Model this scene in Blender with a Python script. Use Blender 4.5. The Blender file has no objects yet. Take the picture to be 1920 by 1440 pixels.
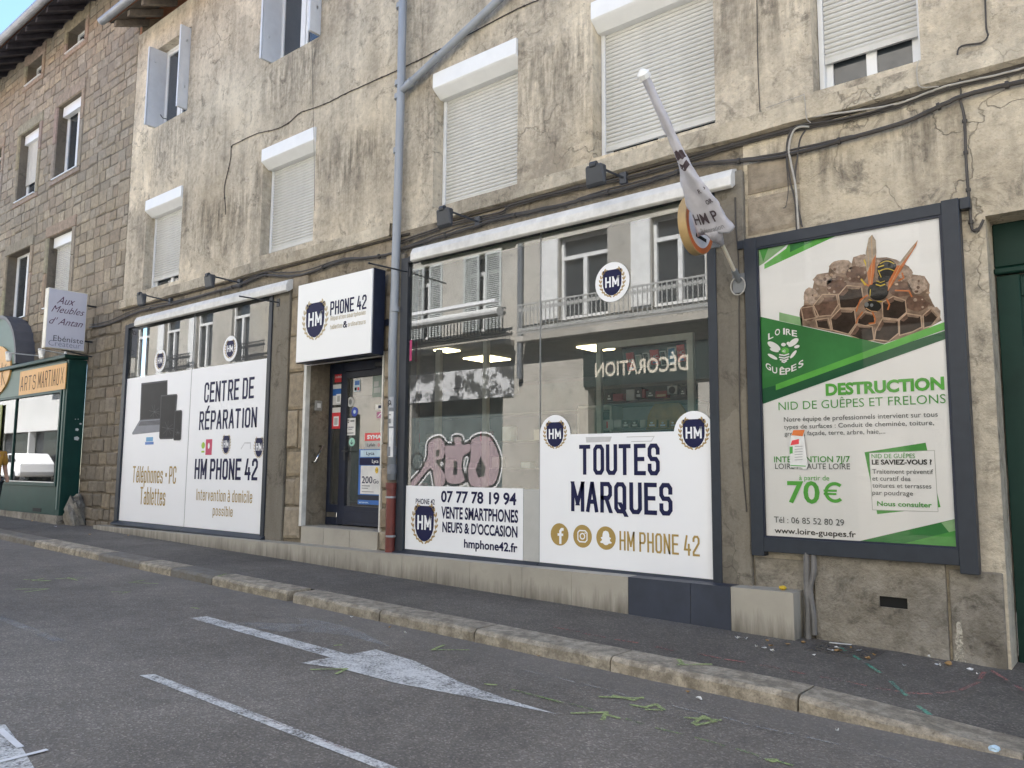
import bpy, bmesh, math, random
from mathutils import Vector
R = math.radians
sc = bpy.context.scene
COL = sc.collection
# ------------------------------------------------------------------ camera, sky, sun, exposure
CZ, CY, FPX = 1.45, -7.0, 1488.85
M = ((0.7691702587765868, 0.6390001992038663, 0.00747384980968936),
     (0.06378741059918512, -0.08840792797946072, 0.9940398405091366),
     (-0.635852403677622, 0.7641091438320823, 0.10876091692144174))
cam_d = bpy.data.cameras.new("camera"); cam = bpy.data.objects.new("camera", cam_d); COL.objects.link(cam)
cam_d.sensor_width = 36; cam_d.lens = 36 * FPX / 1920; cam_d.clip_start = .05; cam_d.clip_end = 1000
from mathutils import Matrix
rt, up, fw = (Vector(r).normalized() for r in M)
cam.matrix_world = Matrix(((rt.x, up.x, -fw.x, 0), (rt.y, up.y, -fw.y, CY), (rt.z, up.z, -fw.z, CZ), (0, 0, 0, 1)))
sc.camera = cam
SUN_EL, SUN_AZ = 52, 12
w = bpy.data.worlds.new("World"); sc.world = w; w.use_nodes = True
nt = w.node_tree; bg = nt.nodes["Background"]
sky = nt.nodes.new("ShaderNodeTexSky"); sky.sky_type = 'NISHITA'; sky.sun_disc = False
sky.sun_elevation = R(SUN_EL); sky.sun_rotation = R(SUN_AZ); sky.air_density = 1.0; sky.dust_density = .2; sky.ozone_density = 4
nt.links.new(sky.outputs[0], bg.inputs[0]); bg.inputs[1].default_value = .068
sd = bpy.data.lights.new("sun", 'SUN'); sd.energy = 5.0; sd.angle = R(.5); sd.color = (1, .98, .96)
so = bpy.data.objects.new("sun", sd); COL.objects.link(so); so.rotation_euler = (R(-(90 - SUN_EL)), 0, R(-SUN_AZ)); so.location = (0, 20, 30)
sc.view_settings.view_transform = 'Standard'; sc.view_settings.look = 'None'; sc.view_settings.gamma = 1
sc.view_settings.exposure = 2.7
sc.cycles.max_bounces = 8; sc.cycles.diffuse_bounces = 4; sc.cycles.caustics_reflective = False; sc.cycles.caustics_refractive = False
sc.cycles.sample_clamp_indirect = 6; sc.cycles.use_denoising = True

# ------------------------------------------------------------------ where things stand (facade at y = 0, street along x)
def ray(px, py):
    a, b = (px - 960) / FPX, (720 - py) / FPX
    return [M[0][i] * a + M[1][i] * b + M[2][i] for i in range(3)]
def at(px, py, Y=0.):
    d = ray(px, py); t = (Y - CY) / d[1]
    return (t * d[0], CZ + t * d[2])
def atX(px, py, X):
    d = ray(px, py); t = X / d[0]
    return (CY + t * d[1], CZ + t * d[2])
def atZ(px, py, Z):
    d = ray(px, py); t = (Z - CZ) / d[2]
    return (t * d[0], CY + t * d[1])
def gz(x): return .035 - .0165 * (x + 1)
def G(px, py, h=0.):
    z = 0
    for i in range(30):
        x, y = atZ(px, py, z); z = gz(x) + h
    return (x, y, z)
def P3(px, py, Y): x, z = at(px, py, Y); return (x, Y, z)

# ------------------------------------------------------------------ materials
MATS = {}
class N:
    def __init__(s, name):
        s.m = bpy.data.materials.new(name); s.m.use_nodes = True
        s.t = s.m.node_tree; s.b = s.t.nodes["Principled BSDF"]; s.out = s.t.nodes["Material Output"]
        s.pos = s.n("ShaderNodeNewGeometry").outputs["Position"]
    def n(s, k, **kw):
        o = s.t.nodes.new(k)
        for a, v in kw.items(): setattr(o, a, v)
        return o
    def l(s, a, b): s.t.links.new(a, b)
    def map(s, scale=(1, 1, 1), rot=(0, 0, 0)):
        m = s.n("ShaderNodeMapping"); m.inputs["Scale"].default_value = scale; m.inputs["Rotation"].default_value = rot
        s.l(s.pos, m.inputs[0]); return m.outputs[0]
    def noise(s, scale, detail=4, rough=.55, vec=None, dist=0):
        o = s.n("ShaderNodeTexNoise"); o.inputs["Scale"].default_value = scale; o.inputs["Detail"].default_value = detail
        o.inputs["Roughness"].default_value = rough; o.inputs["Distortion"].default_value = dist
        s.l(vec or s.pos, o.inputs["Vector"]); return o.outputs[0]
    def ramp(s, v, stops):
        o = s.n("ShaderNodeValToRGB"); e = o.color_ramp.elements
        while len(e) < len(stops): e.new(.5)
        for k, (p, c) in enumerate(stops):
            e[k].position = p; e[k].color = (c, c, c, 1) if not isinstance(c, tuple) else (*c, 1)
        s.l(v, o.inputs[0]); return o.outputs[0]
    def mix(s, f, a, b, mode='MIX'):
        o = s.n("ShaderNodeMix", data_type='RGBA', blend_type=mode)
        for v, i in ((f, 0), (a, 6), (b, 7)):
            if hasattr(v, "node"): s.l(v, o.inputs[i])
            elif isinstance(v, tuple): o.inputs[i].default_value = (*v, 1)
            else: o.inputs[i].default_value = v
        return o.outputs[2]
    def math(s, op, a, b=0.):
        o = s.n("ShaderNodeMath", operation=op)
        for i, v in enumerate((a, b)):
            if hasattr(v, "node"): s.l(v, o.inputs[i])
            else: o.inputs[i].default_value = v
        return o.outputs[0]
    def bump(s, h, strength=.5, dist=.01):
        o = s.n("ShaderNodeBump"); o.inputs["Strength"].default_value = strength; o.inputs["Distance"].default_value = dist
        s.l(h, o.inputs["Height"]); s.l(o.outputs[0], s.b.inputs["Normal"]); return o
    def col(s, c):
        if hasattr(c, "node"): s.l(c, s.b.inputs["Base Color"])
        else: s.b.inputs["Base Color"].default_value = (*c, 1)
    def rough(s, v):
        if hasattr(v, "node"): s.l(v, s.b.inputs["Roughness"])
        else: s.b.inputs["Roughness"].default_value = v

def pm(name, col, rough=.55, metal=0., var=.12, scale=6., bump=0., bscale=60., emit=0., spec=.5, streak=False):
    if name in MATS: return MATS[name]
    s = N(name)
    v = s.map((scale, scale, scale * .25)) if streak else s.map((scale,) * 3)
    f = s.ramp(s.noise(1, 5, .6, v), [(.3, 0.), (.7, 1.)])
    s.col(s.mix(f, tuple(c * (1 - var) for c in col), tuple(min(1, c * (1 + var)) for c in col)))
    s.rough(rough); s.b.inputs["Metallic"].default_value = metal; s.b.inputs["Specular IOR Level"].default_value = spec
    if bump: s.bump(s.noise(bscale, 4), bump, .01)
    if emit:
        s.b.inputs["Emission Color"].default_value = (*col, 1); s.b.inputs["Emission Strength"].default_value = emit
    MATS[name] = s.m; return s.m

def weathered(name, light, dark, soot, big=.8, fine=14, bump=.6, streak=.5, seed=0., cover=(.35, .72)):
    s = N(name)
    off = s.n("ShaderNodeVectorMath", operation='ADD'); s.l(s.pos, off.inputs[0]); off.inputs[1].default_value = (seed, seed * .7, seed * 1.3)
    v = off.outputs[0]
    mp = s.n("ShaderNodeMapping"); mp.inputs["Scale"].default_value = (2.6, 2.6, .35); s.l(v, mp.inputs[0])
    a = s.noise(big, 8, .66, v, .3); b = s.noise(1.5, 7, .65, mp.outputs[0]); c = s.noise(fine, 6, .7, v)
    sm = s.math('ADD', s.math('MULTIPLY', a, 1 - streak), s.math('MULTIPLY', b, streak))
    sm = s.math('ADD', s.math('MULTIPLY', sm, .72), s.math('MULTIPLY', c, .28))
    f = s.ramp(sm, [(cover[0], 0.), (cover[1], 1.)])
    col = s.mix(f, dark, light)
    warm = s.noise(.45, 4, .5, v); col = s.mix(s.ramp(warm, [(.5, 0.), (.75, .35)]), col, tuple(k * m for k, m in zip(light, (1.02, .93, .76))))
    d = s.noise(3.2, 9, .75, v, .6)
    col = s.mix(s.ramp(d, [(.54, 0.), (.66, .75)]), col, soot)
    d2 = s.noise(26, 5, .6, v)
    col = s.mix(s.ramp(d2, [(.6, 0.), (.72, .6)]), col, tuple(k * .8 for k in dark))
    pv = s.n("ShaderNodeTexVoronoi"); pv.inputs["Scale"].default_value = .42; nv_ = s.n("ShaderNodeVectorMath", operation='ADD'); s.l(v, nv_.inputs[0])
    n3 = s.n("ShaderNodeTexNoise"); n3.inputs["Scale"].default_value = 1.4; n3.inputs["Detail"].default_value = 5; s.l(v, n3.inputs["Vector"]); s.l(n3.outputs[1], nv_.inputs[1]); s.l(nv_.outputs[0], pv.inputs["Vector"])
    sc_ = s.n("ShaderNodeSeparateColor"); s.l(pv.outputs["Color"], sc_.inputs[0]); col = s.mix(1., col, s.ramp(sc_.outputs[0], [(.15, .84), (.85, 1.06)]), 'MULTIPLY')
    # fine cracks
    vo = s.n("ShaderNodeTexVoronoi", feature='DISTANCE_TO_EDGE'); vo.inputs["Scale"].default_value = 1.1
    wv = s.n("ShaderNodeVectorMath", operation='ADD'); s.l(v, wv.inputs[0])
    nn = s.n("ShaderNodeTexNoise"); nn.inputs["Scale"].default_value = 2.2; nn.inputs["Detail"].default_value = 6; s.l(v, nn.inputs["Vector"])
    s.l(nn.outputs[1], wv.inputs[1]); s.l(wv.outputs[0], vo.inputs["Vector"])
    cr = s.math('MULTIPLY', s.ramp(vo.outputs[0], [(.0, 1.), (.012, 0.)]), s.ramp(s.noise(.6, 3, .5, v), [(.5, 0.), (.62, .55)]))
    col = s.mix(cr, col, tuple(k * .45 for k in dark))
    s.col(col); s.rough(.92); s.b.inputs["Specular IOR Level"].default_value = .2
    lump = s.noise(5, 6, .6, v, .2); grit = s.noise(45, 4, .65, v)
    h = s.math('ADD', s.math('MULTIPLY', lump, 1.), s.math('MULTIPLY', grit, .35)); h = s.math('SUBTRACT', h, s.math('MULTIPLY', cr, .5))
    s.bump(h, bump, .05)
    return s.m

PLASTER = weathered("aged cream plaster", (.77, .685, .545), (.34, .30, .24), (.17, .148, .12), seed=3.1, cover=(.39, .60), bump=.9)
PLASTER2 = weathered("patched grey plaster", (.67, .60, .48), (.30, .268, .215), (.12, .108, .09), big=1.3, seed=11.7, cover=(.40, .62), bump=.8)
GRIME = weathered("sooty old masonry", (.40, .345, .265), (.17, .148, .115), (.07, .06, .048), big=1.6, bump=.9, seed=7.3, cover=(.4, .66))
BASEP = weathered("flaking base render", (.36, .335, .29), (.165, .15, .125), (.055, .05, .042), big=2.2, bump=1., seed=19.2, streak=.2, cover=(.4, .64))
CONC = weathered("old concrete pillar", (.27, .25, .21), (.15, .135, .11), (.08, .07, .055), big=1.5, fine=40, bump=.4, seed=23., streak=.7)
OPPW = weathered("opposite sandstone wall", (.46, .435, .385), (.34, .32, .28), (.20, .19, .165), big=1.0, bump=.3, seed=31.)

def stone_mat(name, base, seed=0.):
    s = N(name)
    at_ = s.n("ShaderNodeAttribute", attribute_name="tint")
    v = s.n("ShaderNodeVectorMath", operation='ADD'); s.l(s.pos, v.inputs[0]); v.inputs[1].default_value = (seed,) * 3; v = v.outputs[0]
    c = s.mix(1., base, at_.outputs[0], 'MULTIPLY')
    f = s.noise(9, 7, .7, v); c = s.mix(s.ramp(f, [(.35, .75), (.68, 0.)]), c, tuple(k * .42 for k in base))
    f2 = s.noise(.7, 5, .6, v); c = s.mix(s.ramp(f2, [(.42, 0.), (.7, .5)]), c, tuple(k * .5 for k in base))
    s.col(c); s.rough(.9); s.b.inputs["Specular IOR Level"].default_value = .2
    h = s.math('ADD', s.noise(12, 6, .65, v), s.math('MULTIPLY', s.noise(60, 3, .6, v), .4)); s.bump(h, .55, .03)
    return s.m
MORT = weathered("recessed lime mortar", (.235, .205, .165), (.125, .11, .09), (.07, .06, .05), big=1.4, bump=.6, seed=41., streak=.2)
STONE2 = stone_mat("sooty sandstone block", (.27, .238, .192), 3.)
STONE = stone_mat("split sandstone block", (.43, .38, .305))
BIGSTONE = stone_mat("grimy sandstone quoin", (.42, .36, .275), 5.)

def road_mat(name, base, lite, seed, grit=1.):
    s = N(name)
    v = s.n("ShaderNodeVectorMath", operation='ADD'); s.l(s.pos, v.inputs[0]); v.inputs[1].default_value = (seed,) * 3; v = v.outputs[0]
    vo = s.n("ShaderNodeTexVoronoi"); vo.inputs["Scale"].default_value = 95; s.l(v, vo.inputs["Vector"])
    sp = s.n("ShaderNodeSeparateColor"); s.l(vo.outputs["Color"], sp.inputs[0])
    agg = s.ramp(sp.outputs[0], [(0., .76), (.6, .98), (.86, 1.2), (1., 1.75)])
    big = s.ramp(s.noise(.55, 6, .62, v, .4), [(.3, .72), (.7, 1.28)])
    mid = s.ramp(s.noise(5, 5, .6, v), [(.3, .88), (.7, 1.12)])
    c = s.mix(1., base, agg, 'MULTIPLY'); c = s.mix(1., c, big, 'MULTIPLY'); c = s.mix(1., c, mid, 'MULTIPLY')
    mp = s.n("ShaderNodeMapping"); mp.inputs["Scale"].default_value = (.5, 5, 1); s.l(v, mp.inputs[0])
    st = s.noise(1.6, 7, .7, mp.outputs[0]); c = s.mix(s.ramp(st, [(.55, 0.), (.75, .35)]), c, lite)
    dk = s.noise(1.1, 6, .7, v, 1.); c = s.mix(s.ramp(dk, [(.6, 0.), (.74, .3)]), c, tuple(k * .6 for k in base))
    sy = s.n("ShaderNodeSeparateXYZ"); s.l(s.pos, sy.inputs[0])
    e = s.math('MULTIPLY', s.math('ADD', s.math('ADD', sy.outputs[1], 2.75), s.math('MULTIPLY', s.noise(1.3, 6, .7, v), -.6)), 1.2)
    c = s.mix(s.math('MULTIPLY', s.ramp(e, [(.0, 0.), (.75, 1.)]), .45 if seed == 0. else 0.), c, lite)
    s.col(c); s.rough(.85); s.b.inputs["Specular IOR Level"].default_value = .3
    s.bump(s.math('ADD', vo.outputs["Distance"], s.math('MULTIPLY', s.noise(30, 4, .6, v), .6)), .5 * grit, .008)
    return s.m
ASPH = road_mat("worn road asphalt", (.168, .151, .130), (.21, .195, .175), 0.)
PAVE = road_mat("dark pavement asphalt", (.122, .111, .097), (.16, .148, .13), 9., .8)

def worn_paint(name, col, keep=.5, soft=.12, scale=55):
    s = N(name)
    vo = s.n("ShaderNodeTexVoronoi"); vo.inputs["Scale"].default_value = 90; s.l(s.pos, vo.inputs["Vector"])
    f = s.math('ADD', s.math('MULTIPLY', s.noise(scale, 4, .7), .55), s.math('MULTIPLY', s.noise(4, 6, .65), .45))
    f = s.ramp(f, [(keep - soft, 0.), (keep + soft, 1.)])
    s.col(s.mix(s.noise(12, 4), tuple(k * .8 for k in col), col)); s.rough(.8)
    tr = s.n("ShaderNodeBsdfTransparent"); mx = s.n("ShaderNodeMixShader")
    s.l(f, mx.inputs[0]); s.l(tr.outputs[0], mx.inputs[1]); s.l(s.b.outputs[0], mx.inputs[2]); s.l(mx.outputs[0], s.out.inputs[0])
    return s.m
WPAINT = worn_paint("worn white road paint", (.68, .68, .66), .45, .10)
FPAINT = worn_paint("nearly worn away road paint", (.42, .42, .41), .56, .14)
SPRAYG = worn_paint("yellow green spray paint", (.38, .46, .19), .45, .12)
SPRAYR = worn_paint("faded red chalk line", (.42, .17, .15), .50, .12)
SPRAYT = worn_paint("faded green chalk line", (.13, .38, .27), .48, .12)
RUST = worn_paint("rusty red marker paint", (.26, .13, .09), .56, .1)

def kerb_mat():
    s = N("granite kerb stone")
    at_ = s.n("ShaderNodeAttribute", attribute_name="tint")
    c = s.mix(1., (.42, .39, .335), at_.outputs[0], 'MULTIPLY')
    c = s.mix(s.ramp(s.noise(9, 9, .75), [(.42, .75), (.62, 0.)]), c, (.13, .112, .085))
    c = s.mix(s.ramp(s.noise(60, 3, .6), [(.56, 0.), (.7, .5)]), c, (.09, .08, .065))
    s.col(c); s.rough(.85)
    s.bump(s.math('ADD', s.noise(18, 5, .65), s.math('MULTIPLY', s.noise(90, 3), .6)), .6, .018)
    return s.m
KERB = kerb_mat()

def glass_mat(name, ior=1.9, tint=(.93, .97, .95), dust=0.):
    s = N(name); s.t.nodes.remove(s.b)
    fr = s.n("ShaderNodeFresnel"); fr.inputs[0].default_value = ior
    tr = s.n("ShaderNodeBsdfTransparent"); tr.inputs[0].default_value = (*tint, 1)
    gl = s.n("ShaderNodeBsdfGlossy"); gl.inputs["Roughness"].default_value = .004
    mx = s.n("ShaderNodeMixShader"); s.l(fr.outputs[0], mx.inputs[0]); s.l(tr.outputs[0], mx.inputs[1]); s.l(gl.outputs[0], mx.inputs[2]); df = s.n("ShaderNodeBsdfDiffuse"); df.inputs[0].default_value = (.75, .76, .72, 1); m2 = s.n("ShaderNodeMixShader"); m2.inputs[0].default_value = dust
    s.l(mx.outputs[0], m2.inputs[1]); s.l(df.outputs[0], m2.inputs[2]); s.l(m2.outputs[0], s.out.inputs[0])
    return s.m
GLASS = glass_mat("shop window glass", 2.45, dust=.05)
THINGLASS = glass_mat("poster cover glass", 1.32, (1, 1, 1))
PANE = pm("dark window glass", (.035, .042, .05), .03, spec=.9, var=.2, scale=1)

NAVY = pm("navy grey painted steel", (.030, .036, .047), .42, spec=.3, var=.10, scale=9, bump=.03)
NAVYD = pm("dark navy paint", (.018, .023, .042), .4, spec=.3, var=.2, scale=5)
NAVYINK = pm("navy ink", (.018, .02, .065), .45, spec=.12, var=.05)
WHITE = pm("white vinyl panel", (.84, .85, .87), .32, spec=.12, var=.015, scale=1.2)
WPVC = pm("white pvc frame", (.76, .77, .77), .35, var=.03)
SLAT = pm("off white shutter slat", (.58, .575, .545), .45, var=.09, scale=3, streak=True)
BOXW = pm("white shutter box", (.80, .81, .81), .35, var=.03)
LINTEL = pm("chipped white paint on lintel", (.68, .67, .64), .5, var=.12, scale=9, bump=.15, bscale=25)
GOLD = pm("matt gold ink", (.40, .28, .095), .5, spec=.12, var=.06)
BEIGE = pm("pale gold ink", (.50, .42, .27), .5, spec=.12, var=.06)
PIPE = pm("grey pvc pipe", (.30, .325, .36), .42, var=.12, scale=3, streak=True, bump=.03, bscale=20)
REDPIPE = pm("oxblood painted iron", (.15, .032, .024), .5, var=.2, scale=6, bump=.1, bscale=30)
BLACK = pm("black ink", (.02, .02, .022), .5, spec=.12)
DARKM = pm("dark iron", (.028, .032, .038), .45, var=.2)
CABLE = pm("dark cable sheath", (.055, .05, .046), .6, var=.25, scale=5)
CABLEW = pm("pale cable sheath", (.40, .38, .34), .55, var=.2, scale=5)
def tile_mat(name, c0, dirt):
    s = N(name); mp = s.map((9, 9, .9)); f = s.noise(1.2, 7, .7, mp); sp = s.n("ShaderNodeSeparateXYZ"); s.l(s.pos, sp.inputs[0])
    c = s.mix(s.ramp(s.noise(2.5, 5), [(.3, 0.), (.7, 1.)]), tuple(k * .86 for k in c0), tuple(k * 1.1 for k in c0))
    g = s.math('ADD', s.math('MULTIPLY', f, .34), s.math('MULTIPLY', sp.outputs[2], -.55))      # splash stains rising from the pavement
    g = s.math('ADD', g, s.math('MULTIPLY', sp.outputs[0], -.0085)); c = s.mix(s.ramp(g, [(.06, 0.), (.20, .8)]), c, dirt)
    c = s.mix(s.ramp(s.noise(5, 8, .75), [(.55, 0.), (.7, .4)]), c, tuple(k * .6 for k in c0)); s.col(c); s.rough(.5); s.bump(s.noise(30, 4), .05, .01); return s.m
TILE = tile_mat("grey beige step tile", (.37, .345, .295), (.09, .078, .06))
TILED = pm("navy painted tile", (.035, .042, .062), .45, var=.25, scale=3)
GREEN = pm("bottle green paint", (.009, .046, .038), .45, spec=.25, var=.12, scale=4)
GREENL = pm("grey green paint", (.15, .21, .19), .5, spec=.25, var=.06, scale=4)
GATEG = pm("dark green gate paint", (.007, .030, .023), .5, spec=.2, var=.2, scale=3, bump=.05)
SHUT = pm("pale blue grey metal shutter", (.60, .62, .65), .4, var=.06)
ZINC = pm("zinc gutter", (.30, .32, .35), .4, metal=.35, var=.2, scale=4)
WOODD = pm("dark eaves timber", (.04, .038, .05), .7, var=.3, scale=6)
WOODR = pm("weathered rafter timber", (.17, .145, .12), .8, var=.3, scale=9, bump=.3)
CLAYT = pm("clay roof tile", (.34, .16, .09), .8, var=.3, scale=6, bump=.4)
ORANGE = pm("orange yellow board", (.66, .37, .12), .5, var=.06)
SILVER = pm("chrome", (.72, .72, .72), .15, metal=1.)
GREYM = pm("mid grey plastic", (.16, .17, .18), .5)
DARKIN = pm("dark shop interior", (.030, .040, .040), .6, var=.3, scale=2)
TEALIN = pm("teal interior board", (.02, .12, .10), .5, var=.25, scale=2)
REDC = pm("red card", (.66, .05, .06), .4)
LITEB = pm("pale blue card", (.50, .66, .78), .4)
BLUEC = pm("blue card", (.03, .14, .46), .4)
PALEG = pm("frosted grey panel", (.44, .44, .42), .5, var=.05)
LED = pm("lit ceiling panel", (1., .84, .5), .5, emit=2.2)

# ------------------------------------------------------------------ mesh helpers
ORI = {}
class MB:
    def __init__(s): s.v = []; s.f = []; s.mi = []; s.tint = {}
    def face(s, pts, m=0, tint=None):
        i = len(s.v); s.v += [tuple(p) for p in pts]; s.f.append(tuple(range(i, i + len(pts)))); s.mi.append(m)
        if tint is not None: s.tint[len(s.f) - 1] = tint
        return s
    def box(s, x0, x1, y0, y1, z0, z1, m=0):
        x0, x1 = min(x0, x1), max(x0, x1); y0, y1 = min(y0, y1), max(y0, y1); z0, z1 = min(z0, z1), max(z0, z1)
        i = len(s.v); s.v += [(x, y, z) for z in (z0, z1) for y in (y0, y1) for x in (x0, x1)]
        for q in ((0, 2, 3, 1), (4, 5, 7, 6), (0, 1, 5, 4), (2, 6, 7, 3), (0, 4, 6, 2), (1, 3, 7, 5)):
            s.f.append(tuple(i + k for k in q)); s.mi.append(m)
        return s
    def hexa(s, a, b, m=0):            # two quads (same winding): solid between
        i = len(s.v); s.v += [tuple(p) for p in a] + [tuple(p) for p in b]; n = len(a)
        s.f.append(tuple(i + k for k in reversed(range(n)))); s.mi.append(m)
        s.f.append(tuple(i + n + k for k in range(n))); s.mi.append(m)
        for k in range(n):
            j = (k + 1) % n; s.f.append((i + k, i + j, i + n + j, i + n + k)); s.mi.append(m)
        return s
    def prism_x(s, prof, x0, x1, m=0):  # prof: list of (y,z)
        return s.hexa([(x0, y, z) for y, z in prof], [(x1, y, z) for y, z in prof], m)
    def tube(s, pts, r, n=8, m=0, cap=True):
        pts = [Vector(p) for p in pts]; rings = []
        rr = r if isinstance(r, (list, tuple)) else [r] * len(pts)
        for k, p in enumerate(pts):
            d = (pts[min(k + 1, len(pts) - 1)] - pts[max(k - 1, 0)]).normalized()
            a = d.cross(Vector((0, 0, 1)) if abs(d.z) < .95 else Vector((0, 1, 0))).normalized(); b = d.cross(a)
            i = len(s.v); rings.append(i)
            s.v += [tuple(p + (a * math.cos(2 * math.pi * j / n) + b * math.sin(2 * math.pi * j / n)) * rr[k]) for j in range(n)]
        for k in range(len(rings) - 1):
            for j in range(n):
                q = (j + 1) % n
                s.f.append((rings[k] + j, rings[k] + q, rings[k + 1] + q, rings[k + 1] + j)); s.mi.append(m)
        if cap:
            s.f.append(tuple(rings[0] + j for j in reversed(range(n)))); s.mi.append(m)
            s.f.append(tuple(rings[-1] + j for j in range(n))); s.mi.append(m)
        return s
    def build(s, name, mats, parent=None, origin=None, bevel=0., smooth=False, recalc=True):
        if not isinstance(mats, (list, tuple)): mats = [mats]
        if parent is not None: o0 = ORI[parent.name]
        else:
            if origin is None:
                xs, ys, zs = zip(*s.v); origin = ((min(xs) + max(xs)) / 2, (min(ys) + max(ys)) / 2, min(zs))
            o0 = Vector(origin)
        me = bpy.data.meshes.new(name); me.from_pydata([Vector(v) - o0 for v in s.v], [], s.f)
        for m in mats: me.materials.append(m)
        me.polygons.foreach_set("material_index", s.mi)
        if s.tint:
            ca = me.color_attributes.new("tint", 'FLOAT_COLOR', 'CORNER')
            for p in me.polygons:
                t = s.tint.get(p.index, (1, 1, 1))
                for li in p.loop_indices: ca.data[li].color = (*t, 1)
        if bevel or recalc:
            b = bmesh.new(); b.from_mesh(me)
            if recalc: bmesh.ops.recalc_face_normals(b, faces=b.faces)
            if bevel: bmesh.ops.bevel(b, geom=b.edges, offset=bevel, segments=1, affect='EDGES', clamp_overlap=True)
            b.to_mesh(me); b.free()
        if smooth: me.polygons.foreach_set("use_smooth", [True] * len(me.polygons))
        me.update()
        o = bpy.data.objects.new(name, me); COL.objects.link(o)
        if parent is not None: o.parent = parent
        else: o.location = o0
        ORI[o.name] = o0
        return o
def tag(o, label, cat, group=None):
    o["label"] = label; o["category"] = cat
    if group: o["group"] = group
    return o
def thing(name, loc, label, cat, group=None):
    o = bpy.data.objects.new(name, None); COL.objects.link(o); o.location = loc; o.empty_display_size = .2
    ORI[o.name] = Vector(loc); return tag(o, label, cat, group)
def struct(o): o["kind"] = "structure"; return o

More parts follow.
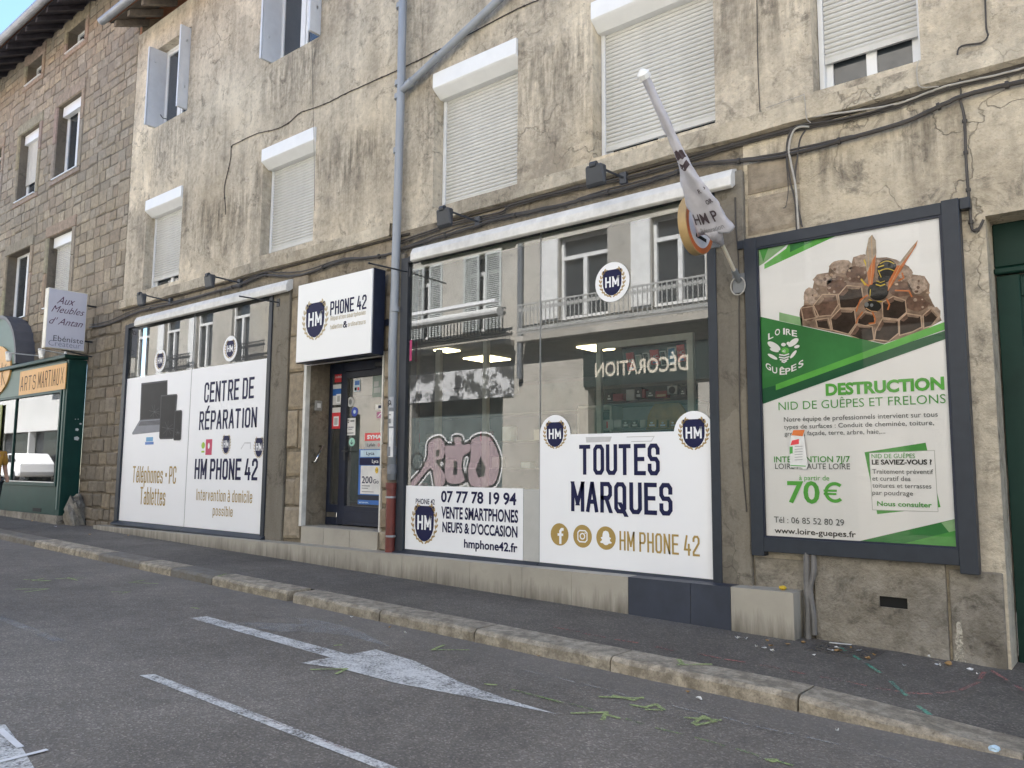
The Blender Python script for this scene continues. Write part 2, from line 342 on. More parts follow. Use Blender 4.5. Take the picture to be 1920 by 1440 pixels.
# flat artwork laid on a real panel -------------------------------------------------------------
GL = {}
cc = .7
def _g():
    O = [(cc, 0), (3 - cc, 0), (3, cc), (3, 6 - cc), (3 - cc, 6), (cc, 6), (0, 6 - cc), (0, cc), 'c']
    g = {'O': [O], 'C': [[(3, 1.7), (3, cc), (3 - cc, 0), (cc, 0), (0, cc), (0, 6 - cc), (cc, 6), (3 - cc, 6), (3, 6 - cc), (3, 4.3)]],
         'E': [[(3, 0), (0, 0), (0, 6), (3, 6)], [(0, 3.1), (2.5, 3.1)]], 'N': [[(0, 0), (0, 6), (3, 0), (3, 6)]],
         'T': [[(-.1, 6), (3.1, 6)], [(1.5, 6), (1.5, 0)]], 'I': [[(0, 0), (0, 6)]],
         'R': [[(0, 0), (0, 6), (3 - cc, 6), (3, 6 - cc), (3, 2.9 + cc), (3 - cc, 2.9), (0, 2.9)], [(1.5, 2.9), (3, 0)]],
         'P': [[(0, 0), (0, 6), (3 - cc, 6), (3, 6 - cc), (3, 2.7 + cc), (3 - cc, 2.7), (0, 2.7)]],
         'D': [[(0, 0), (0, 6), (3 - cc, 6), (3, 6 - cc), (3, cc), (3 - cc, 0), 'c']],
         'A': [[(-.1, 0), (1.4, 6), (1.6, 6), (3.1, 0)], [(.95, 1.9), (2.05, 1.9)]],
         'H': [[(0, 0), (0, 6)], [(3, 0), (3, 6)], [(0, 3.1), (3, 3.1)]],
         'M': [[(0, 0), (0, 6), (1.9, 1.4), (3.8, 6), (3.8, 0)]], 'U': [[(0, 6), (0, cc), (cc, 0), (3 - cc, 0), (3, cc), (3, 6)]],
         'S': [[(3, 4.5), (3, 6 - cc), (3 - cc, 6), (cc, 6), (0, 6 - cc), (0, 3.2 + cc), (cc, 3.1), (3 - cc, 3.1), (3, 3.1 - cc), (3, cc), (3 - cc, 0), (cc, 0), (0, cc), (0, 1.6)]],
         'Q': [O, [(1.6, 1.5), (3.3, -.7)]], '4': [[(2.4, 0), (2.4, 3.2)], [(1.2, 6), (0, 1.6), (3.1, 1.6)]],
         '2': [[(0, 4.6), (0, 6 - cc), (cc, 6), (3 - cc, 6), (3, 6 - cc), (3, 3.9), (0, .9), (0, 0), (3, 0)]],
         '•': [[(.3, 2.6), (1.2, 2.6), (1.2, 3.4), (.3, 3.4), 'c'], [(.5, 3.), (1., 3.)]],
         '&': [[(3, 0), (.5, 4.6), (.5, 5.5), (1, 6), (1.8, 6), (2.2, 5.5), (2.2, 4.6), (0, 2.4), (0, .6), (.6, 0), (1.8, 0), (3, 2.4)]]}
    x = 4.2; k = .45
    o = [(k, 0), (2.4 - k, 0), (2.4, k), (2.4, x - k), (2.4 - k, x), (k, x), (0, x - k), (0, k), 'c']
    e = [(2.4, 1.2), (2.4, k), (2.4 - k, 0), (k, 0), (0, k), (0, x - k), (k, x), (2.4 - k, x), (2.4, x - k), (2.4, 2.2), (0, 2.2)]
    a = [[(.1, x - .3), (.3, x), (2.4 - k, x), (2.4, x - k), (2.4, 0)], [(2.4, 2.4), (k, 2.4), (0, 2.4 - k), (0, k), (k, 0), (2.4, 0)]]
    n = [[(0, 0), (0, x), (2.4 - k, x), (2.4, x - k), (2.4, 0)]]
    u = [[(0, x), (0, k), (k, 0), (2.4, 0), (2.4, x)]]
    g.update({'a': a, 'à': a + [[(.7, 6), (1.4, 5)]], 'o': [o], 'e': [e], 'é': [e, [(1.0, 5), (1.7, 6)]], 'É': g['E'] + [[(1.2, 6.9), (2.0, 7.9)]], 'n': n, 'u': u,
              'l': [[(0, 6), (0, 0)]], 'i': [[(0, x), (0, 0)], [(0, 5.3), (0, 6)]], 't': [[(.6, 5.5), (.6, k), (.6 + k, 0), (1.7, 0)], [(0, x), (1.7, x)]],
              'p': [[(0, -1.6), (0, x), (2.4 - k, x), (2.4, x - k), (2.4, k), (2.4 - k, 0), (0, 0)]],
              'b': [[(0, 6), (0, 0), (2.4 - k, 0), (2.4, k), (2.4, x - k), (2.4 - k, x), (0, x)]],
              'd': [[(2.4, 6), (2.4, 0), (k, 0), (0, k), (0, x - k), (k, x), (2.4, x)]],
              'h': [[(0, 6), (0, 0)], [(0, x), (2.4 - k, x), (2.4, x - k), (2.4, 0)]], 'r': [[(0, 0), (0, x), (1.5, x)]],
              's': [[(2.2, 3.2), (2.2, x - k), (2.2 - k, x), (k, x), (0, x - k), (0, 2.2 + k), (k, 2.2), (2.2 - k, 2.1), (2.2, 2.1 - k), (2.2, k), (2.2 - k, 0), (k, 0), (0, k), (0, 1)]],
              'v': [[(0, x), (1.2, 0), (2.4, x)]], 'm': [[(0, 0), (0, x), (3.6 - k, x), (3.6, x - k), (3.6, 0)], [(1.8, x), (1.8, 0)]],
              'c': [[(2.3, 1.1), (2.3, k), (2.3 - k, 0), (k, 0), (0, k), (0, x - k), (k, x), (2.3 - k, x), (2.3, x - k), (2.3, 3.1)]]})
    return g
GL = _g()
_tc = {}
def font_tris(s, bold=0., shear=0., spacing=1.):
    key = (s, bold, shear, spacing)
    if key in _tc: return _tc[key]
    cu = bpy.data.curves.new("t", 'FONT'); cu.body = s; cu.size = 1; cu.offset = bold; cu.shear = shear; cu.space_character = spacing; cu.resolution_u = 3; cu.fill_mode = 'FRONT'
    o = bpy.data.objects.new("t", cu); COL.objects.link(o)
    dg = bpy.context.evaluated_depsgraph_get(); me = bpy.data.meshes.new_from_object(o.evaluated_get(dg))
    r = ([(v.co.x, v.co.y) for v in me.vertices], [tuple(p.vertices) for p in me.polygons])
    bpy.data.objects.remove(o); bpy.data.curves.remove(cu); bpy.data.meshes.remove(me)
    _tc[key] = r; return r
CAP = None
class Art:
    """flat shapes on a plane: Y const (facing -y) or X const (facing +x); u,v in metres."""
    def __init__(s, Y=None, X=None, e=.0012):
        s.Y, s.X, s.e = Y, X, e; s.mb = MB(); s.mats = []
    def uv(s, px, py): return at(px, py, s.Y) if s.Y is not None else atX(px, py, s.X)
    def w(s, u, v, l): return (u, s.Y - l * s.e, v) if s.Y is not None else (s.X + l * s.e, u, v)
    def mi(s, m):
        if m not in s.mats: s.mats.append(m)
        return s.mats.index(m)
    def poly(s, pts, m, l=1): s.mb.face([s.w(u, v, l) for u, v in pts], s.mi(m)); return s
    def ppoly(s, pts, m, l=1): return s.poly([s.uv(*p) for p in pts], m, l)
    def rect(s, u0, u1, v0, v1, m, l=1): return s.poly([(u0, v0), (u1, v0), (u1, v1), (u0, v1)], m, l)
    def prect(s, x0, y0, x1, y1, m, l=1):
        a, b = s.uv(x0, (y0 + y1) / 2)[0], s.uv(x1, (y0 + y1) / 2)[0]; xm = (x0 + x1) / 2
        return s.rect(a, b, s.uv(xm, y1)[1], s.uv(xm, y0)[1], m, l)
    def ell(s, u, v, ru, rv, m, l=1, n=28, a0=0.):
        c, d = math.cos(a0), math.sin(a0)
        return s.poly([(u + ru * math.cos(t) * c - rv * math.sin(t) * d, v + ru * math.cos(t) * d + rv * math.sin(t) * c) for t in [2 * math.pi * k / n for k in range(n)]], m, l)
    def ring(s, u, v, r0, r1, m, l=1, n=32, a=0., b=2 * math.pi, asp=1.):
        for k in range(n):
            t, q = a + (b - a) * k / n, a + (b - a) * (k + 1) / n
            s.poly([(u + r0 * math.cos(t), v + r0 * asp * math.sin(t)), (u + r1 * math.cos(t), v + r1 * asp * math.sin(t)), (u + r1 * math.cos(q), v + r1 * asp * math.sin(q)), (u + r0 * math.cos(q), v + r0 * asp * math.sin(q))], m, l)
        return s
    def line(s, pts, t, m, l=1, closed=False):
        P = [Vector(p) for p in pts]; n = len(P); L = []; Rr = []
        for k in range(n):
            a = P[k] - P[k - 1] if (k or closed) else P[1] - P[0]; b = P[(k + 1) % n] - P[k] if (k < n - 1 or closed) else P[k] - P[k - 1]
            a, b = a.normalized(), b.normalized(); na = Vector((-a.y, a.x)); nb = Vector((-b.y, b.x)); m_ = na + nb
            if m_.length < .15: m_ = na
            m_.normalize(); q = t / 2 / max(.45, m_.dot(na)); L.append(P[k] + m_ * q); Rr.append(P[k] - m_ * q)
        for k in range(n if closed else n - 1):
            j = (k + 1) % n; s.poly([L[k], Rr[k], Rr[j], L[j]], m, l)
        return s
    def pline(s, pts, t, m, l=1, closed=False): return s.line([s.uv(*p) for p in pts], t, m, l, closed)
    def stroke(s, txt, u0, u1, v0, v1, m, th=1., l=2, gap=2.1):
        pen = 0; items = []
        for ch in txt:
            if ch == ' ': pen += 2.; continue
            if ch == "'": pen += 1; continue
            st = GL[ch]; wd = max(p[0] for k in st for p in k if p != 'c')
            items += [(pen, k) for k in st]; pen += wd + gap + (.5 if ch in 'T' else 0)
        tot = pen - gap; sx = (u1 - u0) / tot; sy = (v1 - v0) / 6; t = th * (sx + sy) / 2
        for j, (p0, k) in enumerate(items):
            cl = k[-1] == 'c'; q = [Vector((u0 + (p0 + a[0]) * sx, v0 + a[1] * sy)) for a in k if a != 'c']; L_ = l + .3 * (j % 3)
            if cl: s.line(q, t, m, L_, True); continue
            runs = [[q[0]]]
            for i in range(1, len(q)):
                runs[-1].append(q[i])
                if i < len(q) - 1 and (q[i] - q[i - 1]).normalized().dot((q[i + 1] - q[i]).normalized()) < -.2: runs.append([q[i]])
            for r_ in runs:
                a, b = r_[0], r_[-1]; d = b - a
                if len(r_) == 2 and abs(d.x) > .01 * abs(d.y) and abs(d.y) > .35 * abs(d.x):
                    h = t / 2 * d.length / abs(d.y); e = d * (t / 2 / abs(d.y)); a, b = a - e, b + e; s.poly([(a.x - h, a.y), (a.x + h, a.y), (b.x + h, b.y), (b.x - h, b.y)], m, L_ + .3 * (1 + runs.index(r_)))
                else:
                    d0, d1 = (r_[1] - r_[0]).normalized(), (r_[-1] - r_[-2]).normalized(); s.line([r_[0] - d0 * t / 2] + r_[1:-1] + [r_[-1] + d1 * t / 2], t, m, L_ + .3 * runs.index(r_))
        return s
    def box_(s, BL, BR, TL):
        a, b, c = s.uv(*BL), s.uv(*BR), s.uv(*TL); v0 = (a[1] + b[1]) / 2
        return a[0], b[0], v0, v0 + c[1] - a[1]
    def pstroke(s, txt, BL, BR, TL, m, th=1., l=2): return s.stroke(txt, *s.box_(BL, BR, TL), m, th, l)
    def text(s, txt, u0, u1, v0, v1, m, bold=0., l=2, shear=0., flip=False, rot=0.):
        global CAP
        if CAP is None: CAP = max(p[1] for p in font_tris("H")[0])
        V, F = font_tris(txt, bold, shear)
        if not V: return s
        a = min(p[0] for p in V); b = max(p[0] for p in V); sx = (u1 - u0) / (b - a); sy = (v1 - v0) / CAP
        i = len(s.mb.v)
        for x, y in V:
            u = (u1 - (x - a) * sx) if flip else (u0 + (x - a) * sx); v = v0 + y * sy
            if rot: v += (u - (u0 + u1) / 2) * rot
            s.mb.v.append(s.w(u, v, l))
        k = s.mi(m)
        for f in F: s.mb.f.append(tuple(i + q for q in f)); s.mb.mi.append(k)
        return s
    def ptext(s, txt, BL, BR, TL, m, bold=0., l=2, shear=0., rot=0.): return s.text(txt, *s.box_(BL, BR, TL), m, bold, l, shear, False, rot)
    def emblem(s, cu, vt, w_, h_, l=2, ink=None, paper=None, gold=None):
        ink, paper, gold = ink or NAVYINK, paper or WHITE, gold or BEIGE
        a = [(cu - w_ / 2, vt), (cu - w_ / 2, vt - h_ * .5)]
        a += [(cu - w_ / 2 * math.cos(t), vt - h_ * .5 - h_ * .5 * math.sin(t)) for t in [math.pi * k / 16 for k in range(1, 16)]]
        a += [(cu + w_ / 2, vt - h_ * .5), (cu + w_ / 2, vt)]
        s.poly(a, ink, l)
        hh = h_ * .34; s.stroke("HM", cu - w_ * .33, cu + w_ * .33, vt - h_ * .30 - hh, vt - h_ * .30, paper, 1.15, l + 1)
        for sg in (-1, 1):
            for k in range(9):
                t = R(-78 + k * 17); ru, rv = w_ * .63, h_ * .56; cx, cz = cu + sg * ru * math.cos(t), vt - h_ * .48 + rv * math.sin(t)
                s.ell(cx - sg * w_ * .03, cz, w_ * .085, w_ * .035, gold, l, 8, sg * (t + 2.0) if sg > 0 else math.pi - (t + 2.0))
                s.ell(cx + sg * w_ * .05, cz + h_ * .03, w_ * .085, w_ * .035, gold, l + .3, 8, sg * (t + 1.1) if sg > 0 else math.pi - (t + 1.1))
            s.line([(cu + sg * w_ * .63 * math.cos(R(q)), vt - h_ * .48 + h_ * .56 * math.sin(R(q))) for q in range(-80, 61, 14)], w_ * .02, gold, l + .5)
        return s
    def build(s, name, parent=None, **kw): return s.mb.build(name, s.mats, parent, recalc=False, **kw)

def wall_holes(mb, x0, x1, z0, z1, y, holes, depth=.3, m=0, mr=None):
    xs = sorted({x0, x1} | {h[k] for h in holes for k in (0, 1) if x0 < h[k] < x1}); zs = sorted({z0, z1} | {h[k] for h in holes for k in (2, 3) if z0 < h[k] < z1})
    for a, b in zip(xs, xs[1:]):
        for c, d in zip(zs, zs[1:]):
            mx, mz = (a + b) / 2, (c + d) / 2
            if any(h[0] < mx < h[1] and h[2] < mz < h[3] for h in holes): continue
            mb.face([(a, y, c), (b, y, c), (b, y, d), (a, y, d)], m)
    mr = m if mr is None else mr
    for h in holes:
        a, b, c, d = max(h[0], x0), min(h[1], x1), max(h[2], z0), min(h[3], z1); dp = h[4] if len(h) > 4 else depth; q = y + dp
        mb.face([(a, y, c), (a, y, d), (a, q, d), (a, q, c)], mr); mb.face([(b, y, c), (b, q, c), (b, q, d), (b, y, d)], mr)
        if h[3] <= z1: mb.face([(a, y, d), (b, y, d), (b, q, d), (a, q, d)], mr)
        if h[2] >= z0: mb.face([(a, y, c), (a, q, c), (b, q, c), (b, y, c)], mr)

def stones(mb, x0, x1, z0, z1, y, holes, hr=(.16, .27), wr=(.16, .42), d=(.012, .035), gap=.012, seed=1, tints=None, sl=None):
    rnd = random.Random(seed); z = z0
    tints = tints or [(1, 1, 1), (.9, .89, .87), (1.1, 1.06, .99), (.97, .92, .86), (.84, .83, .83), (1.05, 1.0, .9), (.93, .86, .82)]
    while z < z1 - .05:
        h = rnd.uniform(*hr); h = z1 - z if z + h > z1 - .08 else h
        spans = [(x0, x1)]
        for H in holes:
            if H[2] < z + h * .6 and H[3] > z + h * .4:
                spans = [q for a, b in spans for q in ((a, min(b, H[0])), (max(a, H[1]), b)) if q[1] - q[0] > .05]
        for a, b in spans:
            x = a
            while x < b - .02:
                wd = rnd.uniform(*wr); wd = b - x if x + wd > b - wr[0] * .6 else wd
                j = lambda q=.016: rnd.uniform(-q, q); g = gap * rnd.uniform(.6, 1.5)
                k = min(h, wd) * .10; dd = rnd.uniform(*d)
                X0, X1, Z0, Z1 = x + g, x + wd - g, z + g + j(), z + h - g + j()
                back = [(X0 + j(.008), y, Z0), (X1 + j(.008), y, Z0 + j()), (X1 + j(.008), y, Z1), (X0 + j(.008), y, Z1 + j())]
                cx, cz = (X0 + X1) / 2, (Z0 + Z1) / 2
                def ins(p, s): return (p[0] + (k * s if p[0] < cx else -k * s), y - dd, p[2] + (k * s if p[2] < cz else -k * s))
                mid = [(p[0], y - dd * .55, p[2]) for p in back]
                fr = [(ins(p, 1)[0], y - dd + j(.006), ins(p, 1)[2]) for p in back]
                t = rnd.choice(tints); q = rnd.uniform(.82, 1.15); t = tuple(c * q for c in t)
                for i in range(4):
                    n = (i + 1) % 4
                    mb.face([back[i], back[n], mid[n], mid[i]], 0, t); mb.face([mid[i], mid[n], fr[n], fr[i]], 0, t)
                mb.face(fr, 0, t); x += wd
        z += h
# ================================================================== GROUND
def hk(x): return 0. if x < -2. else -.075 * min(1, (x + 2.) / 1.25)     # dropped kerb in front of the gate
XS = [-90, -60, -40, -25, -16, -8, -4, -2, -1.6, -1.2, -.75, 1, 6, 40]
mb = MB()
for a, b in zip(XS, XS[1:]): mb.face([(a, -8.0, gz(a) - .10), (b, -8.0, gz(b) - .10), (b, -1.7, gz(b) - .10), (a, -1.7, gz(a) - .10)])
struct(mb.build("road", ASPH, origin=(0, -5, 0)))
mb = MB()
for a, b in zip(XS, XS[1:]): mb.face([(a, -1.53, gz(a) + hk(a)), (b, -1.53, gz(b) + hk(b)), (b, .5, gz(b)), (a, .5, gz(a))])
struct(mb.build("pavement", PAVE, origin=(0, -1, 0)))
mb = MB()
mb.box(-90, 40, -9.6, -8.0, -2, 0)
for i, v in enumerate(mb.v): mb.v[i] = (v[0], v[1], gz(v[0]) + (0 if v[2] == 0 else -2))
struct(mb.build("far_pavement", PAVE))
mb = MB()
mb.face([(-400, -400, -8), (400, -400, -8), (400, 400, -8), (-400, 400, -8)]); struct(mb.build("ground", PAVE))
rnd = random.Random(4)
mb = MB(); x = -42.
KT = [(1.05, 1.0, .9), (.93, .9, .84), (.45, .47, .5), (1.0, .95, .87), (.52, .53, .55)]
edges = [-42]
while edges[-1] < -16: edges.append(edges[-1] + rnd.uniform(1.0, 1.9))
edges = [e for e in edges if e < -15.6] + [-14.45, -12.86, -12.05, -10.8, -9.95, -8.95, -7.42, -5.92, -4.7, -3.33, -1.93, -.72, .6, 2.2, 4, 6]
KC = {-14.45: KT[0], -12.86: KT[0], -12.05: KT[4], -10.8: KT[0], -9.95: KT[2], -8.95: KT[0], -7.42: KT[1], -5.92: KT[1], -4.7: KT[1], -3.33: KT[3], -1.93: KT[3], -.72: KT[3]}
for a, b in zip(edges, edges[1:]):
    t = KC.get(a, rnd.choice(KT)); q_ = rnd.uniform(.93, 1.05); t = tuple(c * q_ for c in t); g = .007; n = 10
    gap = .11 if a == -7.42 else g
    j = lambda: rnd.uniform(-.006, .006)
    pr = []
    for k in range(n + 1):
        x = a + gap + (b - g - a - gap) * k / n; h = gz(x) + hk(x) + .004
        e = .016 if 0 < k < n else .02
        pr.append([(x, -1.52, h), (x, -1.795 + j(), h + j() * .3), (x, -1.815 + j(), h - .012), (x, -1.83 + j(), h - .03 + j()), (x, -1.835 + j(), gz(x) - .14)])
    for p, q in zip(pr, pr[1:]):
        for i in range(4): mb.face([p[i], q[i], q[i + 1], p[i + 1]], 0, t)
    for p in (pr[0], pr[-1]): mb.face([p[0], p[1], p[2], p[3], p[4], (p[0][0], -1.52, gz(p[0][0]) - .14)], 0, t)
struct(mb.build("kerb", KERB, origin=(0, -1.7, 0), recalc=True))
# painted markings, 4 mm above the asphalt
def mark(name, polys, mt, h=-.096, mat2=None):
    mb = MB()
    for p in polys: mb.face([(lambda q: (q[0], q[1], q[2]))(G(x, y, h)) for x, y in p])
    return struct(mb.build(name, mt, recalc=False))
def strokepx(lines, wd, h=-.096):
    out = MB()
    for ln in lines:
        P = [Vector(G(x, y, h)) for x, y in ln]
        for a, b in zip(P, P[1:]):
            d = (b - a).normalized(); n = Vector((-d.y, d.x, 0)) * wd / 2
            a2, b2 = a - d * wd * .3, b + d * wd * .3
            out.face([a2 - n, b2 - n, b2 + n, a2 + n])
    return out
def S2(pts, ox, oy, s=2.): return [(ox + x / s, oy + y / s) for x, y in pts]
mark("lane_line", [S2([(523, 612), (580, 608), (1500, 962), (1420, 962)], 0, 960)], WPAINT)
mark("lane_line", [S2([(0, 385), (0, 408), (205, 488), (248, 482)], 0, 960)], FPAINT)
mark("road_arrow", [S2([(711, 397), (775, 391), (1310, 534), (1410, 515), (1560, 560), (1730, 640), (1920, 708), (2092, 758), (1920, 724), (1480, 640), (1285, 588), (1130, 566), (1240, 545)], 0, 960)], WPAINT, -.0955)
mark("faded_arrow", [S2([(830, 408), (860, 412), (1140, 420), (1120, 402), (965, 385), (1180, 402), (1330, 436), (1482, 512), (1300, 462), (1120, 446), (1060, 452)], 0, 960)], FPAINT)
mark("crossing_paint", [S2([(-160, 800), (20, 797), (75, 870), (130, 962), (-160, 990)], 0, 960)], WPAINT)
struct(strokepx([S2([(0, 935), (170, 892)], 0, 960), S2([(0, 815), (75, 880)], 0, 960)], .035, -.092).build("paint_streak", pm("fresh white paint", (.7, .7, .7), .6), recalc=False))
struct(strokepx([S2([(660, 640), (840, 712)], 0, 960), S2([(900, 738), (1150, 830)], 0, 960), S2([(1200, 850), (1330, 902)], 0, 960)], .02, -.0925).build("rust_line", RUST, recalc=False))
GM = [([(90, 252), (190, 258), (120, 258), (165, 248)], 0, 960), ([(210, 250), (318, 247)], 0, 960), ([(255, 246), (290, 256)], 0, 960), ([(60, 289), (180, 288), (95, 300)], 0, 960), ([(540, 255), (484, 264), (590, 268)], 0, 960), ([(420, 299), (485, 299), (445, 308)], 0, 960),
      ([(720, 358), (745, 362)], 0, 960), ([(1255, 500), (1280, 498)], 0, 960), ([(1168, 590), (1300, 587), (1262, 606)], 0, 960), ([(1665, 498), (1622, 516), (1757, 517)], 0, 960), ([(1820, 645), (1860, 648)], 0, 960), ([(225, 594), (355, 590), (340, 618)], 960, 1040), ([(350, 598), (400, 612)], 960, 1040),
      ([(330, 532), (490, 538)], 960, 1040), ([(380, 528), (455, 545), (490, 534)], 960, 1040), ([(445, 562), (500, 572), (540, 560), (570, 582), (505, 580)], 960, 1040), ([(650, 610), (780, 620)], 960, 1040), ([(680, 632), (720, 605), (760, 625), (690, 638)], 960, 1040), ([(955, 768), (990, 768), (975, 775)], 960, 1040)]
for q, ox, oy in GM: struct(strokepx([S2(q, ox, oy)], .03, -.0935).build("spray_mark", SPRAYG, recalc=False))
dash = []
for a, b in [((0, 505), (190, 555)), ((90, 528), (160, 545)), ((215, 558), (300, 580)), ((430, 615), (490, 635)), ((540, 650), (640, 672)), ((690, 685), (795, 715)), ((845, 728), (930, 755)), ((980, 770), (1050, 788))]: dash.append(S2([a, b], 960, 1040))
struct(strokepx(dash, .022, -.0935).build("survey_line", worn_paint("faint green survey line", (.26, .36, .14), .52, .1), recalc=False))
struct(strokepx([S2([a, b], 960, 1040) for a, b in [((600, 565), (735, 600)), ((790, 608), (880, 635)), ((920, 645), (1050, 672)), ((1110, 685), (1230, 712)), ((1290, 735), (1460, 775)), ((40, 432), (110, 448)), ((160, 458), (235, 478)), ((280, 488), (370, 508)), ((390, 515), (480, 545))]], .022, -.0935).build("survey_line", FPAINT, recalc=False))
struct(strokepx([S2([a, b], 960, 1040) for a, b in [((160, 272), (250, 288)), ((270, 295), (350, 310)), ((390, 318), (470, 330)), ((540, 345), (600, 360)), ((700, 372), (780, 388)), ((800, 392), (870, 402)), ((930, 412), (1005, 428)), ((1040, 435), (1100, 447)), ((1160, 458), (1230, 470)), ((1260, 477), (1325, 490)), ((1370, 500), (1450, 512)), ((1480, 518), (1570, 522)), ((1600, 518), (1660, 512)), ((1680, 508), (1750, 478)), ((1755, 465), (1770, 440)), ((1800, 435), (1855, 470)), ((1890, 490), (1920, 510))]], .03, .006).build("chalk_line", SPRAYR, recalc=False))
struct(strokepx([S2([a, b], 960, 1040) for a, b in [((1232, 348), (1250, 360)), ((1275, 375), (1305, 393)), ((1330, 408), (1380, 442)), ((1420, 475), (1480, 528)), ((1525, 568), (1565, 598))]], .03, .006).build("chalk_line", SPRAYT, recalc=False))
struct(strokepx([S2([(625, 392), (640, 410)], 960, 1040), S2([(620, 412), (745, 410)], 960, 1040), S2([(820, 240), (845, 232)], 0, 960)], .035, .012).build("spray_mark", SPRAYG, recalc=False))
# inspection cover set in the pavement
c = [G(1505, 1218, .004), G(1610, 1216, .004), G(1605, 1232, .004), G(1520, 1238, .004)]
mb = MB(); x0, x1 = -2.36, -1.86; y0, y1 = -.52, -.12
n = 9
mb.box(x0, x1, y0, y1, 0, .004)
for i in range(n):
    for k in range(n):
        if (i + k) % 2 == 0: mb.box(x0 + .03 + (x1 - x0 - .06) * i / n, x0 + .02 + (x1 - x0 - .06) * (i + 1) / n, y0 + .03 + (y1 - y0 - .06) * k / n, y0 + .02 + (y1 - y0 - .06) * (k + 1) / n, .004, .009)
mb.v = [(x, y, z + gz(x)) for x, y, z in mb.v]
tag(mb.build("manhole_cover", pm("worn cast iron cover", (.07, .065, .06), .6, var=.3, scale=12, bump=.2)), "square iron inspection cover in the pavement below the wasp poster", "manhole cover")

# ================================================================== MAIN BUILDING
X0, X1 = -15.95, 7.0
EAVE = 10.36
def hx(px, py, Y=0.): return at(px, py, Y)[0]
FW = [("R1", hx(271, 470), hx(339, 440), 4.86, 6.64), ("R2", hx(489.5, 395), hx(590, 343), 4.86, 6.64), ("R3", hx(812.5, 285), hx(970.5, 210), 4.82, 6.64), ("R4", hx(1111, 170), hx(1339, 110), 4.86, 6.66), ("R5", hx(1522, 90), hx(1724, 60), 4.88, 6.66)]
FW.append(("R6", .4, 1.6, 4.88, 6.66))
SW = [(hx(292, 165), hx(355, 130), 8.1, 9.76), (hx(507, 60), hx(602, 35), 8.1, 9.78), (-6.6, -5.4, 8.1, 9.78), (-4.5, -3.3, 8.1, 9.78)]
SHOP1 = (-15.54, -10.64, .38, 4.22); SHOP2 = (-7.62, -3.28, .38, 4.22); DOOR = (-9.70, -8.05, .62, 3.04); GATE = (-1.02, 2.2, -.2, 3.46)
house = thing("rendered_townhouse", (-5, 0, 0), "cream rendered old townhouse with white roller shutters above the phone repair shop", "house")
holes = [(a, b, c, d, .25) for _, a, b, c, d in FW] + [(a, b, c, d, .22) for a, b, c, d in SW]
mb = MB(); wall_holes(mb, X0, X1, 4.62, EAVE, 0., holes)
mb.build("upper_wall", PLASTER, house)
mb = MB(); wall_holes(mb, X0, -2.98, -.6, 4.62, .004, [(*SHOP1, .25), (*SHOP2, .25), (*DOOR, .4)]); mb.build("ground_floor_wall", GRIME, house)
mb = MB(); wall_holes(mb, -2.98, X1, -.6, 4.62, .0, [(*GATE, .35)]); mb.build("poster_wall", PLASTER2, house)
# low rendered base under the poster, with a slot vent
mb = MB(); bx0, bx1, bz1 = -2.42, -1.42, .80
v = at(1648, 1117, -.045) + at(1702, 1143, -.045)
wall_holes(mb, bx0, bx1, -.3, bz1, -.045, [(v[0], v[2], v[3], v[1], .02)])
mb.face([(bx0, -.045, bz1), (bx1, -.045, bz1), (bx1, 0, bz1 + .01), (bx0, 0, bz1 + .01)]); mb.face([(bx0, -.045, -.3), (bx0, 0, -.3), (bx0, 0, bz1), (bx0, -.045, bz1)]); mb.face([(bx1, -.045, -.3), (bx1, -.045, bz1), (bx1, 0, bz1), (bx1, 0, -.3)])
mb.build("base_render", BASEP, house)
for a, b, y, z in ((bx1 + .02, -1.04, -.03, .72), (-2.96, bx0 - .02, -.02, .70)): mb = MB(); mb.box(a, b, y, .0, -.3, z); mb.build("base_render", BASEP, house, bevel=.008)
mb = MB(); mb.box(v[0] - .01, v[2] + .01, -.026, -.02, v[3] - .01, v[1] + .01); mb.build("vent_slot", pm("painted slot darkness", (.004, .004, .004), .9), house)  # black plate painted in for the darkness inside the slot
# body behind the facade and roof (also casts the street's shade)
mb = MB()
mb.face([(X0, 10, -1), (X1, 10, -1), (X1, 10, EAVE), (X0, 10, EAVE)]); mb.face([(X0, .3, 4.7), (X0, 10, 4.7), (X0, 10, EAVE), (X0, .3, EAVE)]); mb.face([(X1, 0, -1), (X1, 10, -1), (X1, 10, EAVE), (X1, 0, EAVE)])
mb.build("rear_wall", GRIME, house)
mb = MB(); mb.hexa([(X0, -.62, EAVE + .0), (X1, -.62, EAVE + .0), (X1, 5, EAVE + 2.9), (X0, 5, EAVE + 2.9)], [(X0, -.62, EAVE + .14), (X1, -.62, EAVE + .14), (X1, 5, EAVE + 3.05), (X0, 5, EAVE + 3.05)])
mb.hexa([(X0, 5.01, EAVE + 2.9), (X1, 5.01, EAVE + 2.9), (X1, 10.5, EAVE), (X0, 10.5, EAVE)], [(X0, 5.01, EAVE + 3.05), (X1, 5.01, EAVE + 3.05), (X1, 10.5, EAVE + .14), (X0, 10.5, EAVE + .14)])
mb.build("roof", CLAYT, house)
mb = MB(); mb.hexa([(X0 + .01, -.60, EAVE - .012), (X1, -.60, EAVE - .012), (X1, .0, EAVE + .29), (X0 + .01, .0, EAVE + .29)], [(X0 + .01, -.60, EAVE - .003), (X1, -.60, EAVE - .003), (X1, .0, EAVE + .30), (X0 + .01, .0, EAVE + .30)]); mb.build("soffit", pm("grey brown eaves boards", (.10, .085, .07), .8, var=.3, scale=5), house)
x = X0 + .12
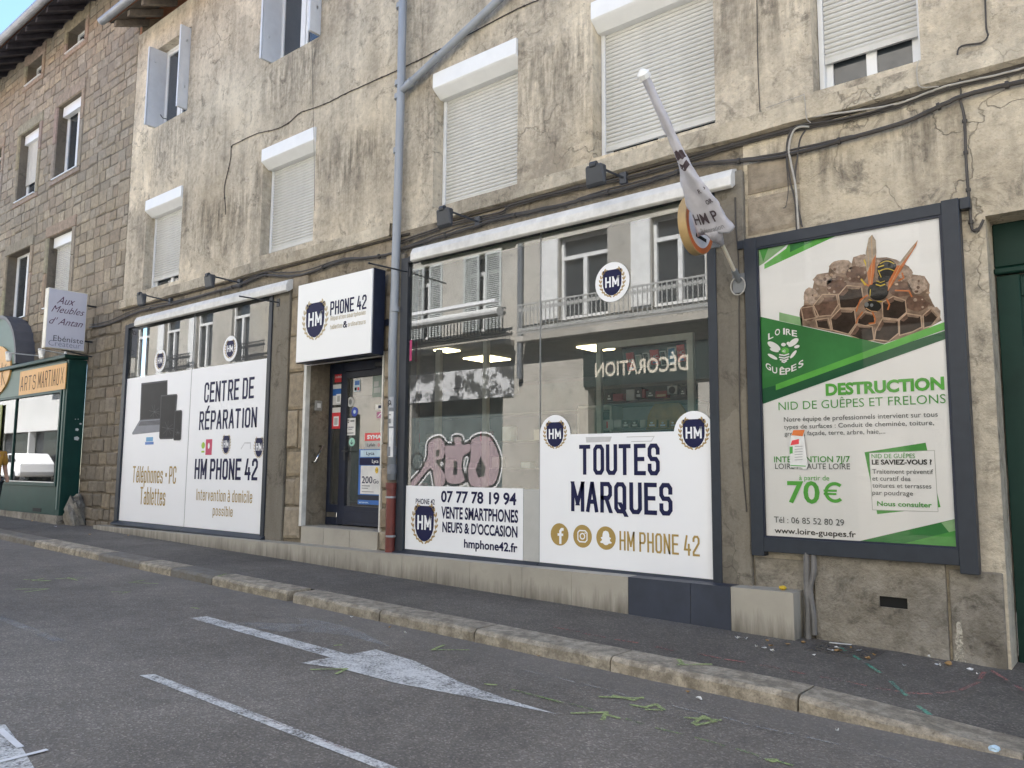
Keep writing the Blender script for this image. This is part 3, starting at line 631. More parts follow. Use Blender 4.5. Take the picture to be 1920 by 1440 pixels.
while x < X1:
    mb = MB(); mb.hexa([(x, -.56, EAVE - .11), (x + .1, -.56, EAVE - .11), (x + .1, .1, EAVE + .18), (x, .1, EAVE + .18)], [(x, -.56, EAVE + .01), (x + .1, -.56, EAVE + .01), (x + .1, .1, EAVE + .33), (x, .1, EAVE + .33)])
    mb.build("rafter", WOODR, house); x += .58
def gutter(xa, xb, y, z, r, par, name="gutter"):
    mb = MB(); n = 8
    pr = [(y + r * math.cos(R(180 + 180 * k / n)), z + r * math.sin(R(180 + 180 * k / n))) for k in range(n + 1)]; pi = [(y + (r - .012) * math.cos(R(360 - 180 * k / n)), z + (r - .012) * math.sin(R(360 - 180 * k / n))) for k in range(n + 1)]
    mb.prism_x(pr + pi, xa, xb)
    mb.prism_x([(y + r * math.cos(R(180 + 180 * k / n)), z + r * math.sin(R(180 + 180 * k / n))) for k in range(n + 1)], xa - .006, xa)
    return mb.build(name, ZINC, par)
gutter(X0 - .15, X1, -.69, EAVE + .06, .085, house)
# sill band with the dark strip beneath it
for a, b, zt in [(-15.98, -7.95, 4.76), (-7.05, 7., 4.80)]:
    mb = MB()
    n = int((b - a) / .5); rnd = random.Random(int(-a * 10)); pts = [(a + (b - a) * k / n, rnd.uniform(-.010, .010), rnd.uniform(-.012, .012)) for k in range(n + 1)]
    for p, q in zip(pts, pts[1:]):
        A = [(p[0], .0, zt + .015), (p[0], -.055 + p[1], zt + p[2] * .3), (p[0], -.06 + p[1], zt - .17 + p[2]), (p[0], 0, zt - .195)]
        B = [(q[0], .0, zt + .015), (q[0], -.055 + q[1], zt + q[2] * .3), (q[0], -.06 + q[1], zt - .17 + q[2]), (q[0], 0, zt - .195)]
        for i in range(3): mb.face([A[i], B[i], B[i + 1], A[i + 1]])
    mb.face([(a, .0, zt + .015), (a, -.055, zt), (a, -.06, zt - .17), (a, 0, zt - .195)])
    mb.build("sill_band", PLASTER2, house)
# brown black strip just below the band
for a, b, z in ((-15.9, -7.6, 4.545), (-7.1, X1, 4.575)): mb = MB(); mb.box(a, b, -.022, .0, z, z + .03); mb.build("dark_strip", pm("rough brown black strip", (.05, .043, .035), .9, var=.4, scale=7, bump=.4), house)

def shutter_window(par, a, b, c, d, gap, y=.2, name="window"):
    f = MB(); t = .05
    f.box(a + .005, a + t, y - .03, y + .05, c, d); f.box(b - t, b - .005, y - .03, y + .05, c, d); f.box(a + t, b - t, y - .03, y + .06, c, c + .045)
    m = (a + b) / 2; f.box(m - .045, m + .045, y + .03, y + .075, c + .045, d - .3)
    f.box(a + t, a + t + .06, y + .03, y + .07, c + .045, d - .3); f.box(b - t - .06, b - t, y + .03, y + .07, c + .045, d - .3)
    f.box(a + t, b - t, y + .03, y + .07, c + .045, c + .045 + .05)
    w_ = f.build(name, WPVC, par, bevel=.003)
    p = MB(); p.box(a + t, b - t, y + .05, y + .056, c + .05, d - .25); p.build("pane", PANE, w_)
    s = MB(); z = c + .045 + gap; top = d - .27; pit = .047
    s.box(a + t + .003, b - t - .003, y - .018, y + .012, z, z + .055); z += .058
    while z < top:
        s.prism_x([(y + .010, z), (y - .006, z + .003), (y - .014, z + pit * .35), (y - .012, z + pit * .72), (y - .002, z + pit * .93), (y + .010, z + pit)], a + t + .004, b - t - .004); z += pit
    s.build("roller_shutter", SLAT, w_)
    bx = MB(); bx.prism_x([(y + .04, d - .002), (-.035, d - .002), (-.04, d - .012), (-.04, d - .205), (-.02, d - .225), (.10, d - .315), (y + .04, d - .315)], a + .004, b - .004)
    bx.build("shutter_box", BOXW, w_, bevel=.003)
    return w_
for (nm, a, b, c, d), g in zip(FW, (.15, .05, .0, .075, .27, .0)): shutter_window(house, a, b, c, d, g)
# plaster-coloured reveal returns are part of the wall; windows with folding metal shutters above
def casement(par, a, b, c, d, y=.17, fold=True, frame=WPVC, pane=PANE, open_left=True):
    f = MB(); t = .06
    f.box(a, a + t, y, y + .06, c, d); f.box(b - t, b, y, y + .06, c, d); f.box(a + t, b - t, y, y + .06, d - t, d); f.box(a + t, b - t, y, y + .06, c, c + t); m = (a + b) / 2
    f.box(m - .05, m + .05, y - .01, y + .06, c + t, d - t)
    for q0, q1 in ((a + t, m - .05), (m + .05, b - t)):
        f.box(q0, q0 + .05, y + .01, y + .055, c + t, d - t); f.box(q1 - .05, q1, y + .01, y + .055, c + t, d - t); f.box(q0 + .05, q1 - .05, y + .01, y + .055, c + t, c + t + .07); f.box(q0 + .05, q1 - .05, y + .01, y + .055, d - t - .05, d - t)
    w_ = f.build("window", frame, par, bevel=.003)
    p = MB(); p.box(a + t, b - t, y + .035, y + .04, c + t, d - t); p.build("pane", pane, w_)
    if fold:
        for sx, xa in ((1, a), (-1, b)):
            s = MB()
            for k in range(3):
                x = xa + sx * (.012 + .018 * k); s.box(x, x + sx * .014, -.19 + .012 * k, .16, c + .02, d - .04)
            s.box(xa + sx * .01, xa + sx * .06, -.195, -.188, c + .02, d - .04)
            for q in (.25, .8): s.box(xa + sx * .012, xa + sx * .075, -.08, -.05, c + (d - c) * q, c + (d - c) * q + .05)
            s.build("folding_shutter", SHUT, w_, bevel=.002)
    return w_
for a, b, c, d in SW: casement(house, a, b, c, d)
for px, py in ((283, 237), (310, 222)):
    x, z = at(px, py, -.05); mb = MB(); mb.tube([(x, 0, z), (x, -.1, z - .01), (x - .02, -.14, z + .05)], .008, 6)
    mb.build("shutter_stay", DARKM, house)
def stain_mat():
    s = N("rain streak stain"); tc = s.n("ShaderNodeTexCoord"); sp = s.n("ShaderNodeSeparateXYZ"); s.l(tc.outputs["Generated"], sp.inputs[0])
    f = s.noise(1.5, 6, .7, s.map((7, 7, .8))); g = s.noise(14, 4)
    e = s.math('MULTIPLY', s.math('SUBTRACT', 1., s.math('POWER', s.math('ABSOLUTE', s.math('SUBTRACT', s.math('MULTIPLY', sp.outputs[0], 2.), 1.)), 3.)), s.math('MULTIPLY', s.math('POWER', sp.outputs[2], 1.3), s.math('SUBTRACT', 1.35, s.math('MULTIPLY', s.math('POWER', sp.outputs[2], 5.), 1.35))))
    a = s.math('MULTIPLY', s.math('MULTIPLY', s.ramp(s.math('ADD', s.math('MULTIPLY', f, .8), s.math('MULTIPLY', g, .2)), [(.44, 0.), (.62, 1.)]), e), .75)
    s.col((.13, .112, .088)); s.rough(.95); tr = s.n("ShaderNodeBsdfTransparent"); mx = s.n("ShaderNodeMixShader"); s.l(a, mx.inputs[0]); s.l(tr.outputs[0], mx.inputs[1]); s.l(s.b.outputs[0], mx.inputs[2]); s.l(mx.outputs[0], s.out.inputs[0]); return s.m
STAIN = stain_mat()
def stain(x0, x1, z0, z1, y=-.004): m_ = MB(); m_.face([(x0, y, z0), (x1, y, z0), (x1, y, z1), (x0, y, z1)]); m_.build("rain_stain", STAIN, house, recalc=False)
for a, b, c, d in SW: stain(a - .25, b + .25, c - 1.4, c + .04)
for _, a, b, c, d in FW: stain(a - .22, a + .0, c - .03, d + .1); stain(b + .0, b + .2, c, d + .05)
stain(-13.6, -11.3, 4.8, 6.2); stain(-9.6, -8., 4.8, 6.4); stain(-5.7, -4.75, 4.8, 6.5); stain(-3.2, -2.3, 4.9, 6.6); stain(xs_ - .12, xs_ + .35, 4.85, 9.8) if (xs_ := -7.62) else None
for a, b in ((-2.9, -2.45), (-2.4, -1.9), (-1.8, -1.1)): stain(a, b, 3.65, 4.60, -.003)
# big stone blocks: between first display and the door, door jamb, left strip, above poster
for a in ((-10.18, -9.76, .42, 4.38, .004, [], (.28, .62), (.22, .5), (.02, .05), .014, 5), (-8.03, -7.87, .42, 4.38, .004, [], (.2, .42), (.15, .17), (.02, .06), .012, 8), (-2.96, -2.44, 3.66, 4.38, .004, [], (.34, .4), (.5, .55), (.012, .03), .012, 12)):
    mb = MB(); stones(mb, *a); mb.build("stone_quoin", BIGSTONE, house)
# concrete pillars and door surround
for a, b, y in ((-10.62, -10.19, -.05), (-7.86, -7.64, -.06), (-3.26, -2.97, -.06)):
    mb = MB(); mb.box(a, b, y, .004, .38, 4.30); mb.build("concrete_pillar", CONC, house, bevel=.01)
mb = MB(); mb.box(-10.20, -9.72, -.01, .02, 3.02, 3.12); mb.box(-8.05, -7.86, -.07, .02, 3.36, 3.44); mb.build("steel_lintel", NAVYD, house)
# tiled plinth and door step
mb = MB(); TX = [-16.05, -14.6, -13.13, -11.7, -10.23, -9.45, -8.66, -8.0, -7.35, -6.75, -6.22, -5.46, -4.81, -4.14, -3.48, -3.09, -2.53]
def pt(x): return .355 + (x + 16.05) / 13.5 * .095
for k, (a, b) in enumerate(zip(TX, TX[1:])):
    g = .0025; yf = -.25
    m = 1 if k in (13, 14) else 0
    A = [(a + g, yf, gz(a) - .1), (a + g, .3, gz(a) - .1), (a + g, .3, pt(a)), (a + g, yf, pt(a))]; B = [(b - g, yf, gz(b) - .1), (b - g, .3, gz(b) - .1), (b - g, .3, pt(b)), (b - g, yf, pt(b))]
    mb.hexa(A, B, m)
pl = mb.build("plinth", [TILE, TILED], house)
mb = MB(); mb.box(-16.04, -2.54, -.243, .28, -.2, .34); mb.build("plinth_joint", pm("dark joint", (.12, .11, .09), .9), house)
mb = MB()
for a, b in ((-9.72, -9.2), (-9.195, -8.63), (-8.625, -8.06)): mb.box(a, b, -.035, .4, .35, .635)
mb.box(-9.72, -8.06, -.03, .4, .635, .645); mb.build("door_step", TILE, house, bevel=.003)
# ================================================================== STONE HOUSE ON THE LEFT
stone = thing("stone_townhouse", (-20, 0, 0), "brown sandstone block townhouse at the left with deep narrow windows", "house")
LW = [(-19.74, -18.72, 11.25, 11.83), (-22.3, -21.26, 11.25, 11.83), (-22.4, -21.1, 8.15, 9.96), (-20.0, -18.65, 8.2, 10.02), (-22.65, -21.1, 5.06, 6.82), (-20.0, -18.65, 5.1, 6.81), (-25.0, -23.7, 5.1, 6.8), (-25, -23.7, 8.2, 10)]
mb = MB(); wall_holes(mb, -34, X0, -.4, 12.16, .012, [(a, b, c, d, .42) for a, b, c, d in LW] + [(-26, -17.45, .2, 3.7, .3)]); mb.build("wall", MORT, stone)
mb = MB(); ex = [(a - .17, b + .17, c - .12, d + .28) for a, b, c, d in LW] + [(-26, -17.40, .0, 3.72)]
stones(mb, -30, X0 - .02, 4.6, 12.14, .012, ex, (.17, .29), (.2, .48), (.008, .022), .012, 3)
mb.build("stone_facing", STONE, stone); mb = MB()
stones(mb, -30, -15.60, .15, 4.6, .012, ex, (.2, .34), (.2, .5), (.015, .045), .016, 9)
mb.build("stone_facing", STONE2, stone)
SURT = (1.0, .99, .97)
def slab(x0, x1, z0, z1, y1, t):
    mb = SMB; e = .012; fr = [(x0 + e, y1, z0 + e), (x1 - e, y1, z0 + e), (x1 - e, y1, z1 - e), (x0 + e, y1, z1 - e)]; bk = [(x0, .012, z0), (x1, .012, z0), (x1, .012, z1), (x0, .012, z1)]
    mb.face(fr, 0, t)
    for i in range(4): n = (i + 1) % 4; mb.face([bk[i], bk[n], fr[n], fr[i]], 0, t)
rnd = random.Random(6)
for a, b, c, d in LW:
    q = lambda: tuple(v * rnd.uniform(.85, 1.05) for v in SURT)
    SMB = MB(); slab(a - .17, b + .17, d, d + .27, -.022, q()); slab(a - .17, a, c, (c + d) / 2, -.022, q()); slab(a - .17, a, (c + d) / 2, d, -.024, q()); slab(b, b + .17, c, (c + d) / 2 + .2, -.022, q()); slab(b, b + .17, (c + d) / 2 + .2, d, -.024, q()); slab(a - .17, b + .17, c - .12, c, -.025, q())
    SMB.build("window_surround", BIGSTONE, stone)
def deep_window(par, a, b, c, d, kind):
    y = .22; f = MB(); t = .055
    f.box(a, a + t, y, y + .06, c, d); f.box(b - t, b, y, y + .06, c, d); f.box(a + t, b - t, y, y + .06, c, c + .05); f.box(a + t, b - t, y, y + .06, d - t, d)
    if kind != 'attic':
        m = (a + b) / 2; f.box(m - .05, m + .05, y - .01, y + .06, c + .05, d - t); f.box(a + t, a + t + .05, y + .01, y + .05, c + .05, d - t); f.box(b - t - .05, b - t, y + .01, y + .05, c + .05, d - t)
    f.box(a - .01, b + .01, -.05, y, c - .005, c + .018)
    w_ = f.build("window", WPVC, par); p = MB(); p.box(a + t, b - t, y + .03, y + .035, c + .05, d - t); p.build("pane", PANE, w_)
    if kind in ('half', 'full', 'box'):
        bx = MB(); bx.box(a + .03, b - .03, y - .12, y - .005, d - .24, d - .003); bx.build("shutter_box", BOXW, w_)
    if kind in ('half', 'full'):
        s = MB(); z = c + (.02 if kind == 'full' else .5); 
        while z < d - .25: s.prism_x([(y - .01, z), (y - .03, z + .005), (y - .04, z + .02), (y - .03, z + .043), (y - .01, z + .047)], a + .035, b - .035); z += .047
        s.build("roller_shutter", SLAT, w_)
for (a, b, c, d), k in zip(LW, ('attic', 'attic', 'half', 'box', 'plain', 'full', 'plain', 'plain')): deep_window(stone, a, b, c, d, k)
mb = MB(); mb.hexa([(-34, -.85, 11.76), (X0 + .12, -.85, 11.76), (X0 + .12, 5, 14.8), (-34, 5, 14.8)], [(-34, -.85, 11.9), (X0 + .12, -.85, 11.9), (X0 + .12, 5, 14.95), (-34, 5, 14.95)])
mb.hexa([(-34, 5.01, 14.8), (X0 + .12, 5.01, 14.8), (X0 + .12, 10.5, 12), (-34, 10.5, 12)], [(-34, 5.01, 14.95), (X0 + .12, 5.01, 14.95), (X0 + .12, 10.5, 12.14), (-34, 10.5, 12.14)])
mb.build("roof", CLAYT, stone)
mb = MB(); mb.hexa([(-34, -.8, 11.73), (X0 + .1, -.8, 11.73), (X0 + .1, .05, 12.2), (-34, .05, 12.2)], [(-34, -.8, 11.752), (X0 + .1, -.8, 11.752), (X0 + .1, .05, 12.222), (-34, .05, 12.222)]); mb.build("soffit", WOODD, stone)
x = -33.8
while x < X0:
    mb = MB(); mb.hexa([(x, -.78, 11.63), (x + .11, -.78, 11.63), (x + .11, .1, 12.10), (x, .1, 12.10)], [(x, -.78, 11.74), (x + .11, -.78, 11.74), (x + .11, .1, 12.22), (x, .1, 12.22)]); mb.build("rafter", WOODD, stone); x += .62
gutter(-34, X0 + .12, -.92, 11.80, .10, stone)
mb = MB(); mb.face([(X0 + .1, .012, 10.0), (X0 + .1, 10, 10.0), (X0 + .1, 10, 12.2), (X0 + .1, 5, 14.8), (X0 + .1, .012, 12.16)]); mb.build("gable_wall", GRIME, stone)
# broken stone at the foot of the wall
rnd = random.Random(2); bmx = bmesh.new(); bmesh.ops.create_icosphere(bmx, subdivisions=3, radius=1)
for v in bmx.verts:
    q = 1 + .18 * math.sin(v.co.x * 5 + v.co.z * 3) + .12 * math.sin(v.co.y * 7 + v.co.z * 6) + rnd.uniform(-.04, .04); v.co = Vector((v.co.x * .22 * q, v.co.y * .18 * q, v.co.z * .36 * q - (.0 if v.co.z > 0 else 0)))
me = bpy.data.meshes.new("guard_stone"); bmx.to_mesh(me); bmx.free(); me.materials.append(BASEP)
bx, bz = -17.15, gz(-17.1); o = bpy.data.objects.new("guard_stone", me); COL.objects.link(o); o.location = (bx, -.16, bz + .2); ORI[o.name] = o.location.copy()
tag(o, "rough weathered guard stone at the foot of the wall beside the green shop", "stone")

# ------------------------------------------------------------------ green martial arts shopfront
YF = -.36; gs = thing("green_shopfront", (-19, YF, gz(-19)), "bottle green wooden shopfront with an orange fascia board and large window", "shopfront")
GX1 = -17.42; GZT = 3.74
w0, w1, wz0, wz1 = at(-40, 800, YF)[0], at(111, 800, YF)[0], 1.14, 3.0
mb = MB()
mb.box(w1 + .04, GX1, YF, .0, .48, GZT - .06); mb.box(-26, w1 + .04, YF, 0., .48, wz0 - .03)
mb.build("side_pilaster", GREEN, gs, bevel=.006)
mb = MB(); mb.box(-26, GX1 - .10, YF - .012, YF - .003, wz1 + .06, GZT - .1); mb.box(w1 + .12, GX1 - .10, YF - .014, YF - .003, .6, wz1 + .06); mb.build("fascia", GREENL, gs)
mb = MB(); mb.box(-26, GX1 - .12, YF, .0, wz1 + .03, GZT - .06); mb.build("fascia_backing", GREEN, gs)
mb = MB(); mb.box(-26, GX1 + .03, YF - .10, 0., GZT - .05, GZT + .03); mb.build("cornice", GREEN, gs, bevel=.01)
mb = MB()
for a, b in ((w0 - .08, w0), (w1, w1 + .07)): mb.box(a, b, YF - .03, YF + .08, wz0 - .08, wz1 + .06)
mb.box(w0, w1, YF - .03, YF + .08, wz0 - .08, wz0); mb.box(w0, w1, YF - .03, YF + .08, wz1, wz1 + .06)
xm = at(27, 800, YF)[0]; mb.box(xm - .02, xm + .02, YF - .01, YF + .04, wz0, wz1)
mb.build("window_frame", GREEN, gs, bevel=.004)
mb = MB(); mb.box(w0, w1, YF - .035, YF - .03, wz0 - .005, wz0 + .012); mb.build("sill_trim", WPVC, gs)
mb = MB(); mb.box(w0, w1, YF + .02, YF + .026, wz0, wz1); mb.build("pane", glass_mat("green shop window glass", 2.1, (.6, .62, .6), .02), gs)
mb = MB(); mb.box(w0, w1, YF + .3, YF + .32, wz0, wz1); mb.build("window_backing", pm("grey curtain", (.16, .155, .14), .8, var=.4, scale=5, streak=True), gs)
mb = MB(); mb.box(-26, GX1 - .01, YF - .03, -.01, gz(-22) - .2, .48)
mb.build("base", BASEP, gs)
a, b = at(62, 952, YF), at(77, 960, YF); mb = MB(); mb.box(a[0], b[0], YF - .006, YF + .01, b[1], a[1]); mb.build("vent", BLACK, gs)
yl = MB(); yl.box(w0 - .9, at(3, 800, YF)[0], YF - .02, YF - .005, .6, wz1 - .1); yl.build("olive_door", pm("olive yellow paint", (.24, .26, .05), .5), gs)
A = Art(X=GX1 + .002)
for q, s_ in (((815, 150), .5), ((845, 150), .5), ((870, 200), 1.0), ((832, 262), 1.6), ((828, 358), 2.3)):
    u, v = atX(q[0] / 5.76, 760 + q[1] / 5.76, GX1 + .002); u = min(u, -.04)
    A.poly([(u - .02 * s_, v - .012 * s_), (u + .012 * s_, v - .018 * s_), (u + .022 * s_, v + .006 * s_), (u + .004 * s_, v + .02 * s_), (u - .022 * s_, v + .012 * s_)], pm("torn white paper", (.6, .62, .62), .7), 1)
A.build("torn_paper", gs)
fb = MB(); b0, b1 = at(38, 710, YF - .02)[0], at(124, 705, YF - .02)[0]; fb.box(b0, b1, YF - .03, YF - .013, 3.06, 3.60)
sg = tag(fb.build("shop_board", ORANGE), "orange lettered board on the fascia of the green shopfront", "sign")
A = Art(Y=YF - .031); DKB = pm("dark brown ink", (.08, .05, .035), .6, spec=.12)
u0, u1 = b0 + .10, b1 - .10
A.stroke("ARTS", u0, u0 + (u1 - u0) * .36, 3.16, 3.46, DKB, .55, 1); A.stroke("MARTIAU", u0 + (u1 - u0) * .43, u0 + (u1 - u0) * .90, 3.17, 3.50, DKB, .55, 1)
A.line([(u1 - .14, 3.18), (u1, 3.52)], .02, DKB, 1); A.line([(u1 - .14, 3.52), (u1, 3.18)], .02, DKB, 1.3); A.build("lettering", sg)
# round orange sign under a grey arch
cx, cz_ = at(-12, 697, YF - .05); ra = at(19, 690, YF - .05)[0] - cx; rv = .62
rs = thing("arched_sign", (cx, YF, 3.0), "round orange sign with a K under a dark grey arch at the left edge", "sign")
mb = MB(); n = 28
prf = [(cx + ra * 1.0 * math.cos(R(k * 360 / n)), cz_ + rv * math.sin(R(k * 360 / n))) for k in range(n)]
mb.hexa([(x, YF - .05, z) for x, z in prf], [(x, YF - .012, z) for x, z in prf]); mb.build("board", ORANGE, rs)
mb = MB(); ar = ra * 1.28
for k in range(14):
    t, q = R(180 * k / 14), R(180 * (k + 1) / 14)
    mb.hexa([(cx + ar * math.cos(t), YF - .05, cz_ + .1 + ar * .92 * math.sin(t)), (cx + ar * math.cos(q), YF - .05, cz_ + .1 + ar * .92 * math.sin(q)), (cx + ar * .94 * math.cos(q), YF - .05, cz_ + .1 + ar * .86 * math.sin(q)), (cx + ar * .94 * math.cos(t), YF - .05, cz_ + .1 + ar * .86 * math.sin(t))],
            [(cx + ar * math.cos(t), .01, cz_ + .1 + ar * .92 * math.sin(t)), (cx + ar * math.cos(q), .01, cz_ + .1 + ar * .92 * math.sin(q)), (cx + ar * .94 * math.cos(q), .01, cz_ + .1 + ar * .86 * math.sin(q)), (cx + ar * .94 * math.cos(t), .01, cz_ + .1 + ar * .86 * math.sin(t))])
mb.build("arch_hood", pm("grey sheet metal", (.10, .10, .11), .5), rs)
mb = MB(); mb.hexa([(cx + ar * .95 * math.cos(R(k * 12)), YF - .006, cz_ + .1 + ar * .88 * math.sin(R(k * 12))) for k in range(16)], [(cx + ar * .95 * math.cos(R(k * 12)), YF + .02, cz_ + .1 + ar * .88 * math.sin(R(k * 12))) for k in range(16)]); mb.build("tympanum", GREENL, rs)
A = Art(Y=YF - .051); A.line([A.uv(4, 680), A.uv(3, 722)], .03, DKB); A.line([A.uv(12, 682), A.uv(4, 702), A.uv(10, 724)], .025, DKB, 1.4); A.build("lettering", rs)

# lamps above the green shop, small white floodlights on rods
def flood(name_label, base, headpx, Xk, side=1):
    pass
def rod_lamp(b, L, dz, label, head=True, name="spotlight", hm=DARKM, r=.013, group=None, dx=0., hs=1.):
    x, z = at(*b, -.05); t = thing(name, (x, -.02, z), label, "spotlight" if head else "rod", group)
    mb = MB(); mb.box(x - .04, x + .04, -.06, -.004, z - .07, z + .06); mb.build("bracket", hm, t, bevel=.006)
    mb = MB(); mb.tube([(x, -.05, z), (x + dx, -L, z + dz)], r, 8); mb.build("arm", hm, t)
    if head:
        hx_, hz = x + dx, z + dz; mb = MB(); s = hs
        mb.hexa([(hx_ - .10 * s, -L - .02 * s, hz + .0), (hx_ + .10 * s, -L - .02 * s, hz + .0), (hx_ + .10 * s, -L + .09 * s, hz + .01 * s), (hx_ - .10 * s, -L + .09 * s, hz + .01 * s)],
                [(hx_ - .12 * s, -L + .02 * s, hz - .20 * s), (hx_ + .12 * s, -L + .02 * s, hz - .20 * s), (hx_ + .11 * s, -L + .07 * s, hz - .22 * s), (hx_ - .11 * s, -L + .07 * s, hz - .22 * s)])
        mb.build("lamp_head", hm, t, bevel=.018 * s)
        mb = MB(); mb.tube([(hx_ - .035, -L, hz), (hx_ + .035, -L, hz)], .035 * s, 10); mb.build("knuckle", hm, t)
    return t
HMG = pm("dark grey lamp paint", (.045, .05, .06), .5)
rod_lamp((895, 415), .65, .0, "dark spotlight on a rod at the left end above the large phone shop window", hm=HMG, group="dark spotlights over the shop windows")
rod_lamp((1168, 333), .60, -.03, "dark spotlight on a rod below the big shuttered window behind the flag", hm=HMG, group="dark spotlights over the shop windows")
rod_lamp((448, 530), .60, .02, "dark spotlight above the right half of the repair centre window", hm=HMG, group="dark spotlights over the shop windows")
rod_lamp((318, 565), .60, .04, "dark spotlight above the left half of the repair centre window", hm=HMG, group="dark spotlights over the shop windows")
rod_lamp((765, 510), .72, -.02, "bare dark rod sticking out over the white box sign beside the drainpipe", False, "lamp_rod", hm=HMG, r=.011)
rod_lamp((522, 567), .72, -.02, "bare dark rod sticking out at the right end of the repair centre window", False, "lamp_rod", hm=HMG, r=.011)
WL = pm("white lamp enamel", (.62, .63, .62), .4)
rod_lamp((78, 668), .75, .0, "white floodlight on a rod in front of the orange round sign", hm=WL, name="floodlight", r=.014, hs=.9, group="white floodlights over the green shop")
rod_lamp((122, 664), .55, .04, "white floodlight below the grey projecting sign", hm=WL, name="floodlight", r=.014, hs=.9, group="white floodlights over the green shop")

# projecting light box "Aux Meubles d'Antan"
XS_ = at(165, 551, -.2)[0]; y0, y1, z0, z1 = -.95, -.20, 3.82, 5.035
ps = thing("projecting_sign", (XS_, -.2, 3.8), "grey projecting light box with slanted purple script for an antique furniture shop", "sign")
mb = MB(); mb.box(XS_ - .16, XS_, y0, y1, z0, z1); mb.build("case", pm("cream sign case", (.70, .67, .58), .45), ps, bevel=.008)
mb = MB(); mb.box(XS_ + .0005, XS_ + .006, y0 + .015, y1 - .015, z0 + .015, z1 - .015); mb.build("face", pm("pale lilac acrylic", (.58, .58, .66), .35, var=.03), ps)
mb = MB(); mb.tube([(XS_ - .08, -.2, 4.8), (XS_ - .08, .02, 4.8)], .02); mb.tube([(XS_ - .08, -.2, 4.05), (XS_ - .08, .02, 4.05)], .02); mb.tube([(XS_ - .08, -.6, 3.82), (XS_ - .08, .02, 3.74)], .015); mb.build("bracket", DARKM, ps)
A = Art(X=XS_ + .0065); PUR = pm("plum ink", (.09, .025, .07), .5, spec=.12)
def sx(x, y): return (x / 5.142, 520 + y / 5.142)
A.ptext("Aux", sx(545, 278), sx(725, 250), sx(545, 205), PUR, -.004, 1, .5); A.ptext("Meubles", sx(490, 375), sx(815, 330), sx(490, 310), PUR, -.004, 1, .5); A.ptext("d' Antan", sx(468, 490), sx(800, 440), sx(468, 425), PUR, -.004, 1, .5)
A.ptext("Ebéniste", sx(512, 612), sx(800, 640), sx(512, 560), pm("slate ink", (.06, .06, .08), .5), 0, 1); A.ptext("Créateur", sx(465, 658), sx(775, 685), sx(465, 605), pm("faded slate ink", (.22, .24, .32), .5), -.006, 1.6); A.build("lettering", ps)

# ================================================================== SHOP WINDOWS
GY = -.03
def shop_window(nm, o, label, mull, gtop):
    t = thing(nm, (o[0], 0, o[2]), label, "shop window")
    a, b, c, d = o; f = MB()
    f.box(a - .06, a + .075, -.075, .12, c + .0, d); f.box(b - .06, b + .03, -.075, .12, c, d); f.box(a + .075, b - .06, -.075, .12, d - .075, d + .01)
    f.build("frame", NAVY, t, bevel=.005)
    s = MB(); s.prism_x([(-.13, c + .0), (.10, c + .0), (.10, c + .08), (-.035, c + .08), (-.13, c + .03)], a - .07, mull - .003); s.prism_x([(-.13, c + .0), (.10, c + .0), (.10, c + .08), (-.035, c + .08), (-.13, c + .03)], mull + .003, b + .05); s.build("sill", NAVY, t, bevel=.004)
    l = MB(); e0, e1 = gtop; l.prism_x([(0, 4.34), (-.12, 4.30), (-.16, 4.225), (-.16, 4.135), (-.12, 4.115), (0, 4.20)], e0, e1); l.build("lintel_beam", LINTEL, t, bevel=.006)
    for q0, q1 in ((a + .075, mull - .004), (mull + .004, b - .06)):
        g = MB(); g.face([(q0, GY, c + .07), (q1, GY, c + .07), (q1, GY, d - .075), (q0, GY, d - .075)]); g.build("pane", GLASS, t, recalc=False)
    j = MB(); j.box(mull - .006, mull + .006, GY - .006, GY + .012, c + .08, d - .075); j.build("glass_joint", pm("grey silicone", (.22, .23, .23), .4), t)
    return t
sw1 = shop_window("shop_window", SHOP1, "repair centre shop window covered by tall white panels left of the door", -13.03, (-15.05, -10.14))
sw2 = shop_window("shop_window", SHOP2, "large phone shop window with dark glass between drainpipe and poster", -5.39, (-7.42, -3.04))
mb = MB(); mb.box(SHOP2[0] + .08, SHOP2[1] - .06, .03, .06, 4.07, 4.145); mb.build("blind_rail", pm("cream blind rail", (.80, .74, .64), .5), sw2)
# window-covering panels
PY = GY - .004
def panel(nm, px, label, mt=WHITE, group=None, cat="window panel"):
    u0, u1, v0, v1 = px; mb = MB(); mb.box(u0, u1, PY - .003, PY, v0, v1)
    return tag(mb.build(nm, mt), label, cat, group)
p1 = panel("window_panel", (-15.46, -13.04, .465, 3.16), "white window panel with pictures of a laptop, tablet and phone")
p2 = panel("window_panel", (-13.02, -10.69, .465, 3.16), "tall white window panel reading CENTRE DE RÉPARATION")
p3 = panel("window_panel", (-7.53, -5.62, .465, 1.255), "low white window panel with a telephone number and smartphone sales text")
p4 = panel("window_panel", (-5.385, -3.325, .465, 1.845), "large white window panel reading TOUTES MARQUES")
panel("frosted_panel", (-5.615, -5.395, .465, 1.25), "narrow bare grey panel between the two white window panels", PALEG)
AY = PY - .0035
def c3(x, y): return (210 + x / 2.572, 500 + y / 2.572)
def c7(x, y): return (740 + x / 2.322, 480 + y / 2.322)
A = Art(Y=AY)
A.pstroke("CENTRE DE", c3(447, 650), c3(681, 628), c3(449, 566), NAVYINK, 1.05); A.pstroke("RÉPARATION", c3(423, 782), c3(694, 768), c3(427, 704), NAVYINK, 1.05); A.pstroke("HM PHONE 42", c3(401, 1017), c3(697, 1023), c3(403, 934), NAVYINK, 1.15)
A.pstroke("Intervention à domicile", c3(408, 1123), c3(674, 1138), c3(408, 1073), GOLD, .72); A.pstroke("possible", c3(487, 1198), c3(580, 1203), c3(487, 1155), GOLD, .72); A.build("lettering", p2)
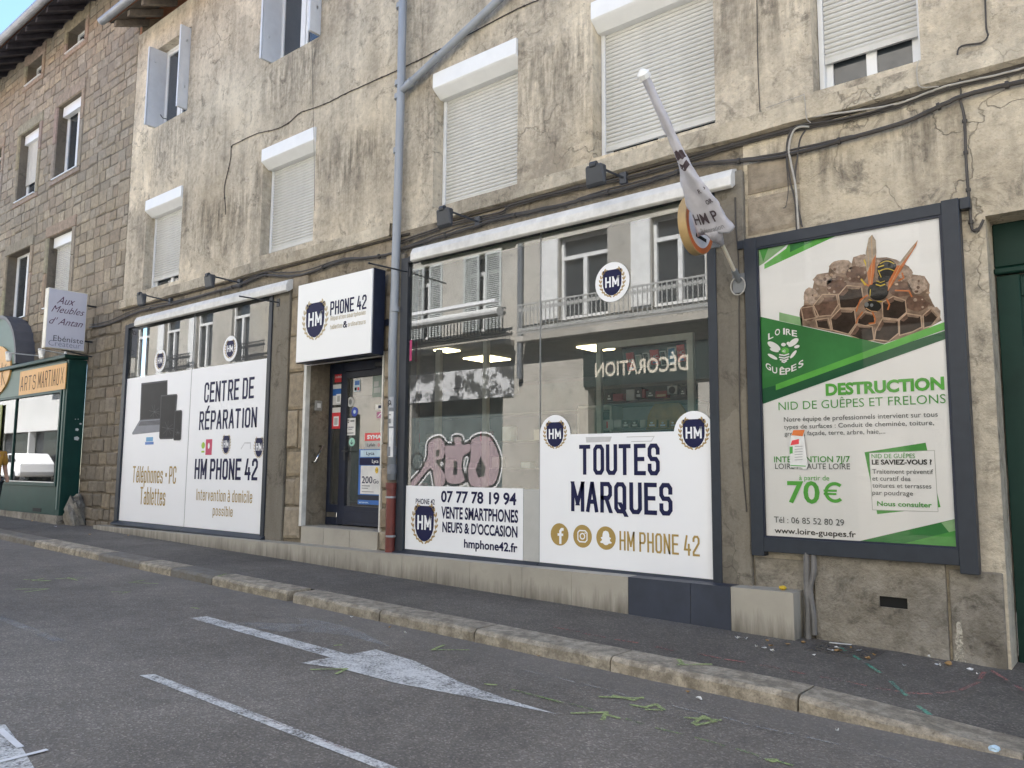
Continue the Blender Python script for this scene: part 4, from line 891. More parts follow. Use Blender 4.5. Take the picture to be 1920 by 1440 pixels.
A = Art(Y=AY)
for (q, ww) in (((553, 815), 32), ((711, 826), 36)):
    u, v = A.uv(*c3(*q)); wd = A.uv(*c3(q[0] + ww, q[1]))[0] - u; A.emblem(u, v, wd, wd * 1.45)
u, v = A.uv(*c3(440, 862)); A.ell(u, v, .055, .055, pm("lime ink", (.30, .5, .03), .5)); A.rect(u - .05, u + .05, v - .12, v - .09, pm("lime ink", (.3, .5, .03)), 1)
u, v = A.uv(*c3(467, 870)); A.rect(u - .10, u + .10, v - .13, v + .13, pm("crimson ink", (.5, .03, .10), .5)); A.ell(u, v + .02, .03, .05, WHITE, 2)
A.pline([c3(622, 880), c3(640, 850), c3(668, 850), c3(668, 880)], .02, pm("faint grey ink", (.6, .6, .62), .5)); A.build("logos", p2)
A = Art(Y=AY)
A.pstroke("Téléphones • PC", c3(100, 1035), c3(306, 1045), c3(102, 964), GOLD, .8); A.pstroke("Tablettes", c3(136, 1143), c3(254, 1148), c3(137, 1067), GOLD, .8); A.build("lettering", p1)
A = Art(Y=AY); SCR = pm("printed black screen", (.012, .012, .015), .4, spec=.12, var=.3, scale=4); ALU = pm("printed aluminium grey", (.22, .23, .26), .4, spec=.12, var=.1); EDG = pm("printed dark edge", (.06, .06, .07), .4, spec=.12); CRK = pm("printed crack grey", (.10, .10, .11), .4, spec=.12)
A.ppoly([c3(142, 562), c3(268, 547), c3(266, 733), c3(134, 742)], EDG, 1); A.ppoly([c3(147, 569), c3(264, 555), c3(262, 728), c3(140, 736)], SCR, 2); A.ppoly([c3(133, 741), c3(262, 732), c3(262, 793), c3(100, 810), c3(97, 803)], ALU, 1.5); A.ppoly([c3(139, 746), c3(262, 737), c3(262, 760), c3(128, 768)], EDG, 2.2)
for k in range(4): A.pline([c3(132 + k * 2, 765 - k * 6), c3(262, 757 - k * 6)], .006, ALU, 2.6)
A.ppoly([c3(237, 620), c3(313, 614), c3(317, 622), c3(299, 826), c3(292, 831), c3(232, 832), c3(228, 822)], EDG, 3); A.ppoly([c3(240, 626), c3(311, 620), c3(295, 824), c3(232, 826)], SCR, 4)
A.ppoly([c3(305, 694), c3(336, 691), c3(340, 699), c3(334, 832), c3(328, 838), c3(300, 838), c3(297, 830)], EDG, 5); A.ppoly([c3(307, 699), c3(335, 697), c3(330, 833), c3(301, 834)], SCR, 6)
for cx_, cy_, s_, l in ((205, 700, 1, 3), (270, 780, 1.1, 4.6), (318, 800, .5, 6.6)):
    for k in range(9): t = k * 2.4; A.pline([c3(cx_, cy_), c3(cx_ + 26 * s_ * math.cos(t), cy_ + 34 * s_ * math.sin(t))], .006, CRK, l + .05 * k)
A.prect(*c3(165, 822), *c3(198, 843), pm("sky ink", (.12, .35, .6), .5), 1); A.prect(*c3(160, 845), *c3(201, 858), BLUEC, 1); A.build("picture", p1)
A = Art(Y=AY)
A.ptext("07 77 78 19 94", c7(202, 1073), c7(530, 1080), c7(202, 1027), NAVYINK, .028); A.ptext("VENTE SMARTPHONES", c7(203, 1143), c7(538, 1157), c7(203, 1095), NAVYINK, .028); A.ptext("NEUFS & D'OCCASION", c7(208, 1200), c7(535, 1225), c7(208, 1158), NAVYINK, .028)
A.ptext("hmphone42.fr", c7(302, 1272), c7(535, 1286), c7(302, 1237), NAVYINK, .025); A.ptext("PHONE 42", c7(92, 1080), c7(175, 1080), c7(92, 1058), NAVYINK, .012); A.build("lettering", p3)
A = Art(Y=AY); u, v = A.uv(*c7(131, 1088)); u2 = A.uv(*c7(172, 1088))[0]; A.emblem(u, v, (u2 - u) * 2, v - A.uv(*c7(130, 1243))[1], gold=pm("bronze ink", (.36, .25, .10), .5)); A.build("emblem", p3)
A = Art(Y=AY)
A.pstroke("TOUTES", c7(812, 942), c7(1147, 947), c7(812, 830), NAVYINK, 1.12); A.pstroke("MARQUES", c7(776, 1103), c7(1202, 1120), c7(776, 991), NAVYINK, 1.12); A.pstroke("HM PHONE 42", c7(983, 1275), c7(1325, 1305), c7(983, 1200), GOLD, .85); A.build("lettering", p4)
A = Art(Y=AY)
for k, (x, y) in enumerate(((718, 1212), (818, 1220), (920, 1228))):
    u, v = A.uv(*c7(x, y)); r_ = .118; A.ell(u, v, r_, r_, GOLD, 1)
    if k == 0: A.line([(u + .012, v - .10), (u + .012, v + .035), (u + .028, v + .055), (u + .055, v + .055)], .03, WHITE, 2); A.line([(u - .025, v - .002), (u + .05, v - .002)], .026, WHITE, 2.5)
    if k == 1:
        q = .058; e = .022; A.line([(u - q, v - q + e), (u - q, v + q - e), (u - q + e, v + q), (u + q - e, v + q), (u + q, v + q - e), (u + q, v - q + e), (u + q - e, v - q), (u - q + e, v - q)], .013, WHITE, 2, True); A.ring(u, v, .022, .035, WHITE, 2.3, 20); A.ell(u + .034, v + .034, .008, .008, WHITE, 2.3, 10)
    if k == 2:
        h = [(0, .075), (.028, .066), (.04, .04), (.042, .012), (.062, .004), (.058, -.008), (.046, -.012), (.052, -.03), (.072, -.042), (.062, -.052), (.036, -.054), (.022, -.066), (0, -.072)]
        A.poly([(u + a, v + b) for a, b in h] + [(u - a, v + b) for a, b in h[-2:0:-1]], WHITE, 2)
A.build("icons", p4)
mb = Art(Y=AY); mb.ppoly([c7(832, 788), c7(945, 786), c7(938, 808), c7(835, 812)], pm("glue smear", (.55, .55, .56), .6)); mb.pline([c7(1010, 788), c7(1130, 785), c7(1118, 806), c7(1030, 808)], .008, pm("glue smear", (.55, .55, .56), .6)); mb.build("glue_residue", p4)
# round stickers
def disc(px, rx, ry, label, sw, off=0., gold=None, cur=0.):
    Y = AY - .001; A = Art(Y=Y); u, v = A.uv(*px); ru = A.uv(px[0] + rx, px[1])[0] - u; rv = v - A.uv(px[0], px[1] + ry)[1]; r_ = (ru + rv) / 2
    mb = MB(); n = 36; ring = [(u + r_ * math.cos(2 * math.pi * k / n), v + r_ * math.sin(2 * math.pi * k / n)) for k in range(n)]
    mb.hexa([(x, Y, z) for x, z in ring], [(x, Y + .0008, z) for x, z in ring])
    t = tag(mb.build("round_sticker", WHITE), label, "sticker", "round white crest stickers")
    A = Art(Y=Y - .0003); A.emblem(u, v + r_ * .62 + off, r_ * 1.08, r_ * 1.3, 1, gold=gold); A.build("emblem", t); return t
BRZ = pm("bronze ink", (.36, .25, .10), .5)
disc(c7(698, 775), 29, 36, "round white crest sticker on the upper left corner of the TOUTES MARQUES panel", 0, gold=BRZ)
disc(c7(1302, 770), 38, 42, "largest round white crest sticker, at the upper right corner of the TOUTES MARQUES panel", 0, gold=BRZ)
disc(c7(947, 113), 33, 37, "round white crest sticker alone high on the dark glass", 0, gold=BRZ)
disc(c3(232, 453), 10.5, 21, "round white crest sticker above the laptop picture", 0, gold=BRZ)
disc(c3(570, 395), 13.6, 23, "round white crest sticker above the CENTRE DE RÉPARATION panel", 0, gold=BRZ)

# ------------------------------------------------------------------ box sign over the door
bs = thing("box_sign", (-8.8, -.2, 2.97), "white box sign with navy crest and PHONE 42 above the shop door", "sign")
a0, b0_ = at(559, 533, -.32), at(695.5, 662, -.32); mb = MB(); mb.box(a0[0], b0_[0], -.30, -.10, 2.955, 4.10); mb.build("case", NAVYD, bs, bevel=.006)
mb = MB(); mb.box(a0[0] + .012, b0_[0] - .012, -.318, -.301, 2.967, 4.088); mb.build("face", pm("white acrylic sign face", (.82, .83, .83), .3, var=.012, scale=1), bs)
mb = MB(); mb.tube([(a0[0] + .3, -.15, 3.0), (a0[0] + .3, .02, 3.0)], .02); mb.tube([(b0_[0] - .3, -.15, 3.0), (b0_[0] - .3, .02, 3.0)], .02); mb.tube([(-9.2, -.1, 3.8), (-9.2, .02, 3.8)], .02); mb.tube([(-8.3, -.1, 3.8), (-8.3, .02, 3.8)], .02); mb.build("bracket", GREYM, bs)
def c6(x, y): return (540 + x / 6.546, 480 + y / 6.546)
A = Art(Y=-.3185)
A.pstroke("PHONE 42", c6(525, 715), c6(955, 640), c6(528, 568), NAVYINK, 1.1); A.pstroke("Réparation smartphones", c6(525, 785), c6(950, 722), c6(525, 735), BEIGE, .75); A.pstroke("tablettes", c6(520, 898), c6(665, 876), c6(520, 845), BEIGE, .75); A.pstroke("&", c6(682, 873), c6(720, 870), c6(682, 808), NAVYINK, 1.); A.pstroke("ordinateurs", c6(740, 862), c6(950, 830), c6(740, 812), BEIGE, .75); A.build("lettering", bs)
A = Art(Y=-.3185); u, v = A.uv(*c6(340, 574)); u0 = A.uv(*c6(230, 595))[0]; A.emblem(u, v, (u - u0) * 2, v - A.uv(*c6(320, 1000))[1], 1); A.build("emblem", bs)
# ================================================================== SHOP DOOR
DY = .36
dt = thing("shop_door", (-8.9, DY, .645), "navy glazed shop door with many stickers under the white box sign", "door")
def dq(x, y): return (560 + x / 3.79, 660 + y / 3.79)
def dxz(x, y, Y=DY): return at(*dq(x, y), Y)
xl = -9.70; xr = -8.05; f0 = dxz(192, 600)[0]; g0, g1 = dxz(228, 600)[0], dxz(290, 600)[0]; h0 = dxz(330, 600)[0]; zt = 2.86; zb0 = dxz(250, 1082)[1]; zb1 = dxz(440, 1098)[1]
mb = MB()
mb.box(xl + .01, g0, DY, DY + .07, .65, 3.02); mb.box(g1, g1 + .04, DY, DY + .07, .65, 3.02); mb.box(xr - .06, xr, DY, DY + .07, .65, 3.02); mb.box(g0, g1, DY, DY + .07, zt, 3.02); mb.box(g1 + .04, xr - .06, DY, DY + .07, zt + .02, 3.02)
mb.box(g0, g1, DY, DY + .07, .65, zb0); fr = mb.build("frame", NAVYD, dt, bevel=.005)
mb = MB(); lx0, lx1 = g1 + .045, xr - .065; gx0, gx1 = dxz(338, 600)[0], lx1 - .06
mb.box(lx0, gx0, DY - .012, DY + .05, .665, zt + .015); mb.box(gx1, lx1, DY - .012, DY + .05, .665, zt + .015); mb.box(gx0, gx1, DY - .012, DY + .05, .665, zb1); mb.box(gx0, gx1, DY - .012, DY + .05, zt - .08, zt + .015); mb.box(gx0 + .05, gx1 - .05, DY - .018, DY - .011, .72, zb1 - .06)
lf = mb.build("door_leaf", NAVYD, dt, bevel=.006)
mb = MB(); mb.face([(gx0, DY + .02, zb1), (gx1, DY + .02, zb1), (gx1, DY + .02, zt - .08), (gx0, DY + .02, zt - .08)]); mb.build("pane", GLASS, lf, recalc=False)
mb = MB(); mb.face([(g0, DY + .02, zb0), (g1, DY + .02, zb0), (g1, DY + .02, zt), (g0, DY + .02, zt)]); mb.build("side_pane", GLASS, dt, recalc=False)
hx0, hz0 = dxz(332, 705); mb = MB(); mb.box(hx0 - .02, hx0 + .02, DY - .022, DY - .012, hz0 - .13, hz0 + .07); mb.tube([(hx0, DY - .02, hz0), (hx0, DY - .06, hz0), (hx0 + .12, DY - .06, hz0 - .01)], .011); mb.build("handle", DARKM, lf)
a = dxz(202, 1135); b = dxz(272, 1175); mb = MB(); mb.box(a[0], b[0], DY - .012, DY, b[1], a[1]); mb.build("letter_slot", SILVER, dt, bevel=.005)
mb = MB(); mb.box(xr - .55, xr - .1, DY - .06, DY, zt + .03, zt + .10); mb.build("door_closer", DARKM, dt, bevel=.01)
# painted metal edge of the doorway, grab bar and entry box on the left reveal
mb = MB(); mb.box(-9.755, -9.695, -.055, .02, .64, 3.03); mb.box(-8.055, -8.03, -.03, .02, .64, 3.0); mb.box(-9.69, -8.05, -.05, .0, 2.96, 3.03); tag(mb.build("doorway_trim", pm("chipped white trim", (.62, .61, .57), .5, var=.2, scale=6)), "chipped white metal trim around the doorway below the box sign", "door trim")
q = [atX(*dq(160, 668), -9.66), atX(*dq(170, 680), -9.63), atX(*dq(118, 782), -9.63), atX(*dq(96, 788), -9.66)]
mb = MB(); mb.tube([(-9.70, q[0][0], q[0][1]), (-9.63, q[0][0], q[0][1]), (-9.63, q[2][0], q[2][1]), (-9.70, q[2][0], q[2][1])], .017, 10); tag(mb.build("grab_bar", SILVER, smooth=True), "slanted chrome grab bar on the left side of the doorway", "handle")
q = atX(*dq(141, 382), -9.68); mb = MB(); mb.box(-9.70, -9.67, q[0] - .06, q[0] + .06, q[1] - .075, q[1] + .075); eb = tag(mb.build("entry_box", pm("grey plastic box", (.30, .30, .29), .5), bevel=.006), "small grey intercom box on the side wall of the doorway", "intercom")
mb = MB(); mb.box(-9.672, -9.665, q[0] - .03, q[0] + .03, q[1] - .03, q[1] + .035); mb.build("button_plate", WPVC, eb)
# stickers and notices on the door glass
def card(nm, x0, y0, x1, y1, mt, label, cat, art=None, dy=.0, group=None):
    Y = DY + .015 - dy; a = dxz(x0, (y0 + y1) / 2, Y); b = dxz(x1, (y0 + y1) / 2, Y); xm = (x0 + x1) / 2; z0, z1 = dxz(xm, y1, Y)[1], dxz(xm, y0, Y)[1]
    mb = MB(); mb.box(a[0], b[0], Y - .001, Y, z0, z1); t = tag(mb.build(nm, mt), label, cat, group)
    if art: A = Art(Y=Y - .0012); art(A, a[0], b[0], z0, z1); A.build("print", t)
    return t
WC = pm("white card", (.70, .70, .70), .45); LG = pm("pale grey card", (.45, .46, .46), .45)
def lines(m, n=3, th=.03):
    def f(A, u0, u1, v0, v1):
        for k in range(n): A.rect(u0 + (u1 - u0) * .15, u1 - (u1 - u0) * (.15 + .2 * (k % 2)), v0 + (v1 - v0) * (.15 + .22 * k), v0 + (v1 - v0) * (.15 + .22 * k + th), m)
    return f
card("sticker", 258, 130, 310, 215, REDC, "plain red sticker at the top of the narrow side pane of the door", "sticker", lambda A, a, b, c, d: A.text("mobile", a + .02, b - .01, c + (d - c) * .35, c + (d - c) * .55, WHITE, .01))
def FR(A, a, b, c, d, m, l=1):
    def g(x0, x1, y0, y1, mt=m, l=l): A.rect(a + (b - a) * x0, a + (b - a) * x1, c + (d - c) * y0, c + (d - c) * y1, mt, l)
    return g
def ft(A, t, a, b, c, d, x0, x1, y0, y1, m, bold=0., l=2): A.text(t, a + (b - a) * x0, a + (b - a) * x1, c + (d - c) * y0, c + (d - c) * y1, m, bold, l)
def nb(A, *q): g = FR(A, *q, BLUEC); g(0, 1, .45, .78); g(.45, .95, .08, .52, WHITE, 2); g(.55, .85, .14, .44, LG, 3)
card("notice", 240, 230, 306, 375, WC, "white and blue notice under the plain red sticker on the side pane", "notice", nb)
def nr(A, *q): g = FR(A, *q, REDC); g(0, 1, 0, .76); g(.25, .8, .12, .58, WHITE, 2); g(.35, .7, .18, .5, LG, 3)
card("notice", 232, 395, 300, 545, WC, "red notice with a white box, lowest on the side pane of the door", "notice", nr)
def nc(A, *q): g = FR(A, *q, BLUEC); g(.12, .88, .55, .92); g(.1, .45, .08, .35, BLACK); g(.55, .9, .08, .35, REDC)
card("sticker", 395, 198, 437, 280, LITEB, "small pale blue payment card sticker high on the door glass", "sticker", nc)
def round_card(x, y, rx, ry, mt, label, art=None):
    Y = DY + .015; u, v = dxz(x, y, Y); ru = dxz(x + rx, y, Y)[0] - u; rv = v - dxz(x, y + ry, Y)[1]; n = 24; ring = [(u + ru * math.cos(2 * math.pi * k / n), v + rv * math.sin(2 * math.pi * k / n)) for k in range(n)]
    mb = MB(); mb.hexa([(a, Y - .001, b) for a, b in ring], [(a, Y, b) for a, b in ring]); t = tag(mb.build("sticker", mt), label, "sticker")
    if art: A = Art(Y=Y - .0012); art(A, u, v, ru, rv); A.build("print", t)
round_card(368, 355, 24, 36, LG, "round grey sticker left of the blue label on the door glass", lambda A, u, v, a, b: A.ell(u, v, a * .45, b * .55, GREYM))
round_card(398, 425, 22, 34, pm("royal blue label", (.02, .06, .42), .4), "round royal blue label on the door glass", lambda A, u, v, a, b: A.ell(u, v, a * .4, b * .4, LITEB))
MINT = pm("mint ink", (.33, .62, .52), .45)
def arrow(A, u, v, a, b): A.line([(u, v + b * .5), (u, v - b * .5)], a * .16, NAVYD, 2); A.line([(u - a * .4, v - b * .1), (u, v - b * .5), (u + a * .4, v - b * .1)], a * .16, NAVYD, 2.4)
round_card(378, 640, 21, 30, MINT, "round mint sticker with a down arrow on the door glass", arrow)
def nhm(A, *q): u0, u1, v0, v1 = q; g = FR(A, *q, GREYM); A.emblem(u0 + (u1 - u0) * .3, v0 + (v1 - v0) * .92, .035, .05, 1); g(.48, .9, .78, .88); ft(A, 'HORAIRES', *q, .15, .85, .42, .50, NAVYINK, .01); g(.3, .7, .32, .35); g(.15, .85, .1, .16)
card("notice", 333, 470, 403, 592, WC, "white notice with a small crest in the middle of the door glass", "notice", nhm)
card("poster", 425, 690, 588, 1085, BLUEC, "tall blue poster low on the door glass behind the white 200Go sheet", "poster", lambda A, *q: (FR(A, *q, NAVYD)(.0, 1, .08, .17), ft(A, 'www.', *q, .05, .5, .02, .06, LITEB, .01)))
card("card", 470, 575, 592, 630, REDC, "red strip reading SYMA on the door glass", "card", lambda A, *q: ft(A, 'SYMA', *q, .15, .98, .25, .72, WHITE, .045), .004)
card("card", 470, 633, 592, 690, LG, "pale grey strip under the red strip on the door glass", "card", lambda A, a, b, c, d: (ft(A, 'Lyfab', a, b, c, d, .14, .62, .35, .72, NAVYD, .01), A.ring(a + (b - a) * .82, (c + d) / 2, .012, .022, REDC)), .004)
card("card", 440, 697, 583, 745, LITEB, "pale blue strip reading Lyca above the 200Go sheet", "card", lambda A, *q: ft(A, 'Lyca', *q, .3, .7, .3, .75, NAVYINK, .01), .004)
card("card", 432, 752, 580, 803, NAVYINK, "dark navy strip reading Lyca just above the 200Go sheet", "card", lambda A, *q: ft(A, 'Lyca', *q, .62, .92, .3, .75, WHITE, .01), .004)
def n200(A, *q):
    u0, u1, v0, v1 = q; ft(A, '200', *q, .07, .62, .38, .62, NAVYINK, .01); ft(A, 'Go', *q, .66, .94, .38, .52, NAVYINK, .01); A.ell(u0 + (u1 - u0) * .83, v0 + (v1 - v0) * .84, .035, .045, pm("yellow ink", (.75, .5, .03), .5)); ft(A, '5€', *q, .76, .90, .80, .88, NAVYINK)
    g = FR(A, *q, GREYM); g(.08, .5, .27, .30); g(.08, .4, .19, .215); g(.08, .7, .07, .09)
card("sheet", 440, 808, 578, 1010, WC, "white sheet advertising 200Go on the door glass", "sheet", n200, .004)
card("sheet", 526, 118, 592, 320, pm("grey green sheet", (.25, .31, .28), .5), "grey green sheet in the upper right of the door glass", "sheet", lines(LG, 2, .18))
card("sticker", 545, 372, 592, 410, WC, "small white sticker with a navy mark at the right edge of the door glass", "sticker", lambda A, *q: FR(A, *q, NAVYINK)(.45, .95, .25, .8))
card("sticker", 555, 425, 592, 470, pm("mauve card", (.36, .12, .24), .5), "mauve round-cornered sticker at the right edge of the door glass", "sticker", lambda A, a, b, c, d: A.line([(a + .02, c + .02), (b - .02, d - .02)], .015, WHITE))

# ================================================================== SHOP INTERIOR
mb = MB()
rx0, rx1, ry, rz0, rz1 = -15.4, -3.0, 4.6, .42, 3.12
def room(nm, pts, m): 
    b = MB(); b.face(pts); return struct(b.build(nm, m, recalc=False))
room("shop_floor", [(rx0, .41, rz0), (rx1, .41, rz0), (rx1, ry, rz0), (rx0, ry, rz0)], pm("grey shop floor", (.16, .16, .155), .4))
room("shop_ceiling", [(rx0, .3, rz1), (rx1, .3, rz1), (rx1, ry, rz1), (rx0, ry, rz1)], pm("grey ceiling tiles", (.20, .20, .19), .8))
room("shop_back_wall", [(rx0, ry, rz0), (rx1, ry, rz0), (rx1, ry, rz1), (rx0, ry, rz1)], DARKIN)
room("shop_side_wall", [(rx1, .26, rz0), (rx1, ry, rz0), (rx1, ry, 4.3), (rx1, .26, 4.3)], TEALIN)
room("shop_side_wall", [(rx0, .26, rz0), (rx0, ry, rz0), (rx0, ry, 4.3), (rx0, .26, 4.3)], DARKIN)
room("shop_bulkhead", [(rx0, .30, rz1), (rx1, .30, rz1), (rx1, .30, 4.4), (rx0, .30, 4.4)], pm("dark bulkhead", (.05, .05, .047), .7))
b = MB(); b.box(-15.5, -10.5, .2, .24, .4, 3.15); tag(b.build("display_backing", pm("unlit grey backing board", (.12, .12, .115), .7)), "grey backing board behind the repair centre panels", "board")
for qx, lab in ((((873, 673), (913, 665), (954, 674), (911, 679)), "larger lit ceiling panel seen through the dark shop glass"), (((828, 650), (858, 657), (838, 661), (828, 660)), "smaller lit ceiling panel at the left of the dark shop glass")):
    pts = [atZ(x, y, rz1 - .01) for x, y in qx]; cx_ = sum(p[0] for p in pts) / 4; cy_ = sum(p[1] for p in pts) / 4
    hs = .25 if 'larger' in lab else .13; b = MB(); b.box(cx_ - hs, cx_ + hs, cy_ - hs, cy_ + hs, rz1 - .02, rz1 - .004); t = tag(b.build("ceiling_light", LED), lab, "ceiling light", "lit ceiling panels")
qx, qy = atZ(1112, 646, rz1 - .01); b = MB(); b.box(qx - .3, qx + .02, qy + .05, qy + .5, rz1 - .02, rz1 - .004); tag(b.build('ceiling_light', LED), 'small lit ceiling panel beside the pale framed cabinet', 'ceiling light', 'lit ceiling panels')
CABF = pm("pale cabinet frame", (.74, .72, .65), .5)
cY = .42
cab = thing("display_cabinet", (-4.3, cY, .42), "pale framed display cabinet with hanging phones behind the TOUTES MARQUES panel", "cabinet")
a0, a1 = at(1122, 700, cY)[0], at(1294, 700, cY)[0]; zt_ = at(1200, 634, cY)[1]
b = MB(); b.box(a0 - .03, a0 + .03, cY, cY + .05, .45, zt_); b.box(a1 - .035, a1 + .035, cY, cY + .05, .45, zt_); b.box(a0 + .03, a1 - .035, cY, cY + .05, zt_ - .07, zt_); b.build("frame", CABF, cab)
b = MB(); b.box(a0, a1, cY + .5, cY + .52, .45, zt_); b.build("back_panel", pm("dark cabinet back", (.035, .05, .05), .5, var=.3, scale=1.5), cab)
s1 = at(1200, 752, cY + .1)[1]; s2 = at(1200, 808, cY + .1)[1]
for z in (s1, s2): b = MB(); b.box(a0 + .03, a1 - .03, cY + .05, cY + .5, z - .02, z); b.build("shelf", pm("dark shelf board", (.03, .03, .032), .4), cab)
b = MB(); b.box(a0 + .04, a1 - .04, cY + .44, cY + .48, s2, s1 - .03); b.build("lower_back", pm("pale grey back", (.30, .33, .36), .5), cab)
b = MB(); b.box(at(905, 700, .5)[0], at(905, 700, .5)[0] + .07, .5, .56, .42, 3.1); tag(b.build("shop_post", CABF), "pale vertical post inside the dark shop glass at the right", "post")
b = MB(); b.box(at(815, 750, .4)[0], at(823, 750, .4)[0], .4, .46, .42, 3.05); tag(b.build("shop_post", CABF), "pale vertical post inside the dark shop glass at the left", "post")
def c9(x, y): return (1060 + x / 5.76, 580 + y / 5.76)
def item(nm, q0, q1, mt, label, cat, Y=cY + .10, dep=.08, group=None, tilt=0., art=None):
    a, b_ = at(*c9(*q0), Y), at(*c9(*q1), Y); m = MB(); sh = tilt * (a[1] - b_[1])
    P = [(a[0] + sh * 0, Y, b_[1]), (b_[0], Y, b_[1]), (b_[0] - sh, Y, a[1]), (a[0] - sh, Y, a[1])]
    m.hexa(P, [(x, Y + dep, z) for x, _, z in P]); t = tag(m.build(nm, mt, bevel=.003), label, cat, group)
    if art: A = Art(Y=Y - .001); art(A, a[0], b_[0], b_[1], a[1], sh); A.build("print", t)
    return t
def p14(A, u0, u1, v0, v1, sh): A.text("14C", u0 - sh * .5 + .01, u1 - sh * .5 - .01, v0 + (v1 - v0) * .42, v0 + (v1 - v0) * .64, WHITE); A.rect(u0 + .02, u1 - .02, v0 + .01, v0 + (v1 - v0) * .2, BLUEC)
for (x0, x1, y0, y1), lab in (((670, 752, 470, 660), "left"), ((925, 1018, 440, 590), "middle"), ((1215, 1300, 385, 560), "right")):
    item("phone_box", (x0, y0), (x1, y1), REDC, "%s of the three red phone boxes reading 14C in the cabinet" % lab, "phone box", dep=.03, tilt=.12, art=p14, group="red phone boxes in the cabinet")
def scr(c):
    def f(A, u0, u1, v0, v1, sh): e = .012; A.poly([(u0 + e, v0 + e), (u1 - e, v0 + e), (u1 - e - sh, v1 - e), (u0 + e - sh, v1 - e)], c)
    return f
item("display_phone", (770, 490), (835, 635), pm("white phone body", (.6, .6, .6), .3), "white framed display phone right of the left red box in the cabinet", "phone", dep=.02, tilt=.15, art=scr(pm("pale green screen", (.25, .32, .28), .3)))
item("display_phone", (850, 470), (920, 620), pm("white phone body", (.6, .6, .6), .3), "white framed dark-screen phone left of the middle red box in the cabinet", "phone", dep=.02, tilt=.15, art=scr(SCR))
item("display_phone", (1035, 450), (1105, 605), pm("white phone body", (.6, .6, .6), .3), "white framed dark-screen phone right of the middle red box in the cabinet", "phone", dep=.02, tilt=.15, art=scr(SCR))
item("display_phone", (1100, 415), (1195, 598), pm("white phone body", (.6, .6, .6), .3), "large display phone with a bright blue screen in the cabinet", "phone", dep=.02, art=scr(pm("bright blue screen", (.10, .34, .62), .3)))
item("display_phone", (440, 560), (535, 685), pm("white phone body", (.6, .6, .6), .3), "small white framed phone alone at the left of the cabinet", "phone", dep=.02, art=scr(pm("plum screen", (.16, .09, .12), .3)))
def lbl(A, u0, u1, v0, v1, sh): w_ = u1 - u0; A.rect(u0 + w_ * .25, u1 - w_ * .2, v0 + .015, v0 + (v1 - v0) * .4, WC); A.ell((u0 + u1) / 2, v0 + (v1 - v0) * .62, w_ * .16, (v1 - v0) * .12, WC, 1, 10)
DB = pm("charcoal box", (.055, .06, .065), .5); OB = pm("ochre box", (.36, .22, .05), .5); RB = pm("dark red box", (.28, .03, .04), .5); WB = pm("white box", (.6, .6, .6), .5)
for x0, x1, y0, y1, mt, lab in ((440, 505, 905, 990, DB, "leftmost charcoal box on the upper cabinet shelf"), (512, 620, 915, 985, RB, "dark red box beside the leftmost charcoal box on the upper cabinet shelf"), (655, 745, 868, 980, WB, "plain white box standing on the upper cabinet shelf"), (750, 825, 850, 960, DB, "charcoal box right of the plain white box on the cabinet shelf"), (825, 860, 862, 955, RB, "narrow dark red box between two charcoal boxes on the cabinet shelf"), (870, 965, 880, 950, DB, "low charcoal box in the middle of the upper cabinet shelf"), (970, 1095, 885, 950, RB, "wide dark red box with a cream front on the upper cabinet shelf"), (1100, 1205, 830, 915, WB, "white box with a round dark picture on the upper cabinet shelf"), (1230, 1300, 860, 930, DB, "rightmost charcoal box on the upper cabinet shelf")):
    z = s1; a = at(*c9(x0, y1), cY + .1)
    art = lbl if mt is DB else ((lambda A, u0, u1, v0, v1, sh: A.rect(u0 + .02, u1 - .01, v0 + .01, v0 + (v1 - v0) * .5, pm("cream card", (.62, .52, .36), .5))) if x0 == 970 else ((lambda A, u0, u1, v0, v1, sh: A.ell((u0 + u1) / 2, (v0 + v1) / 2, .04, .04, BLACK)) if x0 == 1100 else None))
    item("goods_box", (x0, y0), (x1, y1), mt, lab, "box", group="boxes in the cabinet", art=art)
for k, (x0, x1, mt) in enumerate(((385, 520, WB), (525, 605, WB), (610, 690, DB), (705, 790, DB), (805, 865, WB), (880, 985, OB), (1000, 1100, OB), (1120, 1200, OB))):
    lab = ("white box with a red mark leftmost on the lower cabinet shelf", "plain white box second on the lower cabinet shelf", "charcoal box left of the other charcoal box on the lower shelf", "charcoal box right of the other charcoal box on the lower shelf", "narrow white box next to the ochre boxes on the lower shelf", "ochre box leftmost of three on the lower cabinet shelf", "ochre box in the middle of three on the lower cabinet shelf", "ochre box rightmost of three beside the round sticker")[k]
    item("goods_box", (x0, 1195), (x1, 1275 if k else 1300), mt, lab, "box", group="boxes in the cabinet", art=lbl if mt is not WB else ((lambda A, u0, u1, v0, v1, sh: A.rect((u0 + u1) / 2 - .01, (u0 + u1) / 2 + .01, v0 + .02, v1 - .02, REDC)) if k == 0 else None))
mb = MB(); n = 14; a = at(*c9(870, 1260), cY + .3); b_ = at(*c9(1330, 1260), cY + .3); cxx = (a[0] + b_[0]) / 2; rr = (b_[0] - a[0]) / 2
mb.hexa([(cxx + rr * math.cos(R(180 * k / n)), cY + .3, s2 + .02 + .34 * math.sin(R(180 * k / n))) for k in range(n + 1)], [(cxx + rr * math.cos(R(180 * k / n)), cY + .34, s2 + .02 + .34 * math.sin(R(180 * k / n))) for k in range(n + 1)])
tag(mb.build("display_arch", pm("amber card", (.42, .23, .05), .5, var=.3, scale=8)), "amber half-round display card behind the ochre boxes", "display card")
